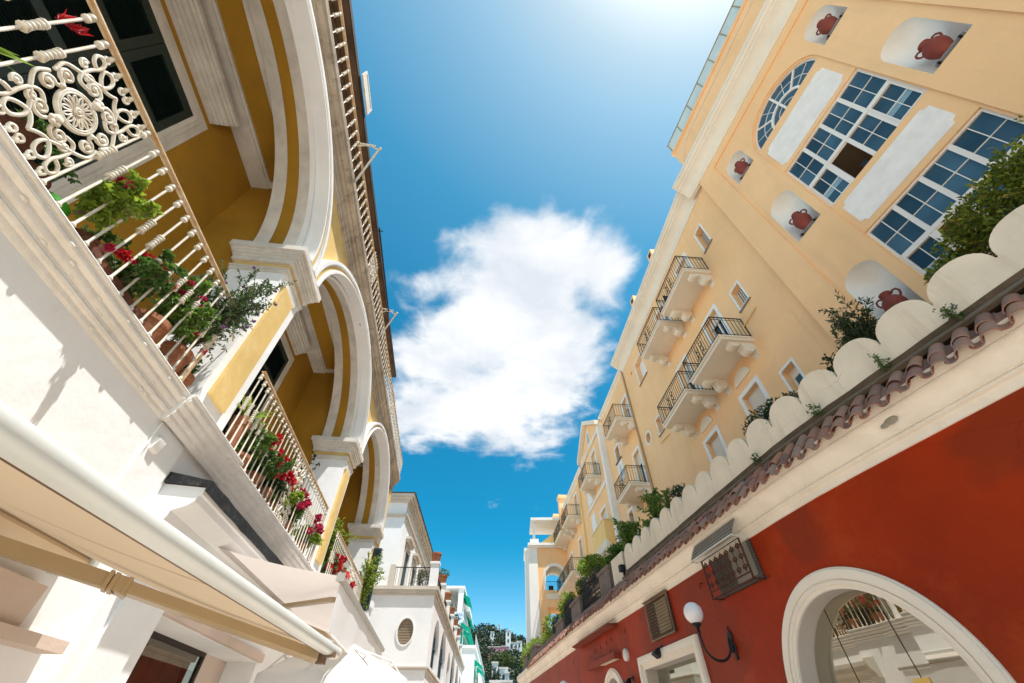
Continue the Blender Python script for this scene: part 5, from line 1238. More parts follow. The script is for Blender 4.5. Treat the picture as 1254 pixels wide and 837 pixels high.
MB(WF).wall([(-6, 0), (S_END, 0), (S_END, 16.3), (-6, 16.3)], [[(-1.18, 4.0), (3.53, 4.0), (3.53, 15.80), (-1.18, 15.80)]], 0, 0.05).build('near_wing_wall', M_PEACH, HO)
NW = 0.375
def nloop(c, z0, zs, n=18): return dd([(c-NW, z0), (c+NW, z0)]+ellp(c, NW, 0.36, zs, n))
NI = [(-0.62, 14.0, 14.83), (3.0, 14.0, 14.83), (-0.60, 10.42, 11.75), (3.0, 10.42, 11.75), (-0.60, 7.05, 8.36), (3.02, 7.05, 8.36)]
bayl = dd([(-0.035, 4.2), (2.425, 4.2)]+ellp(WC, 1.23, 1.20, 14.03))
MB(WF).wall([(-1.18, 4.0), (3.53, 4.0), (3.53, 15.80), (-1.18, 15.80)], [bayl]+[nloop(*n) for n in NI], -0.05, 0.04).build('recessed_field', M_PEACH, HO)
W1 = (0.0, 2.40, 10.33, 12.50); W2 = (0.02, 2.42-0.012, 7.17, 9.15)
fan = dd(ellp(WC, 1.165, 1.14, 14.04))
MB(WF).wall(bayl, [[(a, c), (b, c), (b, d), (a, d)] for a, b, c, d in ((W1[0], W1[1], W1[2], W1[3]), (W2[0], W2[1], W2[2], W2[3]))]+[fan], -0.09, 0.17).build('window_bay', M_PEACH, HO)
def notched(a, b, z0, z1, q=0.11):
    pts = []
    for cx, cz, sx, sz in ((a, z0, 1, 1), (b, z0, -1, 1), (b, z1, -1, -1), (a, z1, 1, -1)):
        arc = [(cx+sx*q*math.cos(t), cz+sz*q*math.sin(t)) for t in (0.0, 0.4, 0.8, 1.2, PI/2)]
        arc = [(cx+sx*q, cz)]+[(cx+sx*q*0.72, cz+sz*q*0.72)]+[(cx, cz+sz*q)]
        pts += arc if (sx*sz < 0) else arc[::-1]
    return pts
pn = MB(WF)
pn.prism(notched(0.17, 2.30, 12.62, 13.72), -0.088, -0.080).build('white_panel', M_PANEL, HO)
MB(WF).prism(notched(0.2, 2.28, 9.30, 10.14), -0.088, -0.080).build('white_panel', M_PANEL, HO)
# niches, apse-shaped, with glass-edged shelf
for c, z0, zs in NI:
    loops = []
    for q in range(9):
        e = q/8*PI/2; f = max(0.02, math.cos(e)); dp = -0.05-0.36*math.sin(e)
        loops.append([(c-NW*f, dp, z0)]+[(c+NW*f*(-1+2*k/6), dp, z0) for k in range(1, 6)]+[(c+NW*f, dp, z0)]+[(c+NW*f*math.cos(PI*k/18), dp, zs+0.36*f*math.sin(PI*k/18)) for k in range(19)])
    n_ = MB(WF).loft(loops, True, True)
    n_.bm.faces.ensure_lookup_table(); ff_ = [f for f in n_.bm.faces if len(f.verts) > 6 and f.calc_center_median().y > -0.1]
    bmesh.ops.delete(n_.bm, geom=ff_, context='FACES_ONLY'); n_ = n_.build('niche', M_NICH, HO, 50)
    MB(WF).box(c-0.27, c+0.27, -0.20, -0.055, z0+0.10, z0+0.112).build('shelf', M_SHELF, n_)
    for sg_ in (-0.2, 0.2): MB(WF).box(c+sg_-0.02, c+sg_+0.02, -0.14, -0.04, z0+0.075, z0+0.0995).build('shelf_clip', M_IRONB, n_)
JL = ['small red clay jar in the topmost niche right of the fan window', 'small red clay jar in the niche left of the fan window', 'largest-looking red clay jar, in the tall niche right of the middle paned window', 'red clay jar in the tall niche left of the middle paned window', 'red clay jar in the low right niche at the edge of the hotel', 'red clay jar in the lowest niche, half hidden by a terrace shrub']
jar0 = None
for (c, z0, zs), lab in zip(NI, JL):
    M = WF.mat(c, -0.125, z0+0.113) @ Matrix.Scale(1.15, 4)
    if jar0 is None:
        j = local_thing('clay_jar', lab, 'jar', M, 'two-handled jars in the hotel niches')
        b = MB(); b.lathe([(0.001, 0), (0.075, 0), (0.08, 0.01), (0.125, 0.11), (0.158, 0.22), (0.166, 0.29), (0.155, 0.36), (0.115, 0.425), (0.08, 0.45), (0.068, 0.47), (0.07, 0.52), (0.09, 0.55), (0.09, 0.565), (0.06, 0.565), (0.055, 0.48), (0.001, 0.47)], 28)
        b.build('jar_body', M_CLAY, j, 50)
        for sg in (1, -1):
            MB().tube([(sg*0.070, 0, 0.50), (sg*0.12, 0, 0.545), (sg*0.165, 0, 0.53), (sg*0.185, 0, 0.47), (sg*0.17, 0, 0.41), (sg*0.135, 0, 0.37)], 0.017, 8).build('handle', M_CLAY, j, 60)
        jar0 = j
    else:
        j = inst(jar0, M @ Matrix.Rotation(random.uniform(-0.5, 0.5), 4, 'Z')); j['label'] = lab
# paned windows: 4 columns x 2 rows, cross bars in every light
def paned(a, b, z0, z1, opening=None, blinds=()):
    d = -0.17; f = MB(WF); o = 0.055; mid = z0+(z1-z0)*0.49
    f.box(a, b, d-0.03, d+0.035, z0, z0+o).box(a, b, d-0.03, d+0.035, z1-o, z1).box(a, a+o, d-0.03, d+0.035, z0+o, z1-o).box(b-o, b, d-0.03, d+0.035, z0+o, z1-o)
    f.box(a+o, b-o, d-0.03, d+0.045, mid-0.045, mid+0.045)
    W_ = (b-a-2*o); cells = []
    for r, (u0, u1) in enumerate(((z0+o, mid-0.045), (mid+0.045, z1-o))):
        for k in range(4):
            c0_, c1_ = a+o+W_*k/4, a+o+W_*(k+1)/4
            if k: f.box(c0_-0.042, c0_+0.042, d-0.028, d+0.03, u0, u1)
            x0, x1 = c0_+(0.042 if k else 0), c1_-(0.042 if k < 3 else 0)
            casement = (r == 0 and k in (0, 3))
            if casement: f.box(x0, x0+0.03, d, d+0.05, u0, u1).box(x1-0.03, x1, d, d+0.05, u0, u1).box(x0+0.03, x1-0.03, d, d+0.05, u0, u0+0.03).box(x0+0.03, x1-0.03, d, d+0.05, u1-0.03, u1)
            cells.append((r, k, x0, x1, u0, u1))
    fo = f.build('window', M_FRAME, HO)
    mu = MB(WF)
    for r, k, x0, x1, u0, u1 in cells:
        if opening == (r, k): continue
        mx, mz = (x0+x1)/2, (u0+u1)/2
        mu.box(mx-0.0075, mx+0.0075, d-0.012, d+0.012, u0, u1).box(x0, mx-0.0075, d-0.012, d+0.012, mz-0.0075, mz+0.0075).box(mx+0.0075, x1, d-0.012, d+0.012, mz-0.0075, mz+0.0075)
    mu.build('glazing_bar', M_FRAME, fo)
    g = MB(WF)
    for r, k, x0, x1, u0, u1 in cells:
        mx_, mz_ = (x0+x1)/2, (u0+u1)/2
        if opening == (r, k):
            MB(WF).box(x0-0.4, x1+0.4, -2.0, -1.98, u0-0.3, u1+0.5).box(x0-0.4, x1+0.4, -1.98, -0.27, u1+0.48, u1+0.5).box(x0-0.42, x0-0.4, -1.98, -0.27, u0-0.3, u1+0.5).box(x1+0.4, x1+0.42, -1.98, -0.27, u0-0.3, u1+0.5).build('room', M_ROOM, fo)
            MB(WF).box(x0+0.12, x0+0.26, -0.34, -0.24, u0-0.1, u0+0.26).box(x0+0.36, x0+0.46, -0.34, -0.24, u0-0.1, u0+0.14).build('dark_object', M_IRONB, fo)
            continue
        for (xa, xb) in ((x0-0.02, mx_), (mx_, x1+0.02)):
            for (za, zb) in ((u0-0.02, mz_), (mz_, u1+0.02)):
                q = [random.uniform(-0.0035, 0.0035) for _ in range(2)]
                g.poly([(xa, d-0.006+q[0], za), (xb, d-0.006-q[0], za), (xb, d-0.006-q[0]+q[1], zb), (xa, d-0.006+q[0]+q[1], zb)])
    g.build('pane', M_GLS, fo)
    bl = MB(WF)
    for r, k in blinds:
        c = [q for q in cells if q[0] == r and q[1] == k][0]; _, _, x0, x1, u0, u1 = c
        for q in range(3): bl.box(x0, x1, d-0.004, d-0.001, u0+(u1-u0)*(0.34+q*0.055), u0+(u1-u0)*(0.38+q*0.055))
    if blinds: bl.build('blind', M_BLIND, fo)
    return fo
paned(W1[0]-0.01, W1[1]+0.01, W1[2]-0.01, W1[3]+0.01, (0, 2), ((0, 0), (0, 3)))
paned(W2[0]-0.01, W2[1]+0.01, W2[2]-0.01, W2[3]+0.01, (0, 2), ((0, 3), (0, 0)))
# fan window
fd = -0.17; ff = MB(WF); zb = 14.05
ff.band(ellp(WC, 1.18, 1.155, zb), ellp(WC, 1.125, 1.10, zb), fd+0.035, fd-0.03).band(ellp(WC, 0.56, 0.56, zb), ellp(WC, 0.49, 0.49, zb), fd+0.035, fd-0.02)
ff.box(WC-1.12, WC+1.12, fd-0.03, fd+0.035, zb-0.01, zb+0.05)
for k, w_ in ((1.5, .024), (3, .03), (4.5, .024)):
    a = PI*k/6; ca, sa = math.cos(a), math.sin(a)
    r0_, r1_ = (0.55 if k != 3 else 0.05), 1.12
    ff.loft([[(WC+ca*r-sa*w_*x, fd+dd_, zb+sa*r*0.98+ca*w_*x) for x, dd_ in ((-1, 0.03), (1, 0.03), (1, -0.02), (-1, -0.02))] for r in (r0_, r1_)], True, True)
fo = ff.build('fan_window', M_FRAME, HO, 40)
mb_ = MB(WF)
for rr in (0.83,): mb_.band(ellp(WC, rr+0.006, rr, zb), ellp(WC, rr-0.006, rr-0.012, zb), fd+0.012, fd-0.01)
for k in range(4):
    a = PI*(k+0.5)/4; ca, sa = math.cos(a), math.sin(a)
    mb_.loft([[(WC+ca*r-sa*0.006*x, fd+q, zb+sa*r+ca*0.006*x) for x, q in ((-1, 0.012), (1, 0.012), (1, -0.01), (-1, -0.01))] for r in (0.55, 1.1)], True, True)
mb_.band(ellp(WC, 0.30, 0.30, zb), ellp(WC, 0.29, 0.29, zb), fd+0.012, fd-0.01)
mb_.build('glazing_bar', M_FRAME, fo)
MB(WF).wall(dd(ellp(WC, 1.13, 1.11, zb)), [], fd-0.006).build('pane', M_GLS, fo)
# main cornice, attic and glass roof rail of the near wing
HC = [(-0.1, 16.15), (0.03, 16.16), (0.035, 16.22), (0.07, 16.26), (0.10, 16.40), (0.17, 16.54), (0.28, 16.64), (0.36, 16.68), (0.37, 16.74), (0.42, 16.76), (0.47, 16.84), (0.50, 16.85), (0.505, 17.0), (-0.2, 17.06)]
MB(WF).prof(HC, -6, 4.86, 0.003, 0.8).build('cornice', M_HTRIM, HO, 28)
MB(WF).box(-6, S_END, -0.6, 0.05, 17.0, 19.15).box(-6, S_END+0.06, -0.6, 0.11, 19.15, 19.3).build('attic', M_PEACH, HO)
MB(WF).tube([(-3, 0.07, 18.75), (3.2, 0.07, 18.75), (3.75, 0.07, 18.6), (3.95, 0.07, 18.1), (4.15, 0.07, 17.9)], 0.022, 6).build('roof_cable', M_HTRIM, HO, 60)
rg = MB(WF).box(-6, 4.2, 0.06, 0.075, 19.34, 20.05)
rail_ = rg.build('roof_glass_rail', plaster('milky rail glass', (0.58, 0.64, 0.60), var=0.06, rough=0.25, bump=0), HO)
rp = MB(WF).box(-6, 4.22, 0.05, 0.095, 20.05, 20.10).box(-6, 4.22, 0.05, 0.095, 19.30, 19.34)
for k in range(13): s = 4.18-0.8*k; rp.box(s-0.03, s, 0.045, 0.10, 19.34, 20.05)
rp.build('rail_frame', plaster('brass-brown rail', (0.33, 0.25, 0.13), var=0.1, bump=0), rail_)

# ---------------------------------------------------------------- balcony wing
BE = 15.78
def rect(a, b, c, d): return [(a, c), (b, c), (b, d), (a, d)]
circ_ = lambda c, z, r: [(c+r*math.cos(2*PI*k/24), z+r*math.sin(2*PI*k/24)) for k in range(24)]
WIN = [(6.33, 6.74, 14.08, 15.18, 'slot'), (6.44, 6.86, 10.90, 11.66, 'bars'), (6.46, 6.92, 7.68, 8.36, 'teal'), (13.25, 14.15, 14.05, 15.28, 'white'), (13.36, 13.79, 10.98, 11.66, 'white'), (13.4, 13.9, 7.6, 8.4, 'teal')]
DOOR = [(7.72, 8.52, 13.25, 15.3), (10.15, 10.95, 13.25, 15.3), (7.74, 8.52, 9.85, 12.02), (10.18, 10.94, 9.85, 12.02), (7.76, 8.56, 6.7, 8.80), (10.22, 11.02, 6.7, 8.82)]
MB(WF).box(4.19, S_END, -1.2, -0.002, 0, 16.3).build('wing_return', M_PEACH, HO)
MB(BF).wall([(5.2, 0), (BE, 0), (BE, 16.6), (5.2, 16.6)], [rect(*w[:4]) for w in WIN]+[rect(*d) for d in DOOR]+[circ_(14.9, 11.5, 0.25), circ_(14.73, 15.26, 0.10)], 0, 0.24).build('balcony_wing_wall', M_PEACH, HO)
for a, b, z0, z1, kind in WIN:
    m = MB(BF); t = 0.07
    m.box(a-t, a, -0.003, 0.02, z0-t, z1+t).box(b, b+t, -0.003, 0.02, z0-t, z1+t).box(a, b, -0.003, 0.02, z1, z1+t).box(a, b, -0.003, 0.02, z0-t, z0)
    o = m.build('small_window', M_HWHITE, HO)
    MB(BF).box(a-t-0.02, b+t+0.02, -0.003, 0.06, z0-t-0.03, z0-t).build('sill', plaster('grey sill', (0.3, 0.27, 0.25), bump=0), o)
    MB(BF).box(a-0.01, b+0.01, -0.235, -0.225, z0-0.01, z1+0.01).build('pane', {'slot': plaster('grey recess', (0.40, 0.36, 0.31), bump=0), 'bars': M_GLS2, 'teal': glassmat('teal glass', (0.03, 0.13, 0.17)), 'white': M_HWHITE}[kind], o)
    if kind == 'bars':
        q = MB(BF)
        for k in range(5): q.box(a+0.04+k*0.085, a+0.07+k*0.085, -0.2, -0.17, z0, z1)
        q.build('window_bar', M_HWHITE, o)
    if kind == 'teal': MB(BF).box(a, a+0.05, -0.224, -0.2, z0, z1).box(b-0.05, b, -0.224, -0.2, z0, z1).box(a+0.05, b-0.05, -0.224, -0.2, z1-0.22, z1).build('frame', M_HWHITE, o)
m = MB(BF); m.band(circ_(14.9, 11.5, 0.33)+[circ_(14.9, 11.5, 0.33)[0]], circ_(14.9, 11.5, 0.25)+[circ_(14.9, 11.5, 0.25)[0]], 0.02, -0.002)
o = m.build('round_window', M_HWHITE, HO, 60); MB(BF).prism(circ_(14.9, 11.5, 0.25), -0.22, -0.2).prism(circ_(14.73, 15.26, 0.10), -0.22, -0.2).build('pane', plaster('grey vent', (0.36, 0.32, 0.28), bump=0), o)
def door(fr, a, b, z0, z1, d0=0.0, blind=None, sur=0.13, surround=True):
    m = MB(fr)
    if surround: m.box(a-sur, a, d0-0.003, d0+0.035, z0, z1+sur).box(b, b+sur, d0-0.003, d0+0.035, z0, z1+sur).box(a, b, d0-0.003, d0+0.035, z1, z1+sur)
    else: m.box(a, b, d0-0.2, d0-0.15, z1-0.05, z1)
    o = m.build('balcony_door', M_HWHITE, HO)
    MB(fr).box(a, b, d0-0.225, d0-0.215, z0, z1).build('pane', M_GLS2, o)
    f = MB(fr); f.box(a, a+0.06, d0-0.214, d0-0.17, z0, z1).box(b-0.06, b, d0-0.214, d0-0.17, z0, z1).box(a+0.06, b-0.06, d0-0.214, d0-0.17, z1-0.06, z1).box((a+b)/2-0.03, (a+b)/2+0.03, d0-0.214, d0-0.17, z0, z1-0.06)
    f.build('frame', M_HWHITE, o)
    if blind: MB(fr).box(a+0.005, b-0.005, d0-0.16, d0-0.13, z1-blind, z1-0.002).build('roller_blind', plaster('cream roller blind', (0.66, 0.58, 0.48), var=0.03, bump=0.05, bscale=60), o)
    return o
for k, (a, b, z0, z1) in enumerate(DOOR): door(BF, a, b, z0, z1, 0.0, {0: 0.4, 1: 0.5, 2: 0.35, 3: 0.7, 4: 1.9, 5: 0.9}[k])
for c in (8.16, 10.62):
    MB(BF).prism([(c+0.42*math.cos(PI*k/16), 9.2+0.36*math.sin(PI*k/16)) for k in range(17)], -0.002, 0.03).build('lunette', M_HTRIM, HO)
MB(BF).tube([(6.4, 0.04, 10.40), (7.1, 0.04, 10.36)], 0.02, 6).tube([(13.0, 0.04, 10.5), (13.9, 0.04, 10.6)], 0.02, 6).build('pipe', M_PEACH2, HO, 60)
MB(BF).tube([(BE-0.06, 0.05, 0.5), (BE-0.06, 0.05, 16.4)], 0.055, 8).build('drainpipe', plaster('tan drainpipe', (0.46, 0.30, 0.15), bump=0.05), HO, 60)
MB(BF).prof([(d, z-0.02) for d, z in HC], 5.2, 15.88, 0.003, 0.8).build('cornice', M_HTRIM, HO, 28)
MB(BF).box(5.2, BE, -6, -0.1, 16.6, 17.02).build('roof_slab', M_HTRIM, HO)
for s in (9.5, 12.3):
    MB(BF).box(s-0.22, s+0.22, -0.35, 0.05, 17.0, 18.45).build('chimney', M_PEACH, HO)
    MB(BF).box(s-0.12, s+0.12, 0.051, 0.06, 18.1, 18.35).build('chimney_vent', M_DKSLOT, HO)
BALC = {}
def balcony(fr, s0, s1, z, d0=0.0, out=1.0, H=0.80):
    """slab on two scrolled brackets with an iron railing"""
    w_ = s1-s0
    o = MB(fr).box(s0, s1, d0-0.1, d0+out-0.02, z, z+0.10).box(s0-0.03, s1+0.03, d0-0.1, d0+out+0.03, z+0.10, z+0.15).build('balcony', M_HTRIM, HO)
    for c in (s0+0.20, s1-0.20):
        pr = [(d0-0.01, z-0.002), (d0+0.74, z-0.002), (d0+0.76, z-0.05)]
        for k in range(9): a = PI*k/8; pr.append((d0+0.60+0.15*math.cos(a), z-0.06-0.13*math.sin(a)))
        pr += [(d0+0.40, z-0.10), (d0+0.385, z-0.16)]
        for k in range(9): a = PI*k/8; pr.append((d0+0.22+0.16*math.cos(a), z-0.19-0.17*math.sin(a)))
        pr += [(d0+0.03, z-0.40), (d0-0.01, z-0.46)]
        MB(fr).prism_s(pr, c-0.125, c+0.125).build('bracket', M_HTRIM, o)
    r = MB(fr); zt = z+0.15+H; e = 0.02
    for a, b in (((s0, d0+0.02), (s0, d0+out)), ((s0, d0+out), (s1, d0+out)), ((s1, d0+out), (s1, d0+0.02))):
        pa, pb = Vector((a[0], a[1], 0)), Vector((b[0], b[1], 0)); n = max(2, int((pb-pa).length/0.115))
        for zz, t in ((zt, 0.018), (zt-0.10, 0.009), (z+0.22, 0.010)): r.tube([(pa.x, pa.y, zz), (pb.x, pb.y, zz)], t, 5)
        for k in range(n+1):
            p = pa.lerp(pb, k/n); r.tube([(p.x, p.y, z+0.14), (p.x, p.y, zt)], 0.0085 if k not in (0, n) else 0.015, 4)
    ra = r.build('railing', M_IRONB, o)
    sc_ = MB(fr)
    for c in ([s0+w_*0.5] if w_ < 2.6 else [s0+w_*q for q in (0.2, 0.5, 0.8)]):
        for q in range(3):
            for sg in (1, -1): sc_.tube([(c+sg*(0.16+0.11*math.cos(a*0.6+q)*(1-0.06*a)), d0+out+0.005, z+0.30+0.19*q+0.085*math.sin(a*0.6+q)) for a in range(10)], 0.012, 5)
    sc_.build('scrollwork', M_IRONB, ra)
    return o
for s0, s1, z in ((7.06, 9.10, 13.13), (9.46, 11.52, 13.13), (7.08, 9.10, 9.72), (9.52, 11.56, 9.72)): balcony(BF, s0, s1, z)

# ---------------------------------------------------------------- farther wings C, D, E and the end portal
CE = 20.95
MB(BF).wall([(BE-0.02, 0), (CE, 0), (CE, 16.9), (BE-0.02, 16.9)], [rect(16.45, 17.15, 13.3, 15.15), rect(16.55, 17.35, 9.95, 12.0), rect(19.0, 19.6, 12.95, 13.7), rect(19.0, 19.6, 9.3, 10.0)], -0.18, 0.2).build('middle_wing_wall', M_PEACH, HO)
MB(BF).prof([(-0.3, 16.55), (-0.16, 16.56), (-0.12, 16.66), (-0.02, 16.74), (-0.01, 16.86), (-0.5, 16.95)], BE+0.1, CE).build('eave', M_HTRIM, HO, 28)
MB(BF).box(BE+0.1, CE, -6, -0.3, 16.9, 16.98).build('roof_slab', M_HTRIM, HO)
door(BF, 16.45, 17.15, 13.3, 15.15, -0.18, 0.5); door(BF, 16.55, 17.35, 9.95, 12.0, -0.18, 0.6)
balcony(BF, 15.98, 17.92, 13.22, -0.18, 1.05); balcony(BF, 16.08, 18.02, 9.80, -0.18, 1.05)
for z0 in (12.95, 9.3):
    w_ = MB(BF).box(18.9, 19.0, -0.183, -0.15, z0-0.1, z0+0.85).box(19.6, 19.7, -0.183, -0.15, z0-0.1, z0+0.85).box(19.0, 19.6, -0.183, -0.15, z0+0.75, z0+0.85).build('small_window', M_HWHITE, HO)
    MB(BF).box(19.0, 19.6, -0.39, -0.38, z0, z0+0.75).build('pane', M_GLS2, w_); MB(BF).box(18.85, 19.75, -0.183, -0.08, z0-0.16, z0-0.1).build('sill', M_STONE, w_)
    MB(BF).box(18.9, 19.7, -0.183, -0.15, z0-1.25, z0-0.17).build('panel', M_HWHITE, w_)
    MB(BF).prism([(19.3+0.2*math.cos(k*PI/8), z0-0.7+0.36*math.sin(k*PI/8)) for k in range(16)], -0.148, -0.14).build('panel_relief', plaster('grey-blue relief', (0.62, 0.63, 0.66), bump=0.05), w_)
DE = 26.1
MB(BF).wall([(CE, 0), (DE, 0), (DE, 16.3), (23.55, 18.0), (CE, 16.3)], [rect(22.6, 23.5, 13.4, 15.5), rect(22.3, 23.4, 9.4, 11.6)], 0.05, 0.2).build('gabled_wing_wall', M_PEACH, HO)
MB(BF).prism([(CE-0.1, 16.3), (CE-0.1, 16.62), (23.55, 18.35), (DE+0.1, 16.62), (DE+0.1, 16.3), (23.55, 18.03)], 0.02, 0.34).build('gable_coping', M_HTRIM, HO)
MB(BF).prism([(CE-0.1, 16.6), (23.55, 18.34), (DE+0.1, 16.6)], -6, 0.02).build('gable_roof', M_HTRIM, HO)
MB(BF).box(CE+0.25, DE-0.1, 0.052, 0.14, 16.0, 16.28).build('string_course', M_HTRIM, HO); MB(BF).box(CE+0.25, DE, 0.052, 0.12, 12.55, 12.8).build('string_course', M_HTRIM, HO)
MB(BF).box(CE-0.02, CE+0.28, -0.2, 0.16, 0, 16.3).build('white_pilaster', M_HWHITE, HO)
nb = MB(BF).prism(dd([(23.2, 16.5), (23.9, 16.5)]+ellp(23.55, 0.35, 0.35, 17.15, 14)), 0.052, 0.07).build('gable_niche', M_HWHITE, HO); MB(BF).prism(dd([(23.3, 16.55), (23.8, 16.55)]+ellp(23.55, 0.25, 0.25, 17.12, 14)), 0.071, 0.075).build('niche_shadow_panel', plaster('grey panel', (0.5, 0.44, 0.36), bump=0), nb)
door(BF, 22.6, 23.5, 13.4, 15.5, 0.05, 0.5); balcony(BF, 22.15, 24.15, 13.3, 0.05, 0.9)
door(BF, 22.3, 23.4, 9.4, 11.6, 0.05, 0.6, surround=True)
# bay window balcony with solid panels
ob = MB(BF).prism_s([(0, 9.2), (0.3, 9.2), (0.55, 9.55), (0.55, 10.55), (0, 10.55)], 21.6, 24.2).build('bay_parapet', M_PEACH2, HO); MB(BF).box(21.55, 24.25, 0.05, 0.60, 10.55, 10.62).prism_s([(0, 9.19), (0.28, 9.19), (0.5, 9.5), (0.57, 9.55), (0.57, 9.2), (0.2, 8.95), (0, 8.9)], 21.58, 24.22).build('bay_moulding', M_HTRIM, ob)
MB(BF).box(24.5, 25.6, 0.055, 0.09, 12.9, 14.0).box(24.5, 25.4, 0.055, 0.09, 11.0, 12.2).box(24.4, 25.5, 0.055, 0.09, 9.3, 10.4).build('white_relief_panel', M_HWHITE, HO)
EE = 34.4
MB(BF).wall([(DE, 0), (EE, 0), (EE, 16.1), (DE, 16.1)], [rect(28.7, 29.5, 13.45, 15.4), rect(28.8, 29.6, 10.0, 12.2), rect(31.9, 32.8, 10.0, 12.2)], 0.0, 0.2).build('far_wing_wall', M_PEACH, HO)
MB(BF).prof([(-0.1, 15.8), (0.05, 15.82), (0.10, 15.95), (0.22, 16.05), (0.25, 16.2), (-0.3, 16.25)], DE, EE).build('eave', M_HTRIM, HO, 28)
MB(BF).box(27.45, 27.75, 0.0, 0.12, 9, 15.85).build('pilaster_strip', M_PEACH2, HO)
door(BF, 28.7, 29.5, 13.45, 15.4, 0, 0.4); door(BF, 28.8, 29.6, 10.0, 12.2, 0, 0.4); door(BF, 31.9, 32.8, 10.0, 12.2, 0, 0.4)
balcony(BF, 28.05, 30.3, 13.25, 0, 1.0); balcony(BF, 30.75, 33.7, 13.25, 0, 1.05); balcony(BF, 28.3, 33.7, 9.75, 0, 1.05)
MB(BF).box(33.2, 33.7, -0.2, 0.45, 15.0, 17.0).box(33.1, 33.8, -0.25, 0.5, 17.0, 17.3).build('chimney', M_PEACH, HO); MB(BF).box(36.5, 37.3, -0.3, 0.3, 14, 16.8).box(36.4, 37.4, -0.4, 0.4, 16.8, 17.0).build('chimney', M_PEACH, HO)
# portal standing across the end of the terrace
PY = 34.5
def PX(x, d, z): return Vector((x, PY-d, z))
class Port:
    knots = ()
    def w(self, s, d, z): return Vector((s, PY-d, z))
PT = Port()
parch = dd([(2.63, 10.2), (4.12, 10.2), (4.12, 11.15)]+[(3.375+0.745*math.cos(PI*k/20), 11.15+0.72*math.sin(PI*k/20)) for k in range(21)]+[(2.63, 11.15)])
pb_ = MB(PT).wall([(1.42, 0), (4.9, 0), (4.9, 13.35), (1.42, 13.35)], [parch, rect(2.63, 4.12, 0.3, 9.1)], 0, 2.2)
pb_.build('portal_wall', M_PEACH, HO)
MB(PT).box(1.35, 2.05, -2.2, 0.06, 0, 13.3).box(1.08, 1.36, -2.4, -0.2, 0, 13.0).box(1.0, 1.42, -2.5, -0.1, 13.0, 13.25).build('portal_pier', M_HWHITE, HO)
MB(PT).band([(3.375+0.93*math.cos(PI*k/20), 11.15+0.93*math.sin(PI*k/20)) for k in range(21)], [(3.375+0.747*math.cos(PI*k/20), 11.15+0.722*math.sin(PI*k/20)) for k in range(21)], 0.02, -0.01).box(2.44, 2.63, 0.001, 0.02, 10.2, 11.15).build('arch_trim', M_HWHITE, HO, 40)
MB(PT).box(1.3, 4.9, -2.3, 0.35, 13.32, 13.5).box(1.4, 4.9, -2.3, 0.2, 13.2, 13.32).build('portal_cornice', M_HWHITE, HO)
MB(PT).box(2.63, 4.12, -2.2, 0.05, 9.6, 9.95).build('portal_floor', M_HTRIM, HO)
MB(PT).reveal([(x+(0.004 if x < 3.375 else -0.004), z-0.004) for x, z in parch], 0.0, -2.2).build('arch_lining', M_HTRIM, HO, 30)
pr_ = MB(PT).tube([(2.63, -0.05, 11.0-0.2), (4.12, -0.05, 10.8)], 0.016, 5)
for k in range(15): pr_.tube([(2.68+k*0.1, -0.05, 9.95), (2.68+k*0.1, -0.05, 10.8)], 0.008, 4)
pr_.build('portal_railing', M_IRONB, HO)
MB(PT).box(2.85, 3.2, -0.5, -0.2, 9.95, 10.55).build('dark_planter', M_IRONB, HO)
MB(PT).prism([(2.1, 13.5), (4.9, 13.5), (4.9, 15.1), (4.3, 15.0)], -2.2, -0.3).build('stair_wall', M_PEACH2, HO)
MB(PT).box(1.6, 4.9, -3, 0.3, 15.35, 15.55).box(1.75, 1.95, -0.4, -0.2, 13.5, 15.35).box(1.5, 2.2, -0.5, 0.2, 13.5, 13.85).build('pavilion_roof', M_HWHITE, HO)
# balcony furniture
t = thing('balcony_chair', 'dark chair on the upper right hotel balcony nearest the cornice', 'chair', BF.w(8.75, 0.6, 13.28), 'chairs on hotel balconies')
MB(BF).box(8.58, 8.92, 0.42, 0.78, 13.66, 13.70).build('seat', M_IRONB, t); MB(BF).box(8.89, 8.92, 0.42, 0.78, 13.70, 14.15).build('backrest', M_IRONB, t)
for s in (8.59, 8.89):
    for d in (0.43, 0.75): MB(BF).box(s, s+0.025, d, d+0.025, 13.28, 13.66).build('leg', M_IRONB, t)

# ================================================================== terrace plants, pillars and railings
random.seed(44)
GT = 'shrubs in pots on the terrace'
t = thing('citrus_shrub', 'large spreading green shrub with golden leaves in front of the lowest paned windows', 'shrub', (6.0, 1.95, 4.88), GT)
bl_ = [((5.97, 2.20, 6.10), 0.36, (1, 1, .9)), ((5.84, 2.62, 6.22), 0.22, (1, 1, .8)), ((5.95, 2.35, 6.36), 0.26, (1, 1, .9)), ((5.76, 2.9, 5.9), 0.22, (1, 1, .7)), ((5.90, 2.50, 6.06), 0.26, (1, 1, .8)), ((5.78, 2.80, 6.00), 0.20, (1, 1, .7)), ((6.02, 1.95, 6.34), 0.30, (1, 1, .9)), ((5.72, 2.98, 6.03), 0.13, (1.2, 1, .6)), ((6.1, 1.72, 6.35), 0.34, (1, 1, 1)), ((6.05, 1.7, 5.9), 0.4, (1, 1, 1)), ((5.92, 2.2, 5.75), 0.35, (1, 1, 1)), ((6.2, 1.2, 6.2), 0.5, (1, 1, 1))]
pot(t, (6.0, 1.95, 4.88), 0.28, 0.5)
m = MB()
for c, r, sq in bl_: m.tube([(6.0, 1.95, 5.3), Vector((6.0, 1.95, 5.5)).lerp(Vector(c), 0.5), c], 0.022, 6, r1=0.006)
m.build('stem', M_STEM, t, 60); crown(t, bl_, 9000, 0.075, 0.042, M_LEAFO, 'foliage', 0.2)
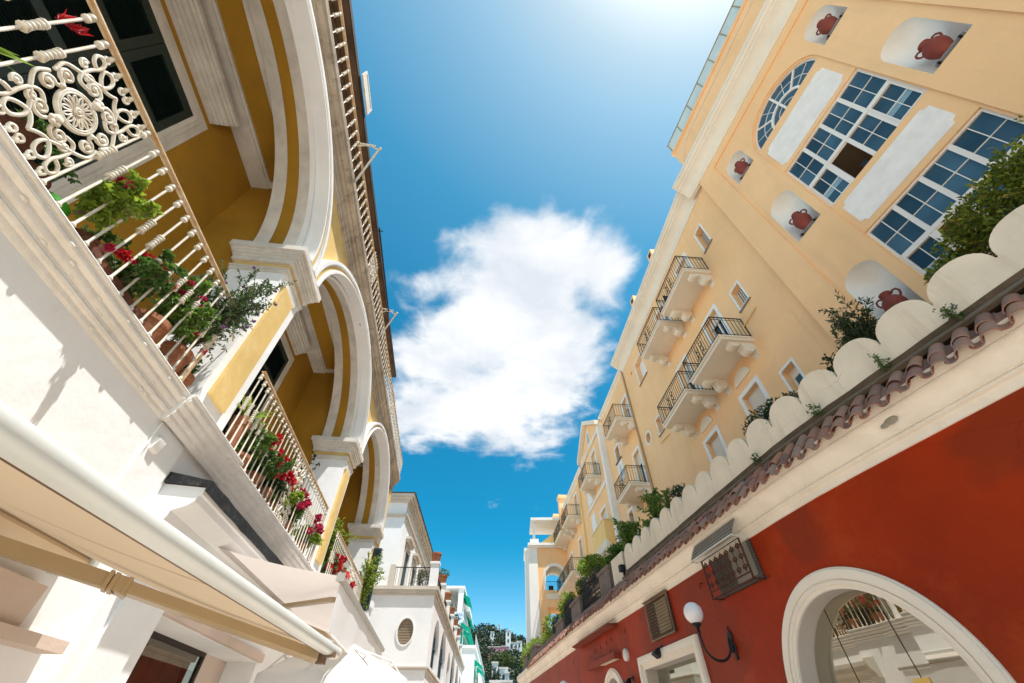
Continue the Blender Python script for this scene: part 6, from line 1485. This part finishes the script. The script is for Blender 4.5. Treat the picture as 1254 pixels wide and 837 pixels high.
t = thing('oleander', 'airy dark green oleander bush in front of the lowest clay jar', 'shrub', (5.12, 3.95, 4.88), GT)
pot(t, (5.12, 3.95, 4.88), 0.22, 0.45)
plant(t, (5.12, 3.95, 5.3), 26, 15, 0.085, 0.024, M_LEAFD, 0.98, 0.40, (0.0, -0.08), 9, 0.007, 0.3)
t = thing('sapling', 'sparse shoots of a small plant behind the scalloped parapet next to the oleander', 'plant', (4.93, 4.5, 4.88), GT); pot(t, (4.93, 4.5, 4.88), 0.15, 0.35)
plant(t, (4.93, 4.5, 5.2), 6, 9, 0.07, 0.03, M_LEAFD, 0.68, 0.16, (0, 0.02), 5, 0.004)
t = thing('orange_bush', 'low dense bush with tiny orange fruit in front of the half-blinded hotel window', 'shrub', (4.5, 5.65, 4.88), GT); pot(t, (4.5, 5.65, 4.88), 0.22, 0.4)
ob_ = [((4.52, 5.5, 5.62), 0.26, (1, 1, .8)), ((4.47, 5.85, 5.66), 0.26, (1, 1, .9)), ((4.42, 6.12, 5.72), 0.18, (1, 1, .8)), ((4.56, 5.15, 5.58), 0.16, (1, 1, .7)), ((4.5, 5.6, 5.4), 0.3, (1, 1, .8))]
crown(t, ob_, 2600, 0.062, 0.034, M_LEAFD, 'foliage', 0.2); fr_ = MB()
for i in range(40):
    c, r, sq = random.choice(ob_); d = rdir(); fr_.ball(Vector(c)+Vector((d.x, d.y, d.z*.8))*r*0.98, 0.016, 6)
fr_.build('fruit', plaster('orange fruit', (0.75, 0.28, 0.03), bump=0), t, 180)
t = thing('lemon_tree', 'slender lemon tree with open branches behind the middle of the scalloped parapet', 'tree', (3.66, 10.1, 4.88), GT); pot(t, (3.66, 10.1, 4.88), 0.26, 0.4)
plant(t, (3.66, 10.2, 5.2), 7, 16, 0.12, 0.065, M_LEAFV, 1.30, 0.30, (0.03, -0.05), 7, 0.013, 0.35); plant(t, (3.74, 9.6, 5.2), 4, 14, 0.12, 0.065, M_LEAFV, 1.0, 0.28, (0.02, 0.0), 6, 0.011, 0.35)
t = thing('clipped_bush', 'round clipped dark green bush right of the lemon tree', 'shrub', (3.93, 8.85, 4.88), GT); pot(t, (3.93, 8.85, 4.88), 0.22, 0.35); crown(t, [((3.93, 8.85, 5.62), 0.30, (1, 1, 1))], 1900, 0.06, 0.03, M_LEAFD, 'foliage', 0.5)
t = thing('lemon_tree', 'bushy lemon tree at the far end of the scalloped parapet', 'tree', (3.42, 11.8, 4.88), GT); pot(t, (3.42, 11.8, 4.88), 0.26, 0.4)
plant(t, (3.42, 11.8, 5.2), 12, 16, 0.13, 0.07, M_LEAFV, 1.15, 0.42, (0, 0), 7, 0.012, 0.3)
t = thing('leafy_shrub', 'low leafy shrub between the two lemon trees', 'shrub', (3.58, 10.95, 4.88), GT); pot(t, (3.58, 10.95, 4.88), 0.2, 0.35)
crown(t, [((3.58, 10.95, 5.45), 0.3, (1, 1, .9)), ((3.55, 11.3, 5.4), 0.25, (1, 1, .9)), ((3.62, 10.6, 5.6), 0.22, (1, 1, 1.1))], 1500, 0.11, 0.055, M_LEAFV, 'foliage', 0.3)
t = thing('leafy_shrub', 'small plant at the broken end of the parapet', 'shrub', (3.25, 12.75, 4.88), GT); pot(t, (3.25, 12.75, 4.88), 0.15, 0.3); plant(t, (3.25, 12.75, 5.1), 9, 13, 0.10, 0.05, M_LEAFD, 0.45, 0.3, (0, 0), 5, 0.005)
# low cream end pier and lantern box at the end of the parapet
MB(RC).box(R2s(11.3), R3s(12.15), -0.5, -0.2, 4.88, 5.55).build('cream_end_pier', M_SCAL, RS)
lb = thing('lantern_box', 'small black lantern fixed at the end of the cream parapet', 'lantern', RC.w(R2s(11.25), -0.1, 5.0)); MB(RC).box(R2s(11.15), R2s(11.30), -0.16, -0.02, 5.0, 5.16).box(R2s(11.2), R2s(11.24), -0.16, -0.1, 4.85, 5.0).build('body', M_IRONB, lb)
PLab = ['tall stone pillar nearest the parapet, between two iron railings', 'stone pillar with a stepped top in the middle of the iron railings', 'low stone pillar before the last iron railing', 'short pale stone pillar near the end of the tiled coping', 'last small stone pillar at the far end of the tiled coping']
for i, (a, b, z1) in enumerate(((12.4, 13.35, 5.45), (15.45, 16.75, 5.36), (18.1, 19.4, 5.24), (24.0, 25.6, 5.30), (26.6, 28.0, 5.30))):
    t = thing('stone_pillar', PLab[i], 'pillar', RC.w(R3s(a), -0.3, 4.6), 'stone pillars along the terrace edge')
    MB(RC).box(R3s(a), R3s(b), -0.55, -0.2, 4.55, z1).build('shaft', M_STONE, t, None, None, 0.006); MB(RC).box(R3s(a)-0.04, R3s(b)+0.04, -0.6, -0.16, z1, z1+0.09).build('cap', M_STONE, t)
MB(RC).box(R3s(19.6), R3s(24), -0.5, -0.22, 4.55, 5.1).box(R3s(25.6), R3s(26.6), -0.5, -0.22, 4.55, 5.05).build('low_wall', M_STONE, RS)
for i, (a, b, z1) in enumerate(((13.35, 15.45, 5.85), (16.75, 18.1, 5.75), (19.4, 20.4, 5.55))):
    t = thing('iron_railing', ['black wrought-iron railing panel between the tall and the middle stone pillars', 'black wrought-iron railing panel between the middle and the low stone pillars', 'short black wrought-iron railing panel beyond the low stone pillar'][i], 'railing', RC.w(R3s(a), -0.3, 4.6), 'wrought-iron railings on the terrace')
    m = MB(RC); x0, x1 = R3s(a), R3s(b)
    for z in (4.62, z1-0.02): m.tube([(x0, -0.3, z), (x1, -0.3, z)], 0.016, 5)
    n_ = int((x1-x0)/0.13)
    for k in range(n_+1):
        x = x0+(x1-x0)*k/n_; m.tube([(x, -0.3, 4.6), (x, -0.3, z1)], 0.012, 4)
    for k in range(n_):
        x = x0+(x1-x0)*(k+0.5)/n_
        for z in (4.78, 5.05, 5.32, 5.58):
            if z < z1-0.1: m.tube([(x+0.055*math.cos(q*0.65+z*9), -0.3, z+0.10*math.sin(q*0.65+z*9)) for q in range(11)], 0.014, 5, False)
    m.build('bars', M_IRONB, t)
def citrus(label, base, h, blobs, n, lm, trunk=True):
    t = thing('citrus_tree', label, 'tree', base, 'citrus trees along the terrace edge'); pot(t, base, 0.26, 0.4)
    m = MB(); b = Vector(base)
    for c, r, sq in blobs: m.tube([b+Vector((0, 0, 0.35)), b+Vector((0, 0, h*0.55)), Vector(c)], 0.028, 6, r1=0.010)
    m.build('trunk', M_STEM, t, 60); crown(t, blobs, n, 0.14, 0.075, lm, 'crown', 0.25)
b_ = RC.w(R3s(12.85), -0.75, 4.95); citrus('yellow-green citrus tree behind the tall stone pillar', b_, 0.9, [(b_+Vector((0, 0, 0.95)), 0.36, (1, 1, .8)), (b_+Vector((0.1, -0.3, 1.0)), 0.28, (1, 1, .8)), (b_+Vector((-0.05, 0.3, 0.9)), 0.26, (1, 1, .8))], 1500, M_LEAFV)
b_ = RC.w(R3s(15.1), -0.7, 4.9); citrus('brightest yellow-green citrus tree with a round crown above the middle railing', b_, 1.4, [(b_+Vector((-0.25, 0.1, 1.42)), 0.26, (1, 1, .8)), (b_+Vector((0.2, 0.45, 1.30)), 0.28, (1, 1, .8)), (b_+Vector((0.1, -0.4, 1.40)), 0.27, (1, 1, .8)), (b_+Vector((-0.05, 0.1, 1.62)), 0.22, (1, 1, .8)), (b_+Vector((-0.3, -0.35, 1.22)), 0.22, (1, 1, .8)), (b_+Vector((0.3, 0.0, 1.5)), 0.22, (1, 1, .8))], 1500, M_LEAFY)
b_ = RC.w(R3s(16.3), -0.7, 4.9); citrus('thin citrus sapling above the middle stone pillar', b_, 1.0, [(b_+Vector((0, 0, 1.05)), 0.30, (1, 1, 1)), (b_+Vector((0, 0.4, 0.8)), 0.28, (1, 1, .9))], 900, M_LEAFV)
b_ = RC.w(R3s(18.4), -0.6, 4.9); citrus('yellow-leaved citrus tree between the middle and low pillars', b_, 1.0, [(b_+Vector((0, -0.2, 0.9)), 0.42, (1, 1, .9)), (b_+Vector((0, 0.3, 0.7)), 0.36, (1, 1, .9))], 1500, M_LEAFY)
b_ = RC.w(R3s(20.2), -0.6, 4.8); citrus('bluish-green bush behind the last iron railing', b_, 0.8, [(b_+Vector((0, 0, 0.75)), 0.34, (1, 1, .9)), (b_+Vector((0, 0.5, 0.6)), 0.3, (1, 1, .9))], 800, M_LEAFG)
b_ = RC.w(R3s(22.0), -0.55, 4.8); citrus('yellowing citrus bush beyond the railings', b_, 0.8, [(b_+Vector((0, 0, 0.95)), 0.34, (1, 1, 1.2)), (b_+Vector((0, 0.9, 0.55)), 0.40, (1, 1.4, 1))], 1100, M_LEAFY)
b_ = RC.w(R3s(26.2), -0.55, 4.8); citrus('long bright green hedge bush at the far end of the terrace', b_, 0.7, [(b_+Vector((0, 0, 0.65)), 0.48, (1, 1.5, .9)), (b_+Vector((-0.1, 1.2, 0.7)), 0.50, (1, 1.5, .9)), (b_+Vector((0.1, -1.2, 0.6)), 0.44, (1, 1.5, .9)), (b_+Vector((-0.2, 2.4, 0.5)), 0.50, (1, 1.5, .9))], 2400, M_LEAFY)
# ================================================================== ground, sky, light, camera
gm = MB(); gm.poly([(-900, -900, -0.004), (900, -900, -0.004), (900, 900, -0.004), (-900, 900, -0.004)])
struct(gm.build('ground', plaster('pale stone ground', (0.56, 0.50, 0.43), var=0.1, scale=0.3, bump=0.1), None, None, (0, 0, 0)))
sm_ = MB(); sm_.poly([(-4.2, -12, 0.0), (7.5, -12, 0.0), (1.2, 66, 0.0), (-10, 66, 0.0)])
struct(sm_.build('street', plaster('warm stone paving', (0.62, 0.555, 0.48), var=0.1, scale=0.8, bump=0.2), None, None, (0, 0, 0)))

SUN = Vector((0.29, -0.21, 0.934)).normalized()
W_ = bpy.data.worlds.new('World'); SC.world = W_; W_.use_nodes = True
nt = W_.node_tree; L_ = nt.links.new; bg = nt.nodes['Background']
sky = N(nt, 'ShaderNodeTexSky', sky_type='NISHITA'); sky.sun_disc = False
sky.sun_elevation = math.asin(SUN.z); sky.sun_rotation = math.atan2(SUN.x, SUN.y)
sky.air_density = 1.0; sky.dust_density = 0.6; sky.ozone_density = 1.6; sky.altitude = 50
tc = N(nt, 'ShaderNodeTexCoord')
sp = N(nt, 'ShaderNodeSeparateXYZ'); L_(tc.outputs['Generated'], sp.inputs[0])
def M2(op, a, b=None, c=None, clamp=False):
    n = N(nt, 'ShaderNodeMath', operation=op); n.use_clamp = clamp
    for i, x in enumerate((a, b, c)):
        if x is None: continue
        if isinstance(x, (int, float)): n.inputs[i].default_value = x
        else: L_(x, n.inputs[i])
    return n.outputs[0]
zc = M2('MAXIMUM', sp.outputs['Z'], 0.03)
u = M2('DIVIDE', sp.outputs['X'], zc); v = M2('DIVIDE', sp.outputs['Y'], zc)     # cloud layer: a flat sheet overhead
cb = N(nt, 'ShaderNodeCombineXYZ'); L_(u, cb.inputs[0]); L_(v, cb.inputs[1])
def noise(scale, detail=8, rough=0.6, dist=0.0, off=(0, 0, 0)):
    mp = N(nt, 'ShaderNodeMapping'); L_(cb.outputs[0], mp.inputs['Vector']); mp.inputs['Location'].default_value = off
    n = N(nt, 'ShaderNodeTexNoise'); n.inputs['Scale'].default_value = scale; n.inputs['Detail'].default_value = detail; n.inputs['Roughness'].default_value = rough; n.inputs['Distortion'].default_value = dist
    L_(mp.outputs['Vector'], n.inputs['Vector']); return n.outputs['Fac']
def blob(cx, cy, rx, ry, amp=1.0):
    a = M2('POWER', M2('ABSOLUTE', M2('DIVIDE', M2('SUBTRACT', u, cx), rx)), 2.0)
    b = M2('POWER', M2('ABSOLUTE', M2('DIVIDE', M2('SUBTRACT', v, cy), ry)), 2.0)
    return M2('MULTIPLY', M2('EXPONENT', M2('MULTIPLY', M2('ADD', a, b), -1.0)), amp)
#BLOBS
blobs = [(-0.02, 0.86, 0.25, 0.28, 1.0), (0.06, 0.58, 0.17, 0.13, 0.9), (0.27, 0.66, 0.12, 0.11, 0.8), (-0.28, 1.05, 0.18, 0.17, 0.8), (-0.22, 1.36, 0.28, 0.24, 0.85), (0.12, 1.22, 0.22, 0.34, 0.85), (0.02, 1.62, 0.22, 0.22, 0.55), (-0.44, 1.45, 0.16, 0.26, 0.6), (-0.30, 0.70, 0.14, 0.05, 0.40), (-0.16, 0.55, 0.11, 0.05, 0.38), (-0.38, 0.80, 0.10, 0.05, 0.33), (0.22, 0.90, 0.14, 0.2, 0.55), (-0.12, 2.35, 0.14, 0.16, 0.30)]
tot = None
for b in blobs:
    x = blob(*b); tot = x if tot is None else M2('MAXIMUM', tot, x) if False else M2('SUBTRACT', M2('ADD', tot, x), M2('MULTIPLY', tot, x))
n1 = noise(3.0, 9, 0.55, 0.2, (3.1, 1.7, 0)); n2 = noise(9, 9, 0.62, 0.3, (1.3, 5.2, 0))
nb_ = M2('ABSOLUTE', M2('SUBTRACT', noise(5.5, 5, 0.5, 0.3, (7.7, 3.3, 0)), 0.5))      # billows: rounded lobes on the cumulus
f = M2('ADD', M2('SUBTRACT', tot, 0.40), M2('MULTIPLY', M2('SUBTRACT', n1, 0.5), 1.2))
f = M2('ADD', f, M2('MULTIPLY', M2('SUBTRACT', n2, 0.5), 0.42)); f = M2('SUBTRACT', M2('ADD', f, 0.10), M2('MULTIPLY', nb_, 1.1))
ms = N(nt, 'ShaderNodeMapRange'); ms.interpolation_type = 'SMOOTHSTEP'; ms.inputs['From Min'].default_value = -0.12; ms.inputs['From Max'].default_value = 0.42
L_(f, ms.inputs['Value'])
dens = M2('MULTIPLY', ms.outputs['Result'], M2('GREATER_THAN', sp.outputs['Z'], 0.05))
n3 = noise(3.2, 6, 0.55, 0.2, (8.3, 2.2, 0))
shade = N(nt, 'ShaderNodeMapRange'); shade.inputs['From Min'].default_value = 0.36; shade.inputs['From Max'].default_value = 0.60; shade.inputs['To Min'].default_value = 0.0; shade.inputs['To Max'].default_value = 1.0
L_(n3, shade.inputs['Value'])
# sky: Nishita, pulled to the photograph's clear saturated blue away from the sun
ct = N(nt, 'ShaderNodeVectorMath', operation='DOT_PRODUCT'); L_(tc.outputs['Generated'], ct.inputs[0]); ct.inputs[1].default_value = SUN
rmp = N(nt, 'ShaderNodeValToRGB'); e = rmp.color_ramp.elements
TINT = [(0.15, (0.04, 0.55, 0.63)), (0.45, (0.07, 0.60, 0.66)), (0.73, (0.22, 0.745, 0.735)), (0.907, (0.70, 0.925, 0.78)), (0.944, (0.82, 0.92, 0.74)), (1.0, (1.25, 1.12, 0.85))]
e[0].position, e[0].color = TINT[0][0], (*TINT[0][1], 1); e[1].position, e[1].color = TINT[-1][0], (*TINT[-1][1], 1)
for p, c in TINT[1:-1]: e.new(p).color = (*c, 1)
L_(ct.outputs['Value'], rmp.inputs['Fac'])
mul = N(nt, 'ShaderNodeMix', data_type='RGBA', blend_type='MULTIPLY'); mul.inputs['Factor'].default_value = 1.0
L_(sky.outputs['Color'], mul.inputs['A']); L_(rmp.outputs['Color'], mul.inputs['B'])
clc = N(nt, 'ShaderNodeMix', data_type='RGBA', blend_type='MULTIPLY'); clc.inputs['Factor'].default_value = 1.0
CLOUD = (4.0, 4.03, 4.06)
shc = N(nt, 'ShaderNodeMix', data_type='RGBA'); shc.inputs['A'].default_value = (0.72, 0.775, 0.84, 1); shc.inputs['B'].default_value = (1, 1, 1, 1); L_(shade.outputs['Result'], shc.inputs['Factor'])
clc.inputs['A'].default_value = (*CLOUD, 1); L_(shc.outputs['Result'], clc.inputs['B'])
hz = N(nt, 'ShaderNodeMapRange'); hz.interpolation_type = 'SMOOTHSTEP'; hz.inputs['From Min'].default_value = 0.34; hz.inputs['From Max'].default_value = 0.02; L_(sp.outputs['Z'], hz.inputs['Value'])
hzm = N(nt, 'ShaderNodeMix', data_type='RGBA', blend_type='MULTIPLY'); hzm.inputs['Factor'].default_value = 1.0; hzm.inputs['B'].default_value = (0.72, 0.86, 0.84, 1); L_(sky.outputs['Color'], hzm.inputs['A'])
side = M2('MAXIMUM', M2('SUBTRACT', M2('MULTIPLY', sp.outputs['X'], -1.0), M2('MULTIPLY', sp.outputs['Y'], 0.45)), 0.0)      # unseen glow added low in the left and rear sky to light the hotel
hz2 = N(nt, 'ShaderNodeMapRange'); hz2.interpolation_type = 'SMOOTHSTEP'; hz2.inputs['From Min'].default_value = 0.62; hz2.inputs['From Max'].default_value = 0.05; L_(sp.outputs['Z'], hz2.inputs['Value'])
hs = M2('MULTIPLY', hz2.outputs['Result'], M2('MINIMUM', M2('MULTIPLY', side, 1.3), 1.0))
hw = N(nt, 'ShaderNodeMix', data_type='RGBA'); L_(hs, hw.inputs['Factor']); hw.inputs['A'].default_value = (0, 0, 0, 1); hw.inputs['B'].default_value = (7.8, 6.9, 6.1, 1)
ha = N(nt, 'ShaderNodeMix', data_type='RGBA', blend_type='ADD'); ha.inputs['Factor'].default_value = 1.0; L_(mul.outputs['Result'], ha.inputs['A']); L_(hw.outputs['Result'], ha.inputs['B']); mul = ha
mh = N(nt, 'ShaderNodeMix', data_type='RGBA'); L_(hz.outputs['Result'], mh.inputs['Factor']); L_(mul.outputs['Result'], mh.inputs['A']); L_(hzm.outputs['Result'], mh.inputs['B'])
fin = N(nt, 'ShaderNodeMix', data_type='RGBA'); L_(dens, fin.inputs['Factor']); L_(mh.outputs['Result'], fin.inputs['A']); L_(clc.outputs['Result'], fin.inputs['B'])
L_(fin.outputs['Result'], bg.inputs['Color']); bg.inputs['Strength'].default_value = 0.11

sl = bpy.data.lights.new('sun', 'SUN'); sl.energy = 3.0; sl.angle = R(0.53); sl.color = (1.0, 0.975, 0.94)
so = bpy.data.objects.new('sun', sl); COL.objects.link(so); so.rotation_euler = (-SUN).to_track_quat('-Z', 'Y').to_euler()

cam = bpy.data.cameras.new('camera'); cam.sensor_width = 36; cam.lens = 36*482/1254; cam.clip_end = 4000; cam.clip_start = 0.02
co = bpy.data.objects.new('camera', cam); COL.objects.link(co); co.location = (0, 0, 1.6); co.rotation_euler = (PI/2+math.atan(504/482), 0, 0)
SC.camera = co
SC.view_settings.view_transform = 'Standard'; SC.view_settings.look = 'None'; SC.view_settings.gamma = 1; SC.view_settings.exposure = 1.3
SC.render.engine = 'CYCLES'
SC.render.resolution_x = 1024; SC.render.resolution_y = 683
